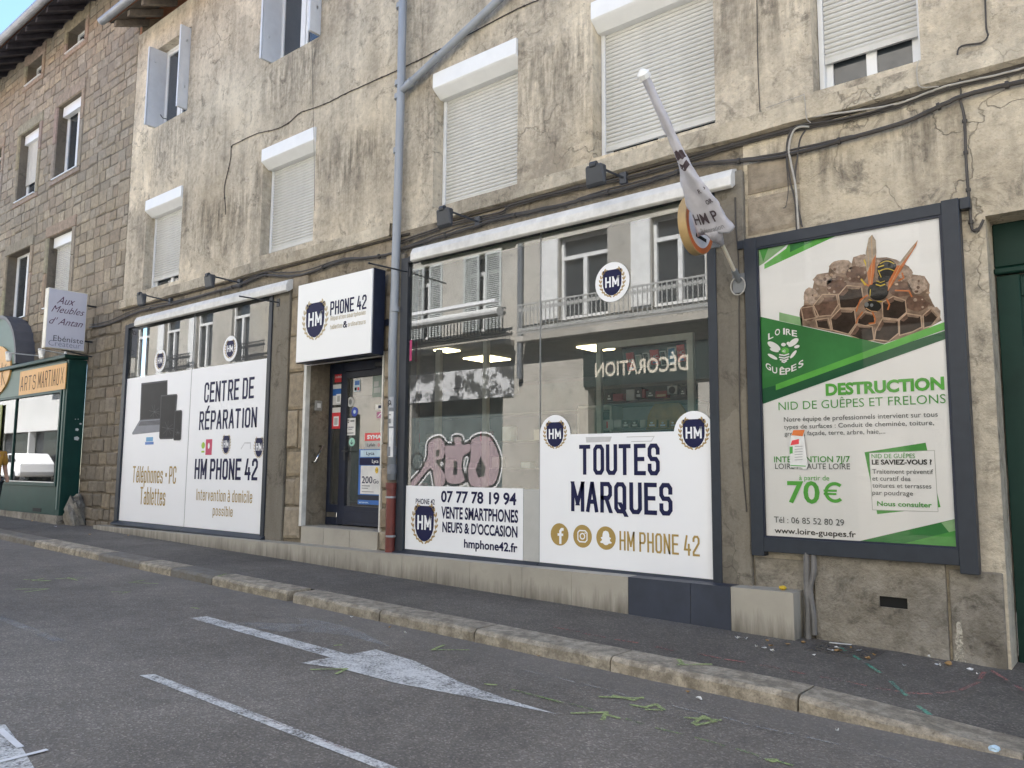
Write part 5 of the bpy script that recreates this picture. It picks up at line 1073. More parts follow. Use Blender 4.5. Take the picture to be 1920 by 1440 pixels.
# side rack and counter goods
sh_ = thing("side_rack", (-5.0, .8, .42), "low open wooden rack left of the cabinet behind the shop glass", "rack"); e0, e1 = at(*c9(140, 1040), .8)[0], at(*c9(490, 1040), .8)[0]; ez = at(*c9(300, 1040), .8)[1]
for z in (ez, ez - .42, ez - .84): b = MB(); b.box(e0, e1, .8, 1.15, z - .025, z); b.build("shelf", CABF, sh_)
for x in (e0, e1): b = MB(); b.box(x - .015, x + .015, .8, 1.15, .42, ez - .026); b.build("upright", CABF, sh_)
# long wall shelf of small things at the back of the shop
ws = thing("wall_shelf", (-9.0, 3.2, .9), "long dark shelf of small goods deep inside the shop", "shelf")
for z in (1.05, 1.5, 1.95, 2.4): b = MB(); b.box(-11.5, -5.2, 3.1, 3.5, z - .02, z); b.build("board", pm("pale shelf edge", (.12, .15, .145), .5), ws)
b = MB(); b.box(-11.5, -5.2, 3.5, 3.55, .45, 2.9); b.build("back_panel", pm("dark teal panel", (.025, .055, .05), .6, var=.4, scale=1.5), ws)
rnd = random.Random(8); k = 0; x = -11.2
while x < -5.6:
    z = (1.05, 1.5, 1.95)[k % 3]; h = rnd.uniform(.08, .24); wd = rnd.uniform(.08, .2); b = MB(); b.box(x, x + wd, 3.14, 3.3, z, z + h)
    tag(b.build("shelf_box", rnd.choice([WB, DB, LG, RB, LITEB])), "small carton on the long dark shelf at the back of the shop", "carton", "small cartons on the back shelf"); k += 1; x += rnd.uniform(.1, .28)
# pale hanging board with repair wording
Y = .55; a, b_ = at(868, 715, Y), at(972, 715, Y); z1, z0 = at(920, 690, Y)[1], at(920, 742, Y)[1]
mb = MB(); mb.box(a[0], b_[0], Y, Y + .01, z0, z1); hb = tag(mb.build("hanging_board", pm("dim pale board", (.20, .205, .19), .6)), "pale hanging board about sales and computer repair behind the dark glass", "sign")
A = Art(Y=Y - .001); A.ptext("VENTE & REPARATION", (872, 706), (970, 702), (872, 697), GREYM, .01, 1); A.ptext("PC", (905, 718), (925, 718), (905, 710), GREYM, .01, 1); A.ptext("INFORMATIQUE", (905, 730), (970, 728), (905, 721), GREYM, .01, 1); A.build("lettering", hb)

# ================================================================== GATE AT THE RIGHT
gt = thing("gate", (.6, .34, 0), "dark green wooden gate in the deep doorway at the right edge", "gate")
mb = MB(); mb.box(-1.02, 2.2, .28, .34, 3.10, 3.46); mb.build("transom", GATEG, gt, bevel=.01)
mb = MB(); mb.box(-1.02, 2.2, .24, .33, 3.04, 3.09); mb.build("transom_rail", GATEG, gt, bevel=.01)
for a, b_ in ((-1.01, .58), (.60, 2.19)):
    mb = MB(); mb.box(a, b_, .30, .35, -.1, 3.03); 
    for x0, x1 in ((a, a + .16), (b_ - .14, b_)): mb.box(x0, x1, .275, .30, -.1, 3.03)
    for z in (.1, 1.2, 2.85): mb.box(a + .16, b_ - .14, .28, .30, z, z + .16)
    mb.build("leaf", GATEG, gt, bevel=.006)


# ================================================================== BILLBOARD
bb = thing("billboard", (-2.05, -.08, .70), "large dark grey framed billboard with the green wasp nest poster", "billboard")
BY = -.09
ix0, ix1, iz0, iz1 = -2.835, -1.305, .885, 3.505
mb = MB(); mb.box(ix0 - .115, ix0, BY - .02, -.0, .72, iz1 + .10); mb.box(ix1, ix1 + .125, BY - .02, 0, .70, iz1 + .11); mb.box(ix0, ix1, BY - .015, 0, iz0 - .125, iz0); mb.box(ix0, ix1, BY - .015, 0, iz1, iz1 + .10)
mb.box(ix0 - .19, ix0 - .116, BY - .0, -.0, iz1 + .02, iz1 + .10); mb.box(ix1 + .126, ix1 + .20, BY - .0, 0, iz1 + .02, iz1 + .11)
mb.build("frame", NAVY, bb, bevel=.004)
mb = MB()
for x0, x1, z0, z1 in ((ix0, ix0 + .012, iz0, iz1), (ix1 - .02, ix1, iz0, iz1), (ix0 + .012, ix1 - .02, iz1 - .014, iz1), (ix0 + .012, ix1 - .02, iz0, iz0 + .014)): mb.box(x0, x1, BY - .008, BY + .03, z0, z1)
mb.build("inner_trim", NAVYD, bb)
QY = BY + .022
mb = MB(); mb.box(ix0 + .005, ix1 - .005, QY, QY + .01, iz0 + .005, iz1 - .005); po = mb.build("poster", pm("poster paper", (.86, .87, .90), .4, spec=.12, var=.02, scale=1.5), bb)
PG1 = pm("poster mid green", (.09, .35, .08), .4, spec=.12); PG2 = pm("poster dark green", (.045, .21, .06), .4, spec=.12, var=.2, scale=2); PG3 = pm("poster bright green", (.12, .44, .08), .4, spec=.12); PG4 = pm("poster deep green", (.022, .105, .05), .4, spec=.12); PG5 = pm("poster pale green", (.28, .48, .25), .4, spec=.12)
def c8(x, y): return (1380 + x / 2, 380 + y / 2)
def cw(x, y): return (1400 + x / 4.5, 400 + y / 4.5)
A = Art(Y=QY, e=.0008)
A.ppoly([cw(80, 292), cw(365, 243), cw(300, 300), cw(145, 420), cw(88, 456)], PG5, 1); A.ppoly([cw(105, 288), cw(190, 274), cw(140, 410)], PG1, 2); A.ppoly([cw(365, 243), cw(820, 160), cw(150, 470), cw(150, 430), cw(330, 300)], PG3, 1.5); A.ppoly([cw(365, 243), cw(640, 193), cw(365, 330)], PG2, 2.2)
A.ppoly([cw(275, 835), cw(470, 880), cw(470, 950), cw(275, 905)], PG5, 1)
A.ppoly([cw(103, 870), cw(1165, 1105), c8(150, 690), c8(93, 757)], PG2, 5)
A.ppoly([c8(792, 478), c8(796, 508), c8(95, 757), c8(94, 700), c8(150, 685)], PG4, 6); A.ppoly([cw(1165, 1105), cw(1690, 910), cw(1692, 975), c8(150, 704), c8(150, 682)], PG3, 7)
A.ppoly([c8(450, 1272), c8(840, 1182), c8(846, 1298)], PG2, 1); A.ppoly([c8(620, 1280), c8(842, 1225), c8(846, 1298)], PG1, 2); A.ppoly([c8(770, 1200), c8(840, 1183), c8(842, 1240), c8(815, 1255)], PG5, 1.5)
A.ppoly([c8(482, 936), c8(711, 900), c8(767, 1142), c8(530, 1168)], PG1, 1); A.ppoly([c8(499, 938), c8(745, 928), c8(759, 1160), c8(511, 1153)], pm("poster box edge", (.4, .42, .42), .4, spec=.12), 2); A.ppoly([c8(501, 940), c8(743, 930), c8(757, 1158), c8(513, 1151)], pm("poster paper", (.86, .87, .90)), 3)
A.build("background_shapes", po)
# printed nest and wasp
A = Art(Y=QY, e=.0008); NB = pm("nest brown", (.25, .175, .13), .5, spec=.12, var=.5, scale=14); NBD = pm("nest cell dark", (.035, .022, .016), .5, spec=.12, var=.5, scale=12); NBL = pm("nest rim", (.48, .35, .26), .5, spec=.12, var=.3, scale=20); NBM = pm("nest pale mottled", (.38, .29, .235), .5, spec=.12, var=.5, scale=28); NBR = pm("nest reddish", (.15, .09, .066), .5, spec=.12, var=.5, scale=16)
A.ppoly([cw(*p) for p in [(445, 850), (480, 790), (490, 690), (555, 640), (570, 570), (620, 510), (690, 500), (700, 440), (780, 405), (885, 425), (900, 370), (990, 345), (1100, 375), (1180, 370), (1260, 390), (1370, 450), (1400, 515), (1500, 530), (1545, 600), (1538, 690), (1570, 760), (1620, 840), (1645, 905), (1500, 985), (1330, 1045), (1160, 1100), (900, 1040), (460, 945)]], NB, 1)
def blob(x, y, rx, ry, m, l, n=12, sd=0):
    r_ = random.Random(sd + int(x * 7 + y)); A.ppoly([cw(x + rx * (1 + r_.uniform(-.14, .14)) * math.cos(2 * math.pi * k / n), y + ry * (1 + r_.uniform(-.14, .14)) * math.sin(2 * math.pi * k / n)) for k in range(n)], m, l)
for x, y, rx, ry, m in ((800, 450, 95, 60, NBM), (980, 400, 80, 55, NBM), (640, 560, 75, 55, NBM), (540, 700, 60, 70, NBM), (1440, 600, 85, 75, NBM), (1340, 500, 60, 60, NBM), (760, 610, 95, 75, NBR), (930, 520, 95, 75, NBR), (1300, 640, 95, 70, NBR), (1430, 760, 95, 75, NBR), (1570, 860, 65, 80, NBM), (520, 840, 75, 65, NBR)): blob(x, y, rx, ry, m, 2, 14)
rn = random.Random(3)
for k in range(170):
    x, y = rn.uniform(470, 1600), rn.uniform(380, 900)
    e = ((x - 1040) / 580) ** 2 + ((y - 900) / 530) ** 2
    if .45 < e < .93: blob(x, y, rn.uniform(7, 20), rn.uniform(6, 15), rn.choice([NBM, NBL, NB, NBR, NBM]), 2.5 + k * .002, 7, k)
cells = [[(565, 775), (640, 685), (755, 685), (775, 770), (715, 860), (610, 870)], [(775, 690), (845, 610), (970, 620), (985, 720), (920, 800), (790, 800)], [(710, 890), (790, 805), (910, 815), (925, 930), (860, 1020), (725, 985)], [(870, 1030), (930, 940), (1060, 955), (1075, 1070), (1000, 1080)], [(940, 890), (1000, 830), (1075, 850), (1085, 930), (1000, 950), (935, 930)], [(1145, 750), (1240, 700), (1340, 735), (1350, 835), (1280, 895), (1150, 880)], [(1090, 990), (1145, 890), (1280, 905), (1285, 1010), (1200, 1080), (1080, 1065)], [(1290, 900), (1350, 845), (1470, 865), (1480, 960), (1400, 1000), (1290, 1030)], [(585, 900), (690, 885), (715, 985), (600, 965)], [(460, 800), (560, 785), (590, 880), (480, 900)], [(1490, 860), (1560, 800), (1620, 870), (1560, 950), (1495, 970)]]
for k, c in enumerate(cells):
    A.ppoly([cw(*p) for p in c], NBD if k not in (0, 9) else NBR, 3.5 + k * .05)
    mx, my = sum(p[0] for p in c) / len(c), sum(p[1] for p in c) / len(c)
    A.ppoly([cw(*c[0]), cw(*c[1]), cw(c[1][0] * .6 + mx * .4, c[1][1] * .55 + my * .45), cw(c[0][0] * .6 + mx * .4, c[0][1] * .6 + my * .4)], NBR if k else NB, 4.2)
    A.ppoly([cw(*c[1]), cw(*c[2]), cw(c[2][0] * .75 + mx * .25, c[2][1] * .75 + my * .25), cw(c[1][0] * .7 + mx * .3, c[1][1] * .7 + my * .3)], NB, 4.3)
    A.pline([cw(*p) for p in c], .0085, NBL, 4.6 + k * .05, True)
A.build("nest_picture", po)
A = Art(Y=QY - .005, e=.0005); WBK = pm("wasp black", (.012, .012, .011), .35, spec=.12); WY = pm("wasp yellow", (.62, .46, .05), .4, spec=.12); WO = pm("wasp orange", (.55, .17, .05), .4, spec=.12); WW = pm("wasp wing", (.36, .30, .24), .4, spec=.12, var=.4, scale=20); WOL = pm("wasp pale orange", (.62, .38, .2), .4, spec=.12)
def pe(x, y, rx, ry, m, l, ang=0., n=24): A.ppoly([cw(x + rx * math.cos(t) * math.cos(ang) - ry * math.sin(t) * math.sin(ang), y + rx * math.cos(t) * math.sin(ang) + ry * math.sin(t) * math.cos(ang)) for t in [2 * math.pi * k / n for k in range(n)]], m, l)
for pts in ([(1020, 690), (960, 730), (935, 790), (925, 830)], [(1000, 610), (965, 555), (1000, 590), (1040, 620)], [(980, 830), (935, 890), (925, 930)], [(1060, 830), (1085, 890), (1080, 925), (1030, 930)], [(1180, 720), (1205, 770), (1190, 815)], [(1250, 650), (1370, 655), (1395, 705)], [(1280, 570), (1325, 545), (1310, 500)]): A.pline([cw(*p) for p in pts], .011, WO, 1)
A.pline([cw(965, 555), cw(1005, 605)], .014, WY, 1.5); A.pline([cw(990, 390), cw(1015, 455), cw(1040, 590)], .012, WY, 1)
pe(1185, 475, 85, 88, WBK, 2); pe(1160, 545, 52, 40, WBK, 2.2)
for yy, rx in ((405, 62), (470, 74)): A.pline([cw(1185 - rx + k * rx / 5, yy + 22 - 24 * math.sin(math.pi * k / 10)) for k in range(11)], .0075, WY, 2.6)
A.pline([cw(1108, 455), cw(1160, 438)], .010, WY, 2.7); A.pline([cw(1110, 480), cw(1135, 540)], .006, WY, 2.8)
pe(1110, 655, 88, 80, WBK, 3); pe(1135, 595, 45, 25, WBK, 3.2); A.pline([cw(1090, 600), cw(1130, 612), cw(1170, 598)], .009, WY, 3.5); A.pline([cw(1095, 570), cw(1130, 583), cw(1165, 572)], .006, WY, 3.5); A.pline([cw(1030, 725), cw(1070, 745), cw(1145, 745)], .007, WY, 3.5); A.pline([cw(1045, 640), cw(1040, 700)], .006, WY, 3.6)
pe(1065, 785, 72, 48, WBK, 4); pe(1012, 770, 18, 20, GREYM, 4.5); pe(1055, 775, 14, 14, GREYM, 4.5); A.pline([cw(1005, 800), cw(1050, 825), cw(1100, 830)], .007, WOL, 4.6)
A.ppoly([cw(*p) for p in [(1030, 610), (1010, 470), (1005, 330), (1030, 210), (1060, 180), (1090, 230), (1095, 330), (1085, 450), (1062, 600)]], WW, 5); A.ppoly([cw(*p) for p in [(1030, 610), (1018, 500), (1060, 400), (1090, 350), (1085, 450), (1062, 600)]], WO, 5.4); A.pline([cw(1045, 600), cw(1060, 400), cw(1055, 190)], .004, WOL, 5.8); A.pline([cw(1035, 600), cw(1030, 420), cw(1020, 280)], .003, WOL, 5.8)
A.ppoly([cw(*p) for p in [(1190, 660), (1200, 570), (1270, 440), (1380, 300), (1445, 225), (1430, 275), (1340, 420), (1230, 600)]], WO, 5); A.ppoly([cw(*p) for p in [(1270, 440), (1380, 300), (1445, 225), (1400, 310), (1300, 440)]], WW, 5.4); A.pline([cw(1195, 640), cw(1290, 450), cw(1430, 250)], .004, WOL, 5.8)
A.build("wasp_picture", po)
A = Art(Y=QY - .006, e=.0006); PINK = pm("poster grey ink", (.10, .11, .12), .4, spec=.12)
A.ptext("DESTRUCTION", c8(337, 723), c8(782, 697), c8(337, 683), PG3, .045); A.ptext("NID DE GUÊPES ET FRELONS", c8(160, 778), c8(787, 752), c8(160, 748), PG1, -.005)
A.ptext("Notre équipe de professionnels intervient sur tous", c8(180, 822), c8(757, 802), c8(180, 805), PINK); A.ptext("types de surfaces : Conduit de cheminée, toiture,", c8(180, 848), c8(743, 834), c8(180, 832), PINK); A.ptext("grenier, façade, terre, arbre, haie,...", c8(182, 874), c8(560, 866), c8(182, 858), PINK)
A.ptext("INTERVENTION 7J/7", c8(143, 974), c8(428, 972), c8(143, 953), PG1, .012); A.ptext("LOIRE / HAUTE LOIRE", c8(147, 998), c8(428, 1000), c8(147, 978), PINK); A.ptext("à partir de", c8(237, 1042), c8(350, 1040), c8(237, 1024), PG3); A.ptext("70", c8(194, 1125), c8(315, 1125), c8(194, 1048), PG3, .02); q0, q1 = A.uv(*c8(330, 1124)), A.uv(*c8(400, 1048)); eu, ev, er = q0[0] + (q1[0] - q0[0]) * .58, (q0[1] + q1[1]) / 2, (q1[1] - q0[1]) / 2
A.ring(eu, ev, er * .68, er, PG3, 2, 24, R(48), R(312)); A.rect(q0[0], eu + er * .2, ev + er * .06, ev + er * .26, PG3, 2.6); A.rect(q0[0], eu + er * .14, ev - er * .26, ev - er * .06, PG3, 2.6)
A.ptext("Tél : 06 85 52 80 29", c8(143, 1200), c8(406, 1210), c8(143, 1178), PINK); A.ptext("www.loire-guepes.fr", c8(145, 1240), c8(450, 1253), c8(145, 1220), BLACK, .012)
A.ptext("NID DE GUÊPES", c8(509, 959), c8(672, 957), c8(509, 943), PG1, .0, 5); A.ptext("LE SAVIEZ-VOUS ?", c8(510, 983), c8(735, 980), c8(510, 966), BLACK, .03, 5)
for t, y, x1 in (("Traitement préventif", 1017, 740), ("et curatif des", 1043, 655), ("toitures et terrasses", 1070, 733), ("par poudrage", 1097, 664)): A.ptext(t, c8(512, y), c8(x1, y), c8(512, y - 17), PINK, 0, 5)
A.ptext("Nous consulter", c8(530, 1138), c8(735, 1141), c8(530, 1121), PG1, .02, 5)
# arched LOIRE / GUÊPES with the bee emblem
for txt, pts in (("LOIRE", [(205, 1060), (262, 1030), (318, 1022), (355, 1028), (405, 1040)]), ("GUÊPES", [(185, 1320), (238, 1350), (302, 1362), (350, 1358), (400, 1330), (460, 1298)])):
    for ch, (x, y), tl in zip(txt, pts, ((-.35, -.2, 0, .1, .28) if txt == "LOIRE" else (.55, .3, .02, -.1, -.35, -.55))):
        wd = 16 if ch == 'I' else 44; u0, v0 = A.uv(*cw(x - wd / 2, y)); u1 = A.uv(*cw(x + wd / 2, y))[0]; h = A.uv(*cw(x, y - 52))[1] - v0; A.text(ch, u0, u1, v0, v0 + h, WHITE, .02, 7, rot=-tl)
for x, y, rx, ry, an in ((232, 1120, 62, 26, .55), (395, 1090, 52, 24, -.65), (312, 1108, 20, 15, 0), (352, 1098, 14, 14, 0), (235, 1155, 40, 13, .3), (425, 1125, 24, 13, -.3), (220, 1210, 46, 14, .5), (395, 1190, 42, 13, -.9)): pe(x, y, rx, ry, WHITE, 7 + rx * .004, an)
for k, (rx, y) in enumerate(((42, 1200), (44, 1222), (36, 1242), (22, 1258))): A.pline([cw(318 - rx, y - 8), cw(318, y), cw(318 + rx, y - 14)], .012, WHITE, 7.5)
pe(325, 1160, 34, 28, PG3, 7.3); u0, v0 = A.uv(*cw(302, 1174)); A.text("42", u0, u0 + .03, v0, v0 + .022, WHITE, .02, 9)
A.build("lettering", po)
mb = MB(); mb.face([(ix0 + .012, BY + .006, iz0 + .014), (ix1 - .02, BY + .006, iz0 + .014), (ix1 - .02, BY + .006, iz1 - .014), (ix0 + .012, BY + .006, iz1 - .014)]); mb.build("cover_glass", THINGLASS, bb, recalc=False)
# torn flyer stuck on the glass
A = Art(Y=BY - .004); A.ppoly([c8(212, 858), c8(252, 853), c8(270, 990), c8(258, 1002), c8(240, 992), c8(202, 992), c8(200, 905)], pm("crumpled white paper", (.68, .68, .66), .6, var=.1, scale=20, bump=.3, bscale=30), 0); fl = A.build("flyer"); tag(fl, "torn white flyer with an orange top stuck on the wasp poster", "flyer")
A = Art(Y=BY - .005); A.ppoly([c8(209, 872), c8(215, 853), c8(258, 852), c8(250, 876)], pm("orange ink", (.62, .16, .03), .5), 1); A.ppoly([c8(210, 892), c8(236, 886), c8(236, 905), c8(204, 910)], REDC, 1)
A.ppoly([c8(201, 915), c8(213, 914), c8(213, 940), c8(202, 942)], PG1, 1)
for k in range(6): A.pline([c8(220, 915 + k * 10), c8(250, 913 + k * 10)], .004, GREYM, 1)
A.pline([c8(204, 985), c8(262, 988)], .008, PG1, 1); A.build("print", fl)
# ================================================================== PIPES AND CABLES
DYp = -.10
dp = thing("drainpipe", (-7.75, DYp, .4), "grey drainpipe with an oxblood red lower section between door and large window", "drainpipe")
def pp(x, y, Y=DYp): q = at(x, y, Y); return (q[0], Y, q[1])
xa = pp(742, 480)[0]
mb = MB(); mb.tube([(xa, DYp, EAVE - .1), pp(752, 165), (xa, DYp, 3.9), pp(736, 640), pp(734.5, 900)], .056, 16); mb.build("pipe", PIPE, dp, smooth=True)
mb = MB(); z0 = pp(734, 905)[2]; mb.tube([(pp(734, 905)[0], DYp, z0), (pp(734, 905)[0], DYp, z0 - .08)], .074, 16); mb.tube([(pp(734, 905)[0], DYp, z0 - .08), (pp(734, 905)[0], DYp, .40)], .062, 16); mb.build("cast_iron_foot", REDPIPE, dp, smooth=False)
for y in (12, 157, 182, 283, 580): q = pp(742 + (480 - y) * .021, y); mb = MB(); mb.tube([(q[0], DYp, q[2] - .035), (q[0], DYp, q[2] + .035)], .064, 16); mb.build("collar", PIPE, dp)
for y in (845, 878): q = pp(735, y); mb = MB(); mb.tube([(q[0], DYp, q[2] - .07), (q[0], DYp, q[2] + .05)], .062, 16); mb.build("joint_sleeve", pm("darker grey sleeve", (.19, .20, .22), .5), dp)
for y in (932, 1005): q = pp(733, y); mb = MB(); mb.tube([(q[0], DYp, q[2] - .012), (q[0], DYp, q[2] + .012)], .068, 16); mb.box(q[0] - .012, q[0] + .012, DYp + .05, .0, q[2] - .012, q[2] + .012); mb.build("clamp", ZINC, dp)
def wrapst(y0, y1, mt, label, art=None):
    a, b_ = pp(737, y0), pp(736, y1); mb = MB(); r = .0575; n = 8
    pr = [(a[0] + r * math.cos(R(200 + 125 * k / n)), DYp + r * math.sin(R(200 + 125 * k / n))) for k in range(n + 1)]
    for p, q in zip(pr, pr[1:]): mb.face([(p[0], p[1], b_[2]), (q[0], q[1], b_[2]), (q[0], q[1], a[2]), (p[0], p[1], a[2])])
    t = tag(mb.build("sticker", mt, recalc=False), label, "sticker")
    if art: art(a[0], DYp - r - .001, b_[2], a[2], t)
def tagart(x, y, z0, z1, t): A = Art(Y=y); A.ring(x - .0, (z0 + z1) / 2, .018, .03, BLACK, 1, 16); A.line([(x - .03, z0 + .02), (x + .02, z0 + .06), (x + .035, z0 + .03)], .01, BLACK, 1.4); A.build("print", t)
def noteart(x, y, z0, z1, t): A = Art(Y=y); A.rect(x - .025, x + .025, z0 + .04, z0 + .10, GREYM); A.rect(x - .025, x + .025, z1 - .05, z1 - .035, GREYM); A.build("print", t)
wrapst(745, 765, pm("grey sticker", (.42, .43, .46), .5), "grey sticker with a black scribble on the drainpipe", tagart)
wrapst(772, 800, WC, "white sticker with a dark square on the drainpipe", noteart)
wrapst(803, 857, WC, "long blank white paper stuck round the drainpipe")
bp = thing("branch_pipe", pp(762, 160), "grey branch pipe rising diagonally to the right from the drainpipe", "drainpipe")
mb = MB(); mb.tube([pp(752, 172), pp(768, 157), pp(850, 80), pp(935, 0), pp(1000, -62)], .05, 14); mb.build("pipe", PIPE, bp, smooth=True)
for (x, y), (x2, y2) in (((764, 161), (773, 152)), ((817, 111), (822, 106))): mb = MB(); mb.tube([pp(x, y), pp(x2, y2)], .06, 14); mb.build("collar", PIPE, bp)
def cable(pts, r, label, mt=CABLE, Y=-.03, wob=0., name="cable", grp=None, Ys=None, clips=0):
    rnd = random.Random(int(pts[0][0])); P = []
    for k, p in enumerate(pts):
        y = Ys[k] if Ys else Y; q = at(*p, y); P.append(Vector((q[0], y, q[1])))
    S = []
    for k in range(len(P) - 1):
        a, b_, c, d = P[max(k - 1, 0)], P[k], P[k + 1], P[min(k + 2, len(P) - 1)]
        for j in range(6):
            t = j / 6; S.append(.5 * ((2 * b_) + (c - a) * t + (2 * a - 5 * b_ + 4 * c - d) * t * t + (3 * b_ - a - 3 * c + d) * t ** 3) + Vector((0, 0, rnd.uniform(-wob, wob))))
    S.append(P[-1]); mb = MB(); mb.tube(S, r, 7)
    if clips:
        for k in range(clips, len(S) - 1, clips): d = (S[k + 1] - S[k]).normalized(); mb.tube([S[k] - d * .012, S[k] + d * .012], r * 1.7, 7)
    return tag(mb.build(name, mt, smooth=False), label, "cable", grp)
C1 = [(168, 614), (205, 608), (260, 585), (330, 568), (400, 548), (450, 534), (478, 522), (500, 516), (550, 518), (590, 508), (640, 489), (680, 484), (725, 478), (760, 465), (835, 442), (893, 424), (927, 413), (1060, 383), (1097, 372), (1162, 356), (1220, 340), (1270, 323), (1307, 308), (1361, 303), (1440, 297), (1523, 279), (1600, 257), (1700, 227), (1760, 200), (1800, 182), (1860, 165), (1940, 148)]
cable(C1, .019, "thick dark cable sagging along the whole facade over the shop windows", wob=.003, Y=-.045, clips=14)
cable([(x, y - 4 + 3 * math.sin(x * .02)) for x, y in C1[:27]], .010, "thinner dark cable running beside the thick facade cable", wob=.004, Y=-.05)
C2 = [(748, 455), (760, 449), (860, 415), (938, 398), (960, 384), (1060, 357), (1104, 347), (1190, 328), (1270, 306), (1364, 275), (1400, 265), (1483, 243), (1587, 222), (1667, 202), (1733, 179), (1800, 158), (1867, 143), (1940, 122)]
cable(C2, .011, "dark cable under the sill band above the thick facade cable", Y=-.035, wob=.003, clips=11)
cable([(x, y + 4) for x, y in C2], .008, "second thin dark cable under the sill band", Y=-.03, wob=.003)
cable([(1517, 238), (1500, 238), (1487, 247), (1479, 277), (1484, 310), (1492, 352), (1497, 430)], .010, "pale cable curving down to the top of the billboard", CABLEW, -.055)
cable([(1700, 188), (1640, 208), (1587, 221), (1530, 231), (1505, 234), (1485, 243), (1475, 275), (1480, 330), (1491, 380), (1494, 430)], .008, "black cable dropping to the billboard left of the pale one", Y=-.05)
cable([(1510, 244), (1500, 262), (1496, 290), (1491, 330), (1495, 380), (1504, 425)], .008, "black cable dropping to the billboard right of the pale one", Y=-.05)
cable([(1483, 248), (1474, 290), (1478, 350), (1474, 385), (1468, 390)], .004, "loose thin black wire end hanging left of the billboard cables", Y=-.05)
cable([(1517, 220), (1667, 198), (1733, 176), (1780, 160), (1867, 141), (1940, 122)], .009, "pale cable along the facade at the upper right", CABLEW, -.05, .002)
cable([(1800, 187), (1808, 220), (1810, 267), (1813, 327), (1818, 383), (1822, 428), (1834, 430), (1844, 412)], .011, "clipped dark conduit running down beside the billboard to the gate", Y=-.03, clips=7)
cable([(1847, -10), (1849, 50), (1852, 67), (1840, 80), (1798, 90), (1799, 133), (1802, 185)], .007, "thin conduit zigzagging down from the top right", Y=-.02)
cable([(1419, -10), (1420, 60), (1421, 120), (1423, 170), (1425, 210)], .004, "thin rusty wire down the wall between the two right shuttered windows", Y=-.01, wob=.004)
cable([(1723, 113), (1719, 130), (1722, 158), (1732, 164), (1760, 162)], .005, "short pale wire hanging from the right shuttered window", CABLEW, -.07)
cable([(1437, 202), (1500, 180), (1508, 180), (1512, 220), (1520, 230)], .004, "short pale wire over the sill band left of the right shuttered window", CABLEW, -.07)
cable([(423, 402), (422, 380), (421, 350), (432, 300), (434, 275), (445, 268), (480, 251), (515, 243), (540, 231), (562, 212), (587, 203), (618, 191), (647, 176), (700, 152), (747, 131), (800, 105), (860, 75), (960, 22), (1010, 0)], .007, "old dark wire clipped slantwise across the cream wall", pm("old dark wire", (.06, .05, .042), .8), -.012, .004, clips=8)
cable([(583, -5), (585, 80), (587, 200), (589, 290), (590, 395)], .003, "thin wire hanging straight down across the second shuttered window", Y=-.05)
cable([(1378, 370), (1380, 430), (1385, 500), (1386, 620), (1388, 800), (1400, 960)], .006, "thin black wire down the edge of the concrete pillar left of the billboard", Y=-.07)
for pts, r, lab in (([(1513, 1036), (1513, 1090), (1515, 1140), (1515, 1200)], .028, "left one of two grey conduits under the billboard"), ([(1525, 1036), (1526, 1070), (1519, 1105), (1525, 1150), (1527, 1190)], .024, "bent right one of two grey conduits under the billboard")):
    cable(pts, r, lab, pm("dusty grey conduit", (.16, .155, .15), .6, var=.25, scale=8), -.08, name="conduit")

# ================================================================== FLAG, ROUND SIGN
bx_, bz_ = at(1385, 525, -.10); tx, ty, tz = bx_, -1.80, 4.55
base = Vector((bx_, -.10, bz_)); tip = Vector((tx, ty, tz)); ax = (tip - base)
fl_ = thing("flag", tuple(base), "furled white flag on a slanting pole sticking up over the large shop window", "flag")
mb = MB(); mb.tube([base, tip], .017, 10); mb.build("pole", pm("cream flag pole", (.50, .46, .38), .5), fl_)
mb = MB(); d = ax.normalized(); mb.tube([tip - d * .03, tip + d * .01], .05, 12); mb.tube([tip + d * .01, tip + d * .04], [.05, .015], 12); mb.build("finial", BOXW, fl_)
mb = MB(); mb.box(bx_ - .06, bx_ + .06, -.10, -.07, bz_ - .12, bz_ + .06); mb.tube([base - d * .04, base + d * .12], .028, 10); mb.build("bracket", GREYM, fl_)
mb = MB(); mb.tube([(bx_ + .0 + .07 * math.cos(t), -.12, bz_ - .06 + .085 * math.sin(t)) for t in [2 * math.pi * k / 20 for k in range(21)]], .006, 6); mb.build("tie_ring", CABLEW, fl_)
# furled cloth: hangs from the pole, narrow at the tip, wider near the lower end
side = Vector((1, 0, 0)); dn = d.cross(side).normalized(); dn = dn if dn.z < 0 else -dn
FLM = pm("white flag cloth", (.56, .55, .60), .8, var=.12, scale=6, bump=.15, bscale=18)
bmv = MB(); nu, nv = 60, 22; rings = []
for i in range(nu + 1):
    s = i / nu; p = tip - ax * (.015 + .70 * s)
    wid = .032 + .02 * s + .115 * max(0, (s - .35) / .65) ** 1.1; thk = .03 + .022 * s
    tw = 5.5 * s * (1 - .55 * s) + .6; ring = []
    for j in range(nv):
        a = 2 * math.pi * j / nv; fold = 1 + .10 * math.sin(3 * a + 9 * s) + .07 * math.sin(7 * a - 15 * s) + .05 * math.sin(5 * a + 40 * s) + .04 * math.sin(11 * a - 60 * s)
        u, v = wid * math.cos(a) * fold, thk * math.sin(a) * fold; cs, sn = math.cos(tw * (1 - min(1, s * 1.35))), math.sin(tw * (1 - min(1, s * 1.35)))
        sag = -.06 * max(0, s - .35)
        ring.append(p + side * (u * cs - v * sn) + dn * (u * sn + v * cs - sag) + d * (.04 * math.sin(a * 2 + 4 * s) * s))
    rings.append(ring)
for r0_, r1_ in zip(rings, rings[1:]):
    for j in range(nv): bmv.face([r0_[j], r0_[(j + 1) % nv], r1_[(j + 1) % nv], r1_[j]])
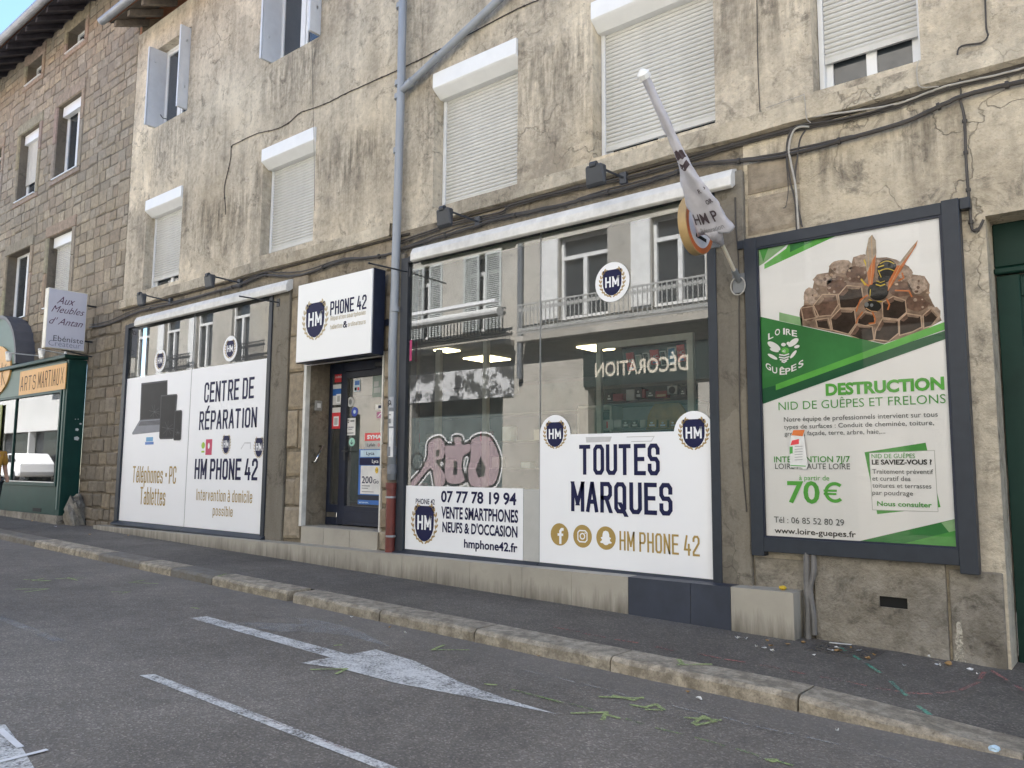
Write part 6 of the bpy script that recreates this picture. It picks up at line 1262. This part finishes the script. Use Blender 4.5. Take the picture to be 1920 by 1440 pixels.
bmv.face(list(reversed(rings[-1]))); bmv.face(rings[0]); cl = bmv.build("cloth", FLM, fl_)
bme = bmesh.new(); bme.from_mesh(cl.data); bmesh.ops.remove_doubles(bme, verts=bme.verts, dist=.0004); bmesh.ops.recalc_face_normals(bme, faces=bme.faces); bme.to_mesh(cl.data); bme.free(); cl.data.polygons.foreach_set("use_smooth", [True] * len(cl.data.polygons))
# tail of cloth gathered below the hem
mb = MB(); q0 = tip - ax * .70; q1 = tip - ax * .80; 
mb.tube([q0 + dn * .03, q0 * .5 + q1 * .5 + dn * .03, q1], [.09, .055, .022], 14); mb.build("gathered_cloth", pm("shaded grey cloth", (.42, .41, .45), .75, var=.25, scale=12, bump=.2, bscale=20), fl_, smooth=True)  # darker copy of the cloth, shade put into its grey
# dark printed bands and lettering follow the cloth's outer face
def on_cloth(s, u):
    i = min(nu, max(0, s * nu)); r_ = rings[int(i)]; c = sum(r_, Vector()) / nv; V_ = (c - Vector((0, CY, CZ))).normalized(); best = min(r_, key=lambda p: p.dot(Vector((0, 1, 0)))); k = 0
    wid = .032 + .02 * s + .115 * max(0, (s - .35) / .65) ** 1.1
    return c + side * (u * wid), wid
def surf(s, u):   # nearest outer surface point toward the street (+x side, -y)
    c, wid = on_cloth(s, u); i = min(nu, int(s * nu)); cand = [p for p in rings[i] if (p - c).dot(-dn) > -.0] or rings[i]
    out = Vector((.35, -1, .0)).normalized()
    best = max(rings[i], key=lambda p: p.dot(out) * .6 - abs((p - c).dot(side)) * 1.4); return best + out * .004
mb = MB()
for s0, s1_, ph in ((.43, .475, 0), (.50, .535, 1)):
    n = 8; L0 = [surf(s0 + .035 * k / n, -1 + 2 * k / n) for k in range(n + 1)]; L1 = [surf(s1_ + .035 * k / n, -1 + 2 * k / n) for k in range(n + 1)]
    for k in range(n): mb.face([L0[k], L0[k + 1], L1[k + 1], L1[k]])
mb.build("printed_band", pm("dark plum print", (.07, .05, .06), .6), fl_, recalc=False)
def cloth_text(txt, s, u0, u1, hgt, mt, nm="lettering"):
    V, F = font_tris(txt, .015); a = min(p[0] for p in V); b_ = max(p[0] for p in V); mb = MB()
    for x, y in V:
        u = u0 + (u1 - u0) * (x - a) / (b_ - a); q = s - y / .73 * hgt; i = max(0, min(nu - 1, int(q * nu))); fr_ = q * nu - i
        def pt_(i):
            c = sum(rings[i], Vector()) / nv; q_ = i / nu; wid = .032 + .02 * q_ + .115 * max(0, (q_ - .35) / .65) ** 1.1
            return c + side * (u * wid) + dn * ((.03 + .022 * q_) * 1.22 * math.sqrt(max(.02, 1 - u * u)) + .006)
        p = pt_(i).lerp(pt_(i + 1), fr_); mb.v.append(tuple(p))
    for f in F: mb.f.append(f); mb.mi.append(0)
    mb.build(nm, mt, fl_, recalc=False)
cloth_text("HM P", .915, -.72, .80, .075, pm("dark plum print", (.07, .05, .06))); cloth_text("Réparation", .975, -.5, .8, .035, pm("grey print", (.3, .3, .32), .6)); cloth_text("OR", .80, .55, .95, .03, pm("dark plum print", (.07, .05, .06))); cloth_text("RÉP", .72, .4, .95, .03, pm("dark plum print", (.07, .05, .06)))
XD = at(1352, 425, -.02)[0]; dc = Vector((XD, -.465, 3.71)); rd = .275
ds = thing("round_sign", (XD, -.1, 3.44), "round projecting sign with an orange ring half hidden behind the furled flag", "sign")
def cyl_x(x0, x1, r, n=48):
    return [(x0, dc.y + r * math.cos(2 * math.pi * k / n), dc.z + r * math.sin(2 * math.pi * k / n)) for k in range(n)], [(x1, dc.y + r * math.cos(2 * math.pi * k / n), dc.z + r * math.sin(2 * math.pi * k / n)) for k in range(n)]
mb = MB(); mb.hexa(*cyl_x(XD - .085, XD - .002, rd)); mb.build("case", pm("tan sign case", (.42, .29, .13), .45, var=.15), ds, bevel=.004)
A = Art(X=XD - .001); A.ell(dc.y, dc.z, rd - .004, rd - .004, pm("white sign face", (.66, .65, .68), .4), 1, 48); A.ring(dc.y, dc.z, rd * .80, rd * .985, pm("burnt orange", (.48, .13, .04), .45), 2, 48); A.line([(dc.y - .03, dc.z + .12), (dc.y - .07, dc.z - .12), (dc.y + .12, dc.z - .13)], .035, BLACK, 2.5); A.line([(dc.y + .02, dc.z - .02), (dc.y + .1, dc.z + .1)], .02, BLACK, 2.9); A.build("face", ds)
mb = MB(); mb.box(XD - .10, XD - .05, -.22, -.06, 3.66, 3.80); mb.box(XD - .13, XD + .03, -.085, -.061, 3.58, 3.88); mb.build("bracket", GREYM, ds, bevel=.006)
mb = MB(); q = at(770, 655, -.08); mb.box(q[0] - .02, q[0] + .02, -.079, -.0765, q[1] - .15, q[1] + .12); tag(mb.build("sticker", pm("magenta sticker", (.40, .02, .12), .5)), "narrow magenta sticker on the left frame of the large shop window", "sticker")

# ================================================================== PERSON AT THE LEFT EDGE
def skin_body(name, joints, links, mt, parent, lv=2):
    me = bpy.data.meshes.new(name); o0 = ORI[parent.name]
    me.from_pydata([Vector(j[0]) - o0 for j in joints], links, []); o = bpy.data.objects.new(name, me); COL.objects.link(o); o.parent = parent; ORI[o.name] = o0
    md = o.modifiers.new("skin", 'SKIN'); 
    for k, j in enumerate(joints): me.skin_vertices[0].data[k].radius = (j[1], j[2] if len(j) > 2 else j[1])
    me.skin_vertices[0].data[0].use_root = True; sb = o.modifiers.new("sub", 'SUBSURF'); sb.levels = lv; sb.render_levels = lv
    me.materials.append(mt); 
    for p in me.polygons: p.use_smooth = True
    md.use_smooth_shade = True; return o
fx, fy, fz = G(4, 996, 0.)
px_, py_ = fx - .66, fy - .02
pn = thing("person", (px_, py_, gz(px_)), "person in dark trousers, mustard top and pink shoes walking at the left edge", "person")
def J(x, y, z, *r): return ((px_ + x, py_ + y, gz(px_) + z), *r)
SKIN = pm("skin", (.45, .26, .18), .5); MUST = pm("mustard cloth", (.42, .22, .035), .8, var=.2, scale=9, bump=.2); TROU = pm("dark teal trousers", (.02, .03, .035), .8); HAIR = pm("dark brown hair", (.04, .025, .018), .6); SHOE = pm("pink shoe", (.62, .22, .24), .5, var=.3, scale=18)
skin_body("body", [J(0, 0, .92, .13, .10), J(0, 0, 1.15, .12, .09), J(0, 0, 1.38, .14, .09), J(0, 0, 1.47, .055), J(.01, 0, 1.54, .05), J(.015, 0, 1.62, .075, .085), J(.015, 0, 1.70, .07, .08),
    J(0, .17, 1.40, .05), J(-.06, .22, 1.13, .04), J(.08, .22, .93, .032), J(.12, .22, .86, .03), J(0, -.17, 1.40, .05), J(.03, -.22, 1.13, .04), J(.16, -.2, .96, .032), J(.20, -.2, .90, .03),
    J(.0, .09, .86, .09), J(-.04, .09, .48, .055), J(-.16, .09, .10, .04), J(-.04, .09, .05, .035), J(0, -.09, .86, .09), J(.06, -.09, .48, .055), J(.06, -.09, .09, .04), J(.17, -.09, .05, .032)],
    [(0, 1), (1, 2), (2, 3), (3, 4), (4, 5), (5, 6), (2, 7), (7, 8), (8, 9), (9, 10), (2, 11), (11, 12), (12, 13), (13, 14), (0, 15), (15, 16), (16, 17), (17, 18), (0, 19), (19, 20), (20, 21), (21, 22)], SKIN, pn)
skin_body("trousers", [J(0, 0, .96, .15, .12), J(.0, .09, .86, .10), J(-.04, .09, .48, .075), J(-.15, .09, .13, .06), J(0, -.09, .86, .10), J(.06, -.09, .48, .075), J(.06, -.09, .13, .06)], [(0, 1), (1, 2), (2, 3), (0, 4), (4, 5), (5, 6)], TROU, pn)
skin_body("top", [J(0, 0, .84, .19, .15), J(0, 0, 1.12, .145, .115), J(0, 0, 1.38, .16, .115), J(0, 0, 1.45, .07), J(0, .17, 1.40, .07), J(-.05, .215, 1.17, .06), J(0, -.17, 1.40, .07), J(.02, -.215, 1.17, .06)], [(0, 1), (1, 2), (2, 3), (2, 4), (4, 5), (2, 6), (6, 7)], MUST, pn)
skin_body("hair", [J(-.03, 0, 1.70, .085, .09), J(-.055, 0, 1.60, .07, .08), J(-.06, 0, 1.48, .05, .06)], [(0, 1), (1, 2)], HAIR, pn)
for y, x, z in ((.09, -.08, .045), (-.09, .12, .045)): skin_body("shoe", [J(x - .09, y, z + .01, .042, .045), J(x, y, z, .045, .04), J(x + .10, y, z - .008, .038, .03), J(x + .15, y, z - .012, .03, .022)], [(0, 1), (1, 2), (2, 3)], SHOE, pn)

# ================================================================== LITTER
rnd = random.Random(12)
def scrap(pos, s, mt, nm, label, grp, curl=.02, Yw=None):
    x, y, z = pos; n = 5; mb = MB(); a = rnd.uniform(0, 6.28); pts = []
    for k in range(7): t = a + k * .9; r_ = s * rnd.uniform(.6, 1.1); pts.append((x + r_ * math.cos(t) * 1.2, y + r_ * math.sin(t) * .8, z + .004 + rnd.uniform(0, curl)))
    c = (x, y, z + .004); 
    for k in range(7): mb.face([c, pts[k], pts[(k + 1) % 7]])
    return tag(mb.build(nm, mt, recalc=False), label, "litter", grp)
LEAF = pm("dry tan leaf", (.34, .21, .09), .8, var=.3, scale=20); SCR2 = pm("scrap of white paper", (.6, .6, .58), .8)
for k in range(26):
    t = rnd.random(); px = 1380 + 520 * t; py = 1196 + 60 * t + rnd.uniform(-6, 22); q = G(px, py, .004)
    if q[1] < -.02: scrap(q, rnd.uniform(.008, .03), SCR2 if k % 3 else LEAF, "paper_scrap" if k % 3 else "dry_leaf", "tiny torn paper scrap on the pavement below the billboard" if k % 3 else "small dry leaf on the pavement below the billboard", "scraps on the pavement" if k % 3 else "dry leaves on the pavement")
for px, py in ((240, 1002), (275, 1004), (345, 1011), (780, 1062), (1010, 1113), (1060, 1120), (880, 1096), (104, 985), (60, 975), (168, 1000), (1120, 1132), (1205, 1150), (1330, 1160), (1405, 1180)):
    q = G(px, py + 3, .004); scrap(q, rnd.uniform(.015, .035), LEAF if rnd.random() < .5 else SCR2, "litter_bit", "small bit of litter lying along the foot of the shop plinth", "litter along the plinth")
for px, py in ((640, 1165), (730, 1178), (660, 1158), (760, 1188), (1010, 1232), (1290, 1300), (1310, 1312), (1570, 1372), (295, 1071)):
    q = G(px, py, -.094); scrap(q, rnd.uniform(.012, .028), LEAF if rnd.random() < .6 else SCR2, "gutter_litter", "small bit of litter lying in the gutter along the kerb", "litter in the gutter")
q = G(1574, 1207, .012); mb = MB(); mb.hexa([(q[0] - .08, q[1] - .01, q[2] - .004), (q[0] + .08, q[1] + .03, q[2] - .004), (q[0] + .08, q[1] + .055, q[2] - .004), (q[0] - .08, q[1] + .02, q[2] - .004)], [(q[0] - .08, q[1] - .01, q[2]), (q[0] + .08, q[1] + .03, q[2]), (q[0] + .08, q[1] + .055, q[2]), (q[0] - .08, q[1] + .02, q[2])]); tag(mb.build("paper_strip", SCR2), "long white paper strip on the inspection cover", "litter")
def crumple(pos, s, mt, nm, label):
    b = bmesh.new(); bmesh.ops.create_icosphere(b, subdivisions=2, radius=s)
    for v in b.verts: v.co *= rnd.uniform(.7, 1.15); v.co.z *= .6
    me = bpy.data.meshes.new(nm); b.to_mesh(me); b.free(); me.materials.append(mt); o = bpy.data.objects.new(nm, me); COL.objects.link(o); o.location = (pos[0], pos[1], pos[2] + s * .5); return tag(o, label, "litter")
x, y = atZ(1478, 1103, .45); crumple((x, -.13, .448), .035, pm("yellow wrapper", (.6, .40, .03), .5), "yellow_wrapper", "crumpled yellow wrapper on the right end of the tiled plinth")
crumple(G(1732, 1226, .0), .035, SCR2, "crumpled_paper", "crumpled white paper on the pavement near the gate"); crumple(G(1865, 1409, -.06), .03, LITEB, "crumpled_wrapper", "crumpled pale wrapper at the dropped kerb"); crumple(G(1779, 1247, .0), .028, LEAF, "crumpled_leaf", "curled tan leaf on the pavement near the gate")
LR = worn_paint("lime run", (.50, .47, .40), .47, .08, 40); rnd = random.Random(5); A = Art(Y=-.032); a = at(1797, 1165, -.032); b_ = at(1800, 1238, -.032)
for k in range(9): t = k / 8; A.ell(a[0] + (b_[0] - a[0]) * t + rnd.uniform(-.008, .008), a[1] + (b_[1] - a[1]) * t, rnd.uniform(.012, .02) + .025 * t * t, .035, LR, 1 + k * .2, 12) if k else None
A.build("lime_run", house)

# ================================================================== ACROSS THE STREET (seen in the shop glass)
OY = -9.5; VY = 9.44
def ov(px, py): return at(px, py, VY)
opp = thing("opposite_house", (-14, OY, 0), "sandstone house across the street reflected in the shop windows", "house")
OW = [(-12.1, -10.6, 5.35, 7.55, 'w'), (-9.35, -7.95, 5.35, 7.55, 'w'), (-17.7, -16.4, 5.35, 7.6, 's'), (-15.5, -14.1, 5.35, 7.6, 's'), (-6.3, -5.0, 5.35, 7.55, 'w'), (-3.6, -2.3, 5.35, 7.55, 'w'), (-20.6, -19.4, 5.4, 7.6, 's')]
k = -24.
while k > -44: OW.append((k - 1.25, k, 5.45, 7.85, 'w' if int(k) % 2 else 'w2')); k -= 2.65
GD = [(-17.6, -14.0, .3, 3.6), (-11.2, -8.2, .3, 3.5), (-7.4, -4.8, .3, 3.5), (-3.9, -2.4, .3, 3.2)] + [(-23 - 3.4 * i, -21 - 3.4 * i, .4, 3.3) for i in range(5)]
mb = MB(); wall_holes(mb, -41, 14, 3.95, 11.6, 0, [(a, b_, c, d, -.25) for a, b_, c, d, _ in OW]); wall_holes(mb, -41, 14, -.6, 3.95, 0, [(*g, -.3) for g in GD])
mb.v = [(x, OY + y, z) for x, y, z in mb.v]; mb.build("wall", OPPW, opp, recalc=False)
WFR = pm("white window timber", (.62, .62, .60), .5); ODK = pm("dark room behind glass", (.03, .033, .036), .1); LOUV = pm("pale worn louvre", (.42, .44, .42), .7, var=.25, scale=9)
for a, b_, c, d, kd in OW:
    f = MB(); y = OY - .2; t = .08; m = (a + b_) / 2
    f.box(a, a + t, y, y + .08, c, d); f.box(b_ - t, b_, y, y + .08, c, d); f.box(a + t, b_ - t, y, y + .08, d - t, d); f.box(a + t, b_ - t, y, y + .08, c, c + .1); f.box(m - .06, m + .06, y, y + .09, c + .1, d - .6); f.box(a + t, b_ - t, y, y + .09, d - .6, d - .5)
    wn = f.build("window", WFR, opp); p = MB(); p.box(a + t, b_ - t, y - .02, y, c, d); p.build("pane", ODK, wn)
    if kd == 's':
        for q0, q1 in ((a - .02, m - .12), (m + .12, b_ + .02)):
            s = MB(); s.box(q0, q0 + .07, OY - .02, OY + .03, c, d); s.box(q1 - .07, q1, OY - .02, OY + .03, c, d); s.box(q0 + .07, q1 - .07, OY - .02, OY + .03, d - .08, d); s.box(q0 + .07, q1 - .07, OY - .02, OY + .03, c, c + .08)
            z = c + .1
            while z < d - .1: s.prism_x([(OY - .01, z + .03), (OY + .02, z), (OY + .03, z + .008), (OY, z + .04)], q0 + .07, q1 - .07); z += .055
            s.build("louvred_shutter", LOUV, wn)
    elif kd == 'w':
        for q0, q1 in ((a - .55, a - .02), ) : s = MB(); s.box(q0, q1, OY + .01, OY + .05, c, d); s.build("shutter", WFR, wn)
IRON = pm("pale cast iron rail", (.34, .34, .32), .6); IROND = pm("dark cast iron rail", (.03, .03, .032), .6)
def balcony(xa, xb, zd, rail, mt, dep=.42):
    b = MB(); b.box(xa, xb, OY + .004, OY + dep, zd - .14, zd); bl = b.build("balcony", OPPW, opp)
    r_ = MB(); r_.box(xa, xb, OY + dep - .05, OY + dep - .02, zd + rail - .04, zd + rail); r_.box(xa, xb, OY + dep - .045, OY + dep - .025, zd + .06, zd + .09); x = xa + .04
    while x < xb:
        r_.box(x - .012, x + .012, OY + dep - .045, OY + dep - .025, zd + .09, zd + rail - .04)
        for zz in (.17, rail - .16): r_.hexa([(x + .06 + .05 * math.cos(q), OY + dep - .04, zd + zz + .06 * math.sin(q)) for q in [k * 1.0472 for k in range(6)]], [(x + .06 + .05 * math.cos(q), OY + dep - .03, zd + zz + .06 * math.sin(q)) for q in [k * 1.0472 for k in range(6)]])
        x += .13
    r_.build("railing", mt, bl)
balcony(-13.2, -1.5, 4.98, .86, IRON); balcony(-17.9, -13.6, 4.98, .86, IROND)
for k in range(4): balcony(-27.3 - k * 5.3, -25.1 - k * 5.3, 5.42, .7, IROND, .35)
mb = MB(); mb.tube([(-13.35, OY + .08, 11.5), (-13.35, OY + .08, 3.9)], .08, 10); mb.build("drainpipe", pm("slate pipe", (.12, .13, .14), .5), opp)
mb = MB(); mb.hexa([(-41, OY + .7, 11.55), (14, OY + .7, 11.55), (14, OY - 5, 14.), (-41, OY - 5, 14.)], [(-41, OY + .7, 11.7), (14, OY + .7, 11.7), (14, OY - 5, 14.15), (-41, OY - 5, 14.15)]); mb.build("roof", CLAYT, opp)
aw = thing("awning", (-15.5, OY + .3, 5.6), "rolled-up white awning cassette across the street reflected in the dark shop glass", "awning")
mb = MB(); mb.box(-17.5, -13.5, OY + .76, OY + .96, 5.88, 5.96); mb.build("cassette", BOXW, aw); mb = MB(); mb.tube([(-17.3, OY + .86, 5.62), (-13.4, OY + .86, 5.62)], .13, 12); mb.build("roll", pm("grey awning cloth", (.5, .5, .48), .7), aw)
for g in GD:
    b = MB(); b.box(g[0], g[1], OY - .30, OY - .27, g[2], g[3])
    b.build("shopfront_panel", pm("shaded teal shopfront across street", (.008, .032, .028), .3) if -12 < g[0] < -3 else pm("dark shop glass across street", (.02, .028, .028), .15), opp)  # teal fronts darkened, their shade is put into the colour
fs = thing("fascia_sign", (-9.6, OY, 3.6), "dark shop fascia across the street lettered DÉCORATION, mirrored in the window", "sign")
b = MB(); b.box(-11.3, -4.6, OY + .004, OY + .06, 3.55, 4.45); b.build("board", pm("dark green fascia", (.008, .018, .016), .5), fs)
class OArt(Art):
    def w(s, u, v, l): return (u, s.Y + l * s.e, v)
A = OArt(Y=OY + .062); A.text("DÉCORATION", -10.95, -8.4, 3.78, 4.12, pm("cream letters", (.55, .5, .4), .5), .02, 1, flip=True); A.build("lettering", fs)
q0, q1 = ov(1245, 724), ov(1286, 706); A = OArt(Y=OY - .265); A.text("ION", q0[0], q1[0], q0[1], q1[1], pm("cream letters", (.55, .5, .4), .5), .02, 1, flip=True); A.build("window_lettering", fs)
# painted-over shutter with pink graffiti and torn poster strip
gf = thing("graffiti_shutter", (-15.8, OY, .2), "closed shopfront across the street sprayed with big pink graffiti, seen in the dark glass", "shutter")
b = MB(); b.box(-17.6, -14.0, OY - .05, OY - .02, .25, 3.0); b.build("panel", pm("grey green panel", (.09, .11, .105), .6, var=.3, scale=2), gf)
b = MB(); b.box(-18.2, -13.6, OY + .004, OY + .03, 3.45, 4.3); b.build("torn_fascia", (lambda s: (s.col(s.ramp(s.noise(2.2, 7, .7), [(.47, .04), (.53, .5)])), s.m)[1])(N("torn white fascia paper")), gf)
A = OArt(Y=OY - .018, e=.002); PK = pm("graffiti pink", (.32, .245, .26), .6, var=.08); GK = pm("graffiti black", (.02, .02, .02), .6); GW = pm("graffiti white", (.6, .6, .6), .6)
def og(x, y): q = ov(760 + x / 3.2, 640 + y / 3.2); return q
def smooth_(P, n=5):
    o = []
    for k in range(len(P)):
        a, b, c, d = (Vector(P[(k + j) % len(P)]) for j in (-1, 0, 1, 2))
        for j in range(n): t = j / n; o.append(tuple(.5 * (2 * b + (c - a) * t + (2 * a - 5 * b + 4 * c - d) * t * t + (3 * b - a - 3 * c + d) * t ** 3)))
    return o
def gpoly(pts, th=.14): P = smooth_([og(*p) for p in pts]); A.line(P, th + .10, GW, 1, True); A.line(P, th, GK, 2, True); A.poly(P, PK, 3)
gpoly([(130, 700), (140, 610), (200, 580), (235, 620), (225, 700), (180, 720), (235, 800), (225, 865), (180, 870), (150, 760), (60, 860), (30, 850), (90, 780)])
gpoly([(235, 630), (295, 625), (290, 580), (330, 580), (340, 620), (385, 615), (385, 660), (345, 690), (335, 760), (350, 840), (260, 850), (235, 790), (240, 700)])
gpoly([(400, 590), (500, 575), (560, 690), (555, 790), (520, 860), (400, 870), (375, 780), (390, 700)])
A.poly([og(*p) for p in [(450, 690), (480, 760), (470, 810), (435, 815), (420, 770)]], GK, 4); A.poly([og(*p) for p in [(290, 720), (310, 720), (310, 800), (285, 800)]], GK, 4); A.poly([og(*p) for p in [(185, 650), (205, 650), (200, 690), (180, 690)]], GK, 4)
for a_ in range(12): A.line([(og(70, 720)[0] + .25 * math.cos(a_ * .52), og(70, 720)[1] + .25 * math.sin(a_ * .52)), (og(70, 720)[0] + .25 * math.cos(a_ * .52 + .52), og(70, 720)[1] + .25 * math.sin(a_ * .52 + .52))], .05, GK, 3)
A.build("graffiti", gf)
# white building further along and a parked car, seen in the green shop's window
wb = thing("white_house", (-55, OY, .5), "white house far along the opposite side reflected in the green shop window", "house")
b = MB(); wall_holes(b, -80, -41.01, -.5, 10.5, 0, [(-46 - 4 * i, -44.6 - 4 * i, z, z + 1.9, -.25) for i in range(8) for z in (5.2, 8.)] + [(-45.9 - 4.5 * i, -41.6 - 4.5 * i, .6, 3.3, -.3) for i in range(7)]); b.v = [(x, OY + y, z) for x, y, z in b.v]; b.build("wall", pm("white house render", (.55, .54, .51), .8, var=.08, scale=.6), wb, recalc=False)
b = MB(); b.box(-80, -41, OY - .4, OY - .35, -.5, 10.5); b.build("dark_rooms", ODK, wb)
car = thing("parked_car", (-45.2, -8.75, gz(-45) + .0), "small white hatchback parked across the street, reflected in the green shop window", "car")
CZ0 = gz(-45.) - .05; CX = -46.2
prof = [(0, .35), (.02, .62), (.25, .78), (.95, .90), (1.55, 1.38), (2.9, 1.42), (3.55, 1.05), (3.75, .95), (3.8, .45), (3.7, .28), (.15, .25)]
def carprof(y, ins, sc_=1.): return [(CX + x, y, CZ0 + (z if z < .95 else .95 + (z - .95) * 1.)) for x, z in prof]
b = MB(); b.hexa(carprof(-9.55, 0), carprof(-7.95, 0)); cb = b.build("body", pm("white car paint", (.75, .75, .75), .2, var=.01), car, bevel=.06, smooth=False)
for y in (-9.557, -7.943):
    b = MB(); b.hexa([(CX + x, y, CZ0 + z) for x, z in ((1.15, .97), (1.62, 1.30), (2.2, 1.33), (2.2, .97))], [(CX + x, y + (.006 if y < -9 else -.006), CZ0 + z) for x, z in ((1.15, .97), (1.62, 1.30), (2.2, 1.33), (2.2, .97))]); b.hexa([(CX + x, y, CZ0 + z) for x, z in ((2.3, .97), (2.3, 1.33), (2.85, 1.33), (3.3, 1.05), (3.1, .97))], [(CX + x, y + (.006 if y < -9 else -.006), CZ0 + z) for x, z in ((2.3, .97), (2.3, 1.33), (2.85, 1.33), (3.3, 1.05), (3.1, .97))]); b.build("side_glass", BLACK, car)
    for x in (.75, 3.05): b = MB(); b.tube([(CX + x, y - .01 if y < -9 else y + .01, CZ0 + .29), (CX + x, y + .2 if y < -9 else y - .2, CZ0 + .29)], .29, 20); b.build("wheel", DARKM, car)
